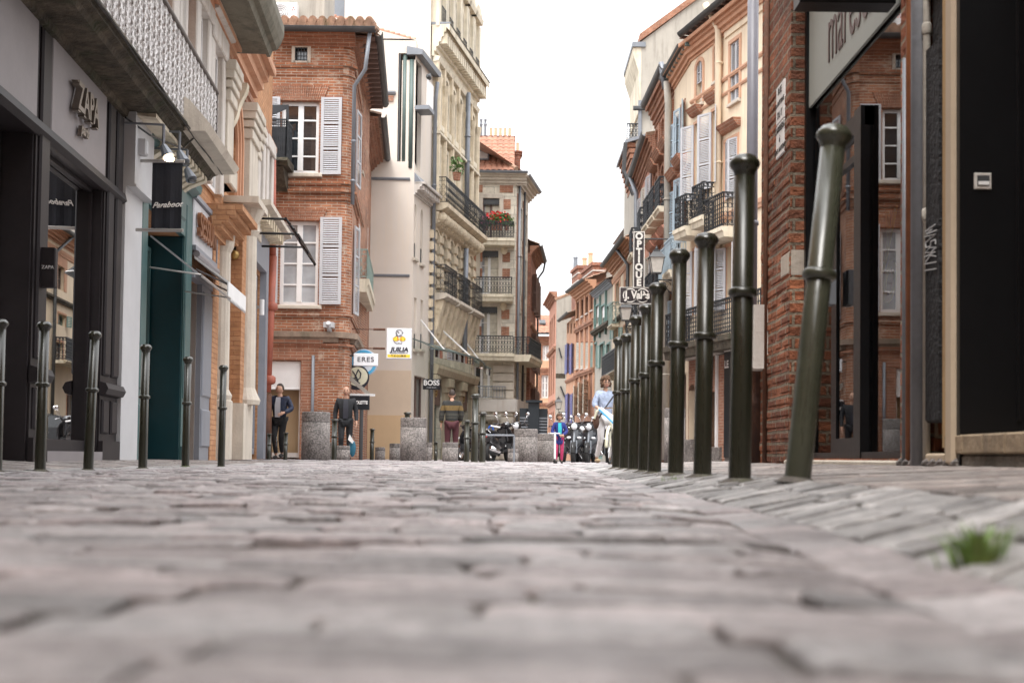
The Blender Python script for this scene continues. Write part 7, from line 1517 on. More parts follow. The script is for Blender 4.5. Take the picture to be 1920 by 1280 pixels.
lantern(1231, 492, 41.5, 1262, 'nearer wall lantern on a scrolled bracket, right of the optician sign', 1.12); lantern(1173, 584, 50, 1206, 'smaller wall lantern hanging just below the optician name board', 1.1); lantern(1047, 757, 80, 1062, 'small distant lantern on the grey gable wall above the child', 1.0)
# dark terrace structure
q = at(1001, 750, 47); t = thing('kiosk_post', 'square dark steel post with a flat cap between slatted planters', 'post', (q.x, 47, 0)); f = Fr((q.x, 47), u=(1, 0, 0), n=(0, -1, 0)); M['anthracite'] = paint('anthracite', (.02, .026, .032), .4); m = MB(f); m.box(-.2, .2, -.4, 0, 0, q.z - .08); m.box(-.3, .32, -.5, .1, q.z - .08, q.z); m.build('post_body', 'anthracite', t)
for sg, lab in ((-1, 'dark slatted screen left of the square steel post'), (1, 'dark slatted screen right of the square steel post')):
    c = sg * .36; t = thing('slatted_screen', lab, 'screen', f.w(c, -.3, 0), 'slatted screens'); m = MB(f)
    for i in range(14): zz = .12 + i * .11; m.box(c - .15, c + .15, -.2, -.12, zz, zz + .055)
    m.build('slats', 'zinc', t); MB(f).box(c - .16, c + .16, -.5, -.21, .05, at(1001, 765, 47).z).build('screen_frame', 'anthracite', t)
# thin rail between the bollards
t = thing('guard_rail', 'thin grey metal rail in front of the dark scooter', 'rail', at(935, 816, 30)); qa, qb = at(905, 815.5, 30), at(964, 816, 30); m = MB(); m.tube([qa, qb], .022, 6); m.tube([qb, (qb.x, 30, 0)], .022, 6); m.tube([qa, (qa.x, 30, 0)], .022, 6); m.build('rail_tube', 'zinc', t)
# ================================================================ SCOOTERS
M['scooter_black'] = paint('gloss_black', (.012, .012, .014), .12, .6); M['scooter_silver'] = paint('silver_fairing', (.028, .031, .037), .15, .6, metal=.2); M['rubber'] = plain('rubber', (.02, .02, .02), .8, .2, 6, .002); M['chrome'] = paint('chrome', (.75, .75, .76), .12, metal=1); M['seat_vinyl'] = plain('seat_vinyl', (.02, .02, .022), .55, .2, 4, .002); M['head_glass'] = paint('headlight_glass', (.75, .76, .78), .08, .8)
def scooter(lab, loc, rz, body='scooter_black', s=1.0, group='parked scooters'):
    """x forward, y left, z up, built at the origin"""
    t = thing('scooter', lab, 'scooter', (0, 0, 0), group)
    for x in (.64, -.6):
        m = MB(Fr((x, 0), u=(1, 0, 0), n=(0, 1, 0))); R0 = .25; pts = [(R0 * math.cos(6.283 * i / 24), 0, .26 + R0 * math.sin(6.283 * i / 24)) for i in range(25)]; V = []
        m.tube(pts, .062, 8, False); wh = m.build('wheel', 'rubber', t, smooth=True); m = MB(Fr((x, 0), u=(1, 0, 0), n=(0, 1, 0))); m.ring(0, .26, .185, 0, .022, 20)
        for i in range(5): a = 6.283 * i / 5; m.tube([(0, 0, .26), (.18 * math.cos(a), 0, .26 + .18 * math.sin(a))], .02, 5)
        m.tube([(0, -.06, .26), (0, .06, .26)], .05, 8); m.build('rim', 'chrome', wh)
    fx = Fr((0, 0), u=(1, 0, 0), n=(0, 1, 0))
    m = MB(fx); m.ell((.62, 0, .36), (.3, .085, .2), 14, 10, lambda d: 1 if d.z > -.1 else .35); m.build('front_fender', body, t, smooth=True)
    m = MB(fx); m.tube([(.64, .08, .26), (.55, .07, .6)], .022, 6); m.tube([(.64, -.08, .26), (.55, -.07, .6)], .022, 6); m.tube([(.56, 0, .55), (.38, 0, 1.0)], .03, 8); m.build('fork', 'zinc', t)
    # front shield
    rows = [(.56, .3, .07), (.53, .42, .19), (.5, .58, .25), (.45, .74, .26), (.4, .88, .2), (.37, .96, .1)]; V = []; n = 9
    for k_ in (0, 1):
        for x, z, hw_ in rows:
            for i in range(n): c = (i / (n - 1)) * 2 - 1; V.append((x - .14 * abs(c) ** 1.8 + .05 * (1 - abs(c)) - .03 * k_, c * hw_, z))
    F = []; nr = len(rows)
    for k_ in (0, 1):
        for r_ in range(nr - 1):
            for i in range(n - 1): b = k_ * nr * n + r_ * n + i; F.append((b, b + 1, b + n + 1, b + n))
    for r_ in range(nr - 1):
        for i in (0, n - 1): b = r_ * n + i; F.append((b, b + n, b + n + nr * n, b + nr * n))
    m = MB(fx); m.add(V, F); m.build('front_fairing', body, t, smooth=True)
    m = MB(fx); [m.ell((.53, sgn * .14, .68), (.04, .065, .035), 8, 6) for sgn in (-1, 1)]; m.build('indicator', 'head_glass', t, smooth=True)
    m = MB(fx); m.box(-.15, .42, -.17, .17, .27, .33); m.tube([(.42, 0, .3), (.44, 0, .5)], .16, 8, True, .3); m.build('floorboard', 'seat_vinyl', t)
    # rear body
    m = MB(fx); S = [(-.1, .3, .1, .16), (-.2, .42, .16, .2), (-.45, .5, .18, .21), (-.7, .58, .15, .17), (-.92, .68, .09, .08)]; V = []
    for x, z, hw_, hz_ in S:
        for i in range(12): a = 6.283 * i / 12; V.append((x, hw_ * math.cos(a), z + hz_ * math.sin(a)))
    m.add(V, [(r_ * 12 + i, r_ * 12 + (i + 1) % 12, (r_ + 1) * 12 + (i + 1) % 12, (r_ + 1) * 12 + i) for r_ in range(4) for i in range(12)] + [tuple(range(12)), tuple(range(48, 60))]); m.build('rear_body', body, t, smooth=True)
    m = MB(fx); S = [(-.05, .66, .07, .03), (-.12, .7, .13, .06), (-.4, .74, .15, .07), (-.55, .8, .15, .06), (-.8, .83, .12, .06), (-.9, .83, .06, .03)]; V = []
    for x, z, hw_, hz_ in S:
        for i in range(10): a = 6.283 * i / 10; V.append((x, hw_ * math.cos(a), z + hz_ * math.sin(a)))
    m.add(V, [(r_ * 10 + i, r_ * 10 + (i + 1) % 10, (r_ + 1) * 10 + (i + 1) % 10, (r_ + 1) * 10 + i) for r_ in range(5) for i in range(10)] + [tuple(range(10)), tuple(range(50, 60))]); m.build('seat', 'seat_vinyl', t, smooth=True)
    m = MB(fx); m.tube([(-.85, .11, .78), (-1.0, .09, .86), (-1.0, -.09, .86), (-.85, -.11, .78)], .015, 6); m.build('grab_rail', 'chrome', t); m = MB(fx); m.ell((-.95, 0, .68), (.04, .07, .04), 8, 6); m.build('tail_light', 'red', t, smooth=True)
    m = MB(fx); m.tube([(-.2, -.16, .24), (-.55, -.2, .28), (-.98, -.2, .36)], [.035, .06, .065], 10); m.build('exhaust', 'chrome', t, smooth=True); m = MB(fx); m.ell((-.42, 0, .27), (.3, .13, .12), 10, 7); m.build('engine', 'zinc_dark', t, smooth=True)
    # handlebar head, headlight, mirrors
    m = MB(fx); m.ell((.4, 0, 1.0), (.13, .15, .1), 12, 8); m.build('handlebar_cover', body, t, smooth=True); m = MB(fx); m.tube([(.38, -.12, 1.02), (.33, -.22, 1.05), (.26, -.34, 1.03)], .018, 6); m.tube([(.38, .12, 1.02), (.33, .22, 1.05), (.26, .34, 1.03)], .018, 6); hb_ = m.build('handlebar', 'seat_vinyl', t)
    m = MB(fx); [m.tube([(.36, sg * .3, 1.0), (.3, sg * .2, 1.03)], .01, 5) for sg in (-1, 1)]; m.build('brake_lever', 'chrome', hb_)
    m = MB(fx); m.ell((.5, 0, .98), (.06, .088, .088), 14, 8); m.build('headlight', 'head_glass', t, smooth=True)
    for sg in (-1, 1):
        m = MB(fx); m.tube([(.34, sg * .2, 1.05), (.37, sg * .26, 1.2), (.36, sg * .3, 1.27)], .009, 5); m.ell((.36, sg * .31, 1.31), (.022, .06, .05), 10, 6); m.build('mirror', 'chrome', t, smooth=True)
    m = MB(fx); m.tube([(.1, .1, .28), (.0, .22, .02)], .014, 5); m.build('kickstand', 'chrome', t)
    t.location = loc; t.rotation_euler = (0, 0, rz); t.scale = (s, s, s); return t
def gp(px, Y): p = at(px, HZ(px), Y); return (p.x, Y, 0)
scooter('black scooter parked side-on, rear wheel and exhaust towards the photographer, blue lock on handlebar', gp(937, 35), R(66), s=1.0)
scooter('dark silver scooter facing the photographer, nearer the child', gp(1079, 34.6), R(-98), 'scooter_silver', .98)
scooter('dark silver scooter facing the photographer, nearer the woman', gp(1108, 35.0), R(-102), 'scooter_silver', .98)
scooter('black scooter parked behind the child, mirror above the granite cylinder', gp(1046, 37.5), R(-80), s=1.0)
scooter('black scooter in the second row behind the two silver ones', gp(1092, 38.5), R(-95), s=1.0)
scooter('dark scooter behind the group of tall thin bollards', gp(885, 38), R(120), s=1.0)
scooter('black scooter hidden mostly by the granite cylinder, two mirrors showing', gp(972, 37.5), R(-100), s=1.05)
scooter('black scooter between the woman and the bollards', gp(1140, 36.5), R(-95), s=1.0)
lk = at(920, 812, 34.5); t = thing('bike_lock', 'blue and white cable lock looped over the scooter handlebar', 'lock', lk); m = MB(); m.tube([(lk.x + .08 * math.cos(i * .52), lk.y - .02, lk.z + .2 * math.sin(i * .52)) for i in range(13)], .022, 6); M['blue'] = paint('blue_plastic', (.02, .1, .45), .4); m.build('cable', 'blue', t); m = MB(); m.tube([(lk.x, lk.y - .03, lk.z + .2), (lk.x + .25, lk.y, lk.z + .16)], .022, 6); m.build('sleeve', 'white', t)
# parked car behind the scooters
def car():
    Y = 46; q = at(1092, HZ(1092), Y); t = thing('parked_car', 'dark car parked behind the row of scooters, only its roof and windscreen showing', 'car', (q.x, Y, 0)); f = Fr((q.x, Y), u=(1, 0, 0), n=(0, -1, 0)); hw_ = 1.15
    P = [(-2.1, .35), (-2.1, .75), (-1.7, .88), (-.9, .95), (-.35, 1.38), (.1, 1.46), (1.2, 1.42), (1.75, 1.0), (2.05, .9), (2.1, .35)]
    m = MB(f); 
    for i in range(len(P)): pass
    m.prism(P, -1.7, 0); m.build('body', 'scooter_black', t); m = MB(f); m.prism([(-.8, .98), (-.32, 1.36), (.3, 1.4), (.3, .98)], .0, .006); m.prism([(.4, .98), (.4, 1.4), (1.15, 1.36), (1.6, 1.0)], .0, .006); m.build('window', 'pane', t)
    for u in (-1.4, 1.35): m = MB(f); m.tube([(u, -.15, .32), (u, .03, .32)], .32, 20); wh = m.build('wheel', 'rubber', t); m = MB(f); m.tube([(u, .03, .32), (u, .045, .32)], .19, 14); m.build('rim', 'chrome', wh)
    m = MB(f); m.ell((-2.08, -.3, .7), (.06, .18, .1), 8, 6); m.build('headlight', 'head_glass', t); m = MB(f); m.ell((-.75, .1, 1.0), (.1, .06, .06), 8, 6); m.build('wing_mirror', 'scooter_black', t)
car()
# ================================================================ PEOPLE
M['skin'] = plain('skin', (.5, .29, .2), .55, .06, 6, 0, fine=60); M['skin_tan'] = plain('skin_tan', (.46, .27, .18), .55, .06, 6, 0)
M['hair_dark'] = plain('hair_dark', (.035, .022, .016), .7, .4, 30, .01); M['hair_brown'] = plain('hair_brown', (.11, .06, .035), .75, .45, 30, .015); M['hair_curly'] = plain('hair_curly', (.12, .065, .035), .8, .5, 30, .02)
M['navy'] = plain('navy_cloth', (.012, .02, .05), .6, .4, 8, .03, fine=14); M['grey_tee'] = plain('grey_tee', (.4, .41, .45), .85, .08, 8, .006); M['black_trousers'] = plain('black_trousers', (.012, .012, .014), .85, .3, 8, .01)
M['suit'] = plain('dark_suit', (.013, .014, .017), .75, .35, 8, .02, fine=12); M['maroon'] = plain('maroon_trousers', (.075, .02, .025), .85, .2, 8, .01); M['chambray'] = plain('chambray_shirt', (.33, .39, .52), .85, .2, 8, .03, fine=14); M['white_jeans'] = plain('white_trousers', (.82, .8, .81), .85, .08, 8, .025, fine=12)
M['child_blue'] = plain('royal_blue_cloth', (.02, .03, .19), .8, .2, 8, .01); M['turquoise'] = plain('turquoise_cloth', (.03, .42, .5), .8, .15, 8, .006); M['pink_leg'] = plain('pink_leggings', (.48, .04, .13), .8, .1, 8, .004); M['shoe'] = plain('dark_shoe', (.02, .018, .016), .5, .3, 8, .002); M['lips'] = plain('lips', (.4, .14, .12), .5, .1, 8, 0)
def sweater():
    m, t, b = newmat('striped_sweater'); o = objn(t, 1); sp = t.nodes.new('ShaderNodeSeparateXYZ'); t.links.new(o.outputs[0], sp.inputs[0]); mr = t.nodes.new('ShaderNodeMapRange'); mr.inputs['From Min'].default_value = .8; mr.inputs['From Max'].default_value = 1.6; t.links.new(sp.outputs['Z'], mr.inputs['Value'])
    d, y, g = (.03, .03, .028), (.26, .16, .045), (.1, .095, .075); r = ramp(t, mr.outputs[0], [(0, d), (.17, y), (.26, d), (.34, g), (.38, d), (.42, g), (.5, d), (.58, y), (.62, y), (.74, d), (.8, d)]); r.color_ramp.interpolation = 'CONSTANT'
    n = noise(t, o, 60, 3); c = mix(t, r.outputs[0], (.02, .02, .02), n.outputs[0]); t.links.new(c, b.inputs['Base Color']); b.inputs['Roughness'].default_value = .95; bump(t, b, n.outputs[0], .01); return m
M['sweater'] = sweater()
def skin_mesh(verts, edges, levels=2):
    """verts: {name: (x,y,z,rx[,ry])}; grows one continuous surface round the joints"""
    me = bpy.data.meshes.new('tmp'); bm = bmesh.new(); idx = {}; lay = bm.verts.layers.skin.verify()
    for k, v in verts.items(): bv = bm.verts.new(v[:3]); bv[lay].radius = (v[3], v[4] if len(v) > 4 else v[3]); idx[k] = bv
    for a, b in edges: bm.edges.new((idx[a], idx[b]))
    next(iter(idx.values()))[lay].use_root = True; bm.to_mesh(me); bm.free()
    ob = bpy.data.objects.new('tmp', me); COL.objects.link(ob); ob.modifiers.new('s', 'SKIN').use_smooth_shade = True; sb = ob.modifiers.new('u', 'SUBSURF'); sb.levels = levels
    dg = bpy.context.evaluated_depsgraph_get(); out = bpy.data.meshes.new_from_object(ob.evaluated_get(dg)); bpy.data.objects.remove(ob)
    return [tuple(v.co) for v in out.vertices], [tuple(p.vertices) for p in out.polygons]
def person(lab, loc, rz, h, P, top, legs, skin='skin', hair=None, shirt=None, sex='m', coat_long=0.0, sleeve=1.0, hairstyle='short', headturn=0, shoes='shoe', ls=1.0, glasses=False):
    """P: joint overrides. x = the person's left, y = forward, z up, for a 1.78 m figure, scaled to h"""
    k = h / 1.78; t = thing('person', lab, 'person', (0, 0, 0)); sw = .19 if sex == 'm' else (.165 if sex == 'f' else .16)
    J = dict(pel=(0, 0, .95), sp=(0, .0, 1.12), ch=(0, 0, 1.34), nk=(0, -.01, 1.5), hd=(0, .03, 1.66), shl=(sw, -.01, 1.44), shr=(-sw, -.01, 1.44), ell=(sw + .06, -.03, 1.16), elr=(-sw - .06, -.03, 1.16), wrl=(sw + .07, .08, .92), wrr=(-sw - .07, .08, .92),
             hpl=(.095, 0, .92), hpr=(-.095, 0, .92), knl=(.1, .05, .5), knr=(-.1, .05, .5), anl=(.1, -.02, .09), anr=(-.1, -.02, .09)); J.update(P)
    V = lambda n: Vector(J[n]); kk = 1.0 if sex == 'm' else .9
    core = dict(pel=(*J['pel'], .15 * kk, .11), sp=(*J['sp'], .12 * kk, .09), ch=(J['ch'][0], J['ch'][1], J['ch'][2] - .05, .125 * kk, .09), nk=(*J['nk'], .058 * kk), hb=(*(V('nk').lerp(V('hd'), .55)), .056))
    body = dict(core); E = [('pel', 'sp'), ('sp', 'ch'), ('ch', 'nk'), ('nk', 'hb')]
    for s in 'lr':
        body['sh' + s] = (*J['sh' + s], .062 * kk); body['el' + s] = (*J['el' + s], .043 * kk); body['fa' + s] = (*V('el' + s).lerp(V('wr' + s), .4), .04 * kk); body['wr' + s] = (*J['wr' + s], .026)
        body['hp' + s] = (*J['hp' + s], .095 * kk); body['kn' + s] = (*J['kn' + s], .06 * kk); body['cf' + s] = (*V('kn' + s).lerp(V('an' + s), .35), .056 * kk); body['an' + s] = (*J['an' + s], .037)
        E += [('ch', 'sh' + s), ('sh' + s, 'el' + s), ('el' + s, 'fa' + s), ('fa' + s, 'wr' + s), ('pel', 'hp' + s), ('hp' + s, 'kn' + s), ('kn' + s, 'cf' + s), ('cf' + s, 'an' + s)]
        # palm and five fingers
        d = (V('wr' + s) - V('el' + s)).normalized(); side = Vector((1 if s == 'l' else -1, 0, 0)); side = (side - d * side.dot(d)).normalized(); fw = d.cross(side).normalized(); fw = fw if fw.y > 0 else -fw
        pm = V('wr' + s) + d * .07; body['pm' + s] = (*pm, .03); E.append(('wr' + s, 'pm' + s))
        for i, (o_, L_) in enumerate(((.03, .075), (.01, .085), (-.01, .08), (-.03, .062))):
            a = pm + d * .02 + fw * o_; b = a + d * L_ * .5 - side * .008; c = b + d * L_ * .4 - side * .025
            for n_, q, r_ in (('a', a, .0095), ('b', b, .0085), ('c', c, .007)): body[f'f{s}{i}{n_}'] = (*q, r_)
            E += [('pm' + s, f'f{s}{i}a'), (f'f{s}{i}a', f'f{s}{i}b'), (f'f{s}{i}b', f'f{s}{i}c')]
        a = V('wr' + s) + d * .03 + fw * .035; b = a + d * .04 + fw * .02 - side * .01
        body[f'th{s}a'] = (*a, .011); body[f'th{s}b'] = (*b, .009); E += [('pm' + s, f'th{s}a'), (f'th{s}a', f'th{s}b')]
    vb, fb_ = skin_mesh(body, E)
    # head with brow, nose, chin, ears
    hc = V('hd'); ht = Matrix.Rotation(headturn, 3, 'Z'); hm = MB(); hr = (.077, .096, .118) if sex != 'c' else (.085, .1, .115)
    def shape(d):
        q = 1.0
        if d.z < 0: q *= 1 - .28 * (-d.z) ** 1.5 * (1 if d.y > -.2 else .6)
        if d.y > .75 and abs(d.x) < .2 and -.35 < d.z < .12: q *= 1.13 if d.z < -.1 else 1.06
        if d.y > .6 and .05 < d.z < .25 and .15 < abs(d.x) < .55: q *= .955
        if d.y > .5 and d.z < -.75: q *= 1.06
        return q
    hm.ell((0, 0, 0), hr, 24, 18, shape)
    for sx in (-1, 1): hm.ell((sx * hr[0] * .98, -.005, -.01), (.012, .022, .032), 8, 6)
    hv = [tuple(ht @ v + hc) for v in hm.v]
    def emit_mesh(nm, vs, fs, mat, par=t):
        m = MB(); m.v = [Vector(v) * k for v in vs]; m.f = fs; return m.build(nm, mat, par, smooth=True)
    n0 = len(vb); bodyo = emit_mesh('body', vb + hv, fb_ + [tuple(i + n0 for i in f) for f in hm.f], skin)
    em = MB(); [em.ell((sx * .03, hr[1] * .9, .012), (.013, .008, .0085), 8, 6) for sx in (-1, 1)]; [em.tube([(sx * .015, hr[1] * .95, .034), (sx * .045, hr[1] * .86, .036)], .004, 4) for sx in (-1, 1)]
    emit_mesh('eyes', [tuple(ht @ v + hc) for v in em.v], em.f, 'hair_dark')
    em = MB(); em.ell((0, hr[1] * .93, -.062), (.024, .009, .007), 8, 6); emit_mesh('mouth', [tuple(ht @ v + hc) for v in em.v], em.f, 'lips')
    if glasses: em = MB(); [em.ring(sx * .032, .01, .022, 0, .0035, 12) for sx in (-1, 1)]; vs = [Vector((v.x, v.y + hr[1] * 1.02, v.z)) for v in em.v]; em.v = vs; em.tube([(-.012, hr[1] * 1.02, .014), (.012, hr[1] * 1.02, .014)], .003, 4); [em.tube([(sx * .054, hr[1] * 1.0, .014), (sx * .078, 0, .014)], .003, 4) for sx in (-1, 1)]; emit_mesh('glasses', [tuple(ht @ Vector(v) + hc) for v in em.v], em.f, 'ink')
    if hair:
        m = MB(); rnd = random.Random(4)
        if hairstyle == 'short': m.ell((0, -.012, .018), (hr[0] * 1.07, hr[1] * 1.06, hr[2] * 1.06), 20, 14, lambda d: (1 + .02 * math.sin(d.x * 31) * math.sin(d.y * 27)) if (d.z > .5 or (d.y < .0 and d.z > -.4)) else .8)
        elif hairstyle == 'cropped': m.ell((0, -.01, .012), (hr[0] * 1.03, hr[1] * 1.03, hr[2] * 1.04), 20, 14, lambda d: 1 if (d.z > .45 or (d.y < .3 and d.z > -.4)) else .8)
        else:
            for i in range(90):
                a, e = rnd.uniform(0, 6.283), rnd.uniform(-.55, 1); d = Vector((math.cos(a) * math.sqrt(max(0, 1 - e * e)), math.sin(a) * math.sqrt(max(0, 1 - e * e)), e))
                if d.y > .35 and d.z < .45: continue
                s_ = rnd.uniform(.022, .042); m.ell((d.x * hr[0] * 1.12, d.y * hr[1] * 1.08 - .01, d.z * hr[2] * 1.1 + .01), (s_, s_, s_), 7, 5, lambda q: 1 + .2 * math.sin(q.x * 9 + i))
            m.ell((0, -.012, .015), (hr[0] * 1.06, hr[1] * 1.05, hr[2] * 1.05), 16, 10, lambda d: 1 if (d.z > .4 or (d.y < .2)) else .8)
        emit_mesh('hair', [tuple(ht @ v + hc) for v in m.v], m.f, hair)
    # garments grown round the same joints
    g = 1.12; up = dict(pel=(J['pel'][0], J['pel'][1], J['pel'][2] - coat_long, .165 * kk * g, .13 * g), sp=(*J['sp'], .15 * kk * g, .118 * g), ch=(J['ch'][0], J['ch'][1], J['ch'][2] - .03, .15 * kk * g, .118 * g), nk=(J['nk'][0], J['nk'][1], J['nk'][2] - .045, .062 * kk)); Eu = [('pel', 'sp'), ('sp', 'ch'), ('ch', 'nk')]
    if coat_long > .1: up['pel'] = (*J['pel'], .17 * kk * g, .14 * g); up['hem'] = (J['pel'][0], J['pel'][1], J['pel'][2] - coat_long, .2 * kk, .16); Eu.append(('pel', 'hem'))
    for s in 'lr':
        up['sh' + s] = (*J['sh' + s], .075 * kk * g); up['el' + s] = (*J['el' + s], .055 * kk * g * ls); Eu += [('ch', 'sh' + s), ('sh' + s, 'el' + s)]
        up['wr' + s] = (*V('el' + s).lerp(V('wr' + s), .94 * sleeve), .044 * kk * ls); Eu.append(('el' + s, 'wr' + s))
    v_, f_ = skin_mesh(up, Eu); emit_mesh('top', v_, f_, top)
    lo = dict(pel=(J['pel'][0], J['pel'][1], J['pel'][2] + .02, .15 * kk, .125)); El = []
    for s in 'lr':
        lo['hp' + s] = (*J['hp' + s], .108 * kk); lo['kn' + s] = (*J['kn' + s], .072 * kk); lo['cf' + s] = (*V('kn' + s).lerp(V('an' + s), .4), .066 * kk); lo['an' + s] = (*V('kn' + s).lerp(V('an' + s), .93), .05 * kk); El += [('pel', 'hp' + s), ('hp' + s, 'kn' + s), ('kn' + s, 'cf' + s), ('cf' + s, 'an' + s)]
    v_, f_ = skin_mesh(lo, El); emit_mesh('trousers', v_, f_, legs)
    if shoes:
        for s in 'lr': a = V('an' + s); m = MB(); m.ell((a.x, a.y + .07, a.z - .045), (.048, .135, .05), 12, 8, lambda d: 1 if d.z > -.3 else .85); emit_mesh('shoe', m.v, m.f, shoes)
    if shirt:
        m = MB(); c_ = V('ch'); p_ = V('pel'); yf = .125 * g + .035; m.add([(-.05, c_.y + yf - .05, c_.z + .13), (.05, c_.y + yf - .05, c_.z + .13), (.065, c_.y + yf, c_.z - .05), (.06, p_.y + yf - .005, p_.z + .05), (-.06, p_.y + yf - .005, p_.z + .05), (-.065, c_.y + yf, c_.z - .05)], [(0, 1, 2, 5), (5, 2, 3, 4)]); m.add([(x * 1, y - .03, z) for x, y, z in [(-.05, c_.y + yf - .05, c_.z + .13), (.05, c_.y + yf - .05, c_.z + .13), (.06, p_.y + yf - .005, p_.z + .05), (-.06, p_.y + yf - .005, p_.z + .05)]], [(0, 1, 2, 3)]); emit_mesh('shirt_front', m.v, m.f, shirt)
    t.location = loc; t.rotation_euler = (0, 0, rz); return t
FACE = math.pi      # turned towards the photographer (forward = -y)
g1 = gp(523, 29.2); m1 = person('man in a dark blue padded jacket and black trousers walking with a small bottle', g1, FACE - .15, 1.72, dict(elr=(-.29, -.02, 1.2), wrr=(-.16, .2, 1.1), ell=(.28, -.06, 1.17), wrl=(.29, -.01, .92), knl=(.08, .14, .52), anl=(.05, .05, .1), knr=(-.05, .02, .5), anr=(.0, -.22, .14)), 'navy', 'black_trousers', hair='hair_dark', shirt='grey_tee', headturn=-.7, coat_long=.02, ls=1.2)
g2 = gp(647, 31.6); person('bald man in a dark suit and black shirt walking with a bag and papers', g2, FACE + .1, 1.82, dict(wrl=(.26, .05, .9), knl=(.1, .1, .52), knr=(-.09, .0, .5)), 'suit', 'suit', skin='skin', shirt='ink', coat_long=.05)
q = at(661, 838, 31.3); t = thing('shopping_bag', 'teal blue shopping bag hanging from the hand of the bald man', 'bag', (q.x, q.y, q.z)); m = MB(); m.ell((q.x, q.y, q.z - .0), (.085, .05, .24), 12, 8, lambda d: 1 - .3 * max(0, d.z)); M['teal_bag'] = plain('teal_bag', (.02, .13, .2), .6, .25, 10, .01); m.build('bag_body', 'teal_bag', t, smooth=True); m = MB(); m.tube([(q.x - .05, q.y, q.z + .2), (q.x, q.y, q.z + .32), (q.x + .04, q.y, q.z + .2)], .01, 5); m.build('handle', 'ink', t)
q = at(657, 822, 31.2); MB().add([(q.x - .06, q.y, q.z - .02), (q.x + .05, q.y, q.z - .12), (q.x + .08, q.y, q.z - .06), (q.x - .02, q.y, q.z + .1), (q.x - .06, q.y + .02, q.z - .02), (q.x + .05, q.y + .02, q.z - .12), (q.x + .08, q.y + .02, q.z - .06), (q.x - .02, q.y + .02, q.z + .1)], [(0, 1, 2, 3), (4, 5, 6, 7), (0, 1, 5, 4), (1, 2, 6, 5), (2, 3, 7, 6), (3, 0, 4, 7)]).build('papers', 'white', None, loc=q); tag(bpy.data.objects['papers'], 'white papers held in the hand of the bald man', 'papers')
g3 = gp(846, 32.0); person('man seen from behind in a dark sweater with ochre stripes and maroon trousers', g3, .05, 1.79, dict(ell=(.24, -.02, 1.17), wrl=(.2, .12, .96), wrr=(-.26, -.0, .93)), 'sweater', 'maroon', hair='hair_dark', hairstyle='cropped', ls=1.25, coat_long=.07)
q = at(518, 828, 28.9); t = thing('bottle', 'small dark bottle held by the man in the blue jacket', 'bottle', q); m = MB(); m.lathe(q.x, q.y, [(.03, q.z - .1), (.032, q.z + .02), (.012, q.z + .08), (.012, q.z + .12)], 10); m.build('bottle_body', 'pane', t, smooth=True)
g4 = gp(1134, 24.3); person('curly-haired woman with glasses, blue shirt and white trousers pushing a bicycle', g4, FACE + .25, 1.66, dict(elr=(-.3, .05, 1.2), wrr=(-.2, .3, 1.07), ell=(.26, .06, 1.2), wrl=(.16, .3, 1.08), knr=(-.1, .12, .53), anr=(-.1, .06, .1), knl=(.1, .03, .5), anl=(.12, -.18, .12)), 'chambray', 'white_jeans', hair='hair_curly', sex='f', hairstyle='curly', sleeve=.35, coat_long=.08, glasses=True, shoes='tan_wall', ls=1.2)
g5 = gp(1048, 25.6); person('child in a royal blue coat with turquoise scarf and pink leggings on a kick scooter', g5, FACE + .1, .99, dict(hd=(0, .04, 1.66), nk=(0, -.01, 1.47), elr=(-.27, .04, 1.15), wrr=(-.1, .25, 1.03), ell=(.27, .04, 1.13), wrl=(.0, .28, 1.02)), 'child_blue', 'pink_leg', hair='hair_brown', sex='c', hairstyle='curly', shirt='turquoise', coat_long=.28, ls=1.3)
# kick scooter of the child
q = gp(1046, 25.1); x = q[0] - .06; t = thing('kick_scooter', 'white and silver kick scooter under the child', 'kick scooter', (x, 25.1, 0)); m = MB(); m.tube([(x, 25.1, .1), (x, 25.15, .62)], .022, 8); m.build('steering_column', 'white', t); m = MB(); m.tube([(x - .1, 25.15, .6), (x + .1, 25.15, .6)], .01, 6); m.build('handlebar', 'white', t); m = MB(); m.box(x - .05, x + .05, 25.1, 25.6, .07, .09); m.build('deck', 'chrome', t); m = MB(); [m.tube([(x - .012, y_, .05), (x + .012, y_, .05)], .05, 14) for y_ in (25.07, 25.62)]; m.build('wheel', 'rubber', t)
# bicycle / bags by the woman
q = gp(1143, 23.8); x = q[0]; y_ = 23.8; t = thing('bicycle', 'bicycle held by the woman, mostly hidden behind the bollards', 'bicycle', (x, y_, 0)); fb2 = Fr((x, y_), u=(.25, .97, 0), n=(-.97, .25, 0)); m = MB(fb2)
for u in (-.0, 1.05): m = MB(fb2); m.ring(u, .34, .31, 0, .022, 24); wh = m.build('wheel', 'rubber', t); m = MB(fb2); [m.tube([(u, 0, .34), (u + .3 * math.cos(a * .524), 0, .34 + .3 * math.sin(a * .524))], .003, 3) for a in range(12)]; m.build('spokes', 'chrome', wh)
m = MB(fb2); m.tube([(0, 0, .34), (.12, 0, .95)], .02, 6); m.tube([(.1, 0, .8), (.45, 0, .3), (1.05, 0, .34), (.7, 0, .8), (.45, 0, .3)], .018, 6); m.tube([(.11, 0, .88), (.7, 0, .8)], .018, 6); m.build('bicycle_frame', 'cream_print', t); m = MB(fb2); m.tube([(.2, -.28, 1.0), (.08, -.1, 1.06), (.08, .1, 1.06), (.2, .28, 1.0)], .014, 6); m.build('handlebar', 'chrome', t); m = MB(fb2); m.ell((.74, 0, .9), (.13, .08, .04), 10, 6); m.build('saddle', 'seat_vinyl', t)
m = MB(fb2); m.tube([(-.38 + .0, 0, .34)] + [(.37 * math.cos(a), 0, .34 + .37 * math.sin(a)) for a in [math.pi * (1 - i / 10) for i in range(11)]], .03, 5); m.build('mudguard', 'cream_print', t)
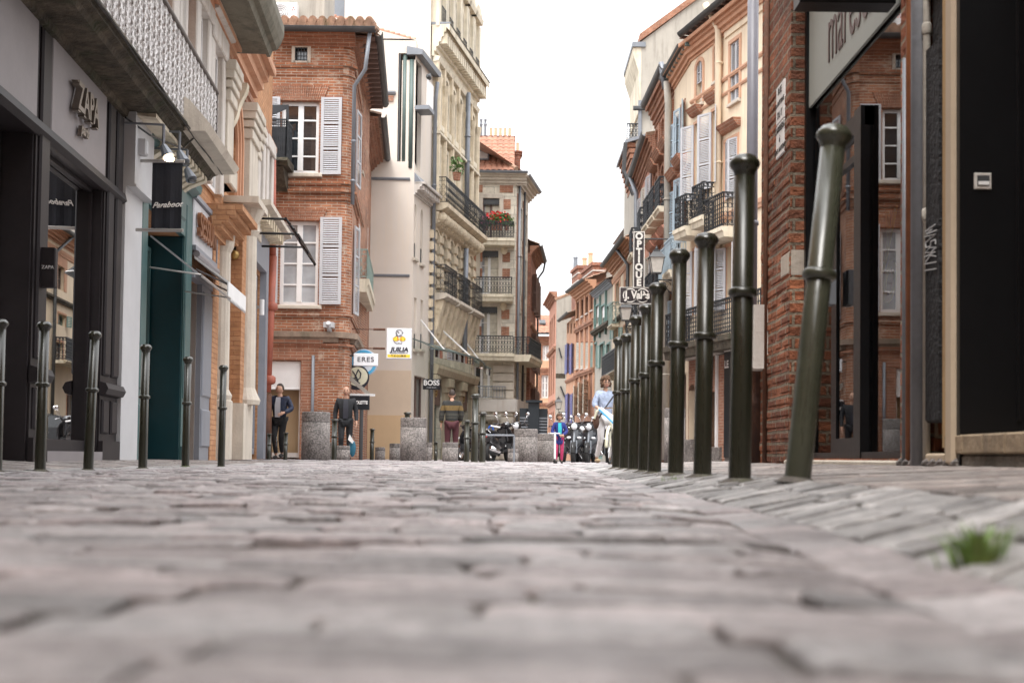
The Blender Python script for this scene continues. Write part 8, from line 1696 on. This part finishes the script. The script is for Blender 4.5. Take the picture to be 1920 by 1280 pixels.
q = at(1118, 790, 24.0); t = thing('shoulder_bag', 'dark patterned shoulder bag with a cream strap at the side of the woman', 'bag', q); m = MB(); m.ell((q.x + .0, q.y, q.z), (.06, .06, .14), 10, 8); m.build('bag_body', 'rust', t, smooth=True); m = MB(); m.tube([(q.x - .04, q.y - .06, q.z + .05), (q.x, q.y - .07, q.z + .18), (q.x + .07, q.y - .07, q.z + .25)], .02, 6); m.build('handle', 'cream_print', t)
qa, qb, qc = at(1116, 765, 23.75), at(1132, 775, 23.7), at(1153, 797, 23.7); t = thing('newspaper', 'folded blue and white paper held over the bicycle handlebar', 'paper', qb); m = MB(); P = [at(1121, 764, 23.8), at(1128, 763, 23.8), at(1152, 780, 23.7), at(1152, 797, 23.7)]; m.add([tuple(p) for p in P] + [tuple(p + Vector((0, .03, 0))) for p in P], [(0, 1, 2, 3), (4, 5, 6, 7), (0, 1, 5, 4), (1, 2, 6, 5), (2, 3, 7, 6), (3, 0, 4, 7)]); m.build('sheet', 'sign_white', t); m = MB(); m.tube([at(1123, 767, 23.75), at(1152, 795, 23.65)], .02, 4); m.build('blue_print', 'sky_blue', t)
m = MB(); qa, qb = at(1154, 737, 24.05), at(1132, 768, 24.0); m.tube([qa, qb, at(1122, 785, 24.1)], .016, 5); o_ = m.build('bag_strap', 'ink', None, loc=qb); tag(o_, 'dark bag strap running across the shirt of the woman', 'strap')
# ================================================================ THE STREET CONTINUES BEHIND THE PHOTOGRAPHER
def plainhouse(lab, A, B, h, mat, fm='white', ground='shop_dark'):
    f = Fr(A, B); n = max(2, int(f.L / 2.4)); ops = []
    for i in range(n):
        u = f.L * (i + .5) / n
        for z in (4.4, 7.6): ops.append((u - .5, u + .5, z, z + 1.9))
        ops.append((u - .8, u + .8, .1, 3.0))
    b = shell('house', lab, f, 0, f.L, h, mat, ops, depth=7)
    for i, r in enumerate(ops): window(b, f, r, o=-.2, nx=2, nz=3 if i % 3 < 2 else 1, fm=fm if i % 3 < 2 else ground)
    cornice(b, f, 0, f.L, h - .1, .4, .5, 'stone_plain')
plainhouse('plain brick house behind the photographer on the left', (-3.87, 3.0), (-2.9, -12), 12, 'brick_orange')
plainhouse('cream house behind the photographer on the right', (2.0, 2.0), (2.3, -13), 11.5, 'stucco_yellow')
plainhouse('brick house closing the street behind the photographer', (-3.5, -13.5), (3, -13.5), 12, 'brick_dark')
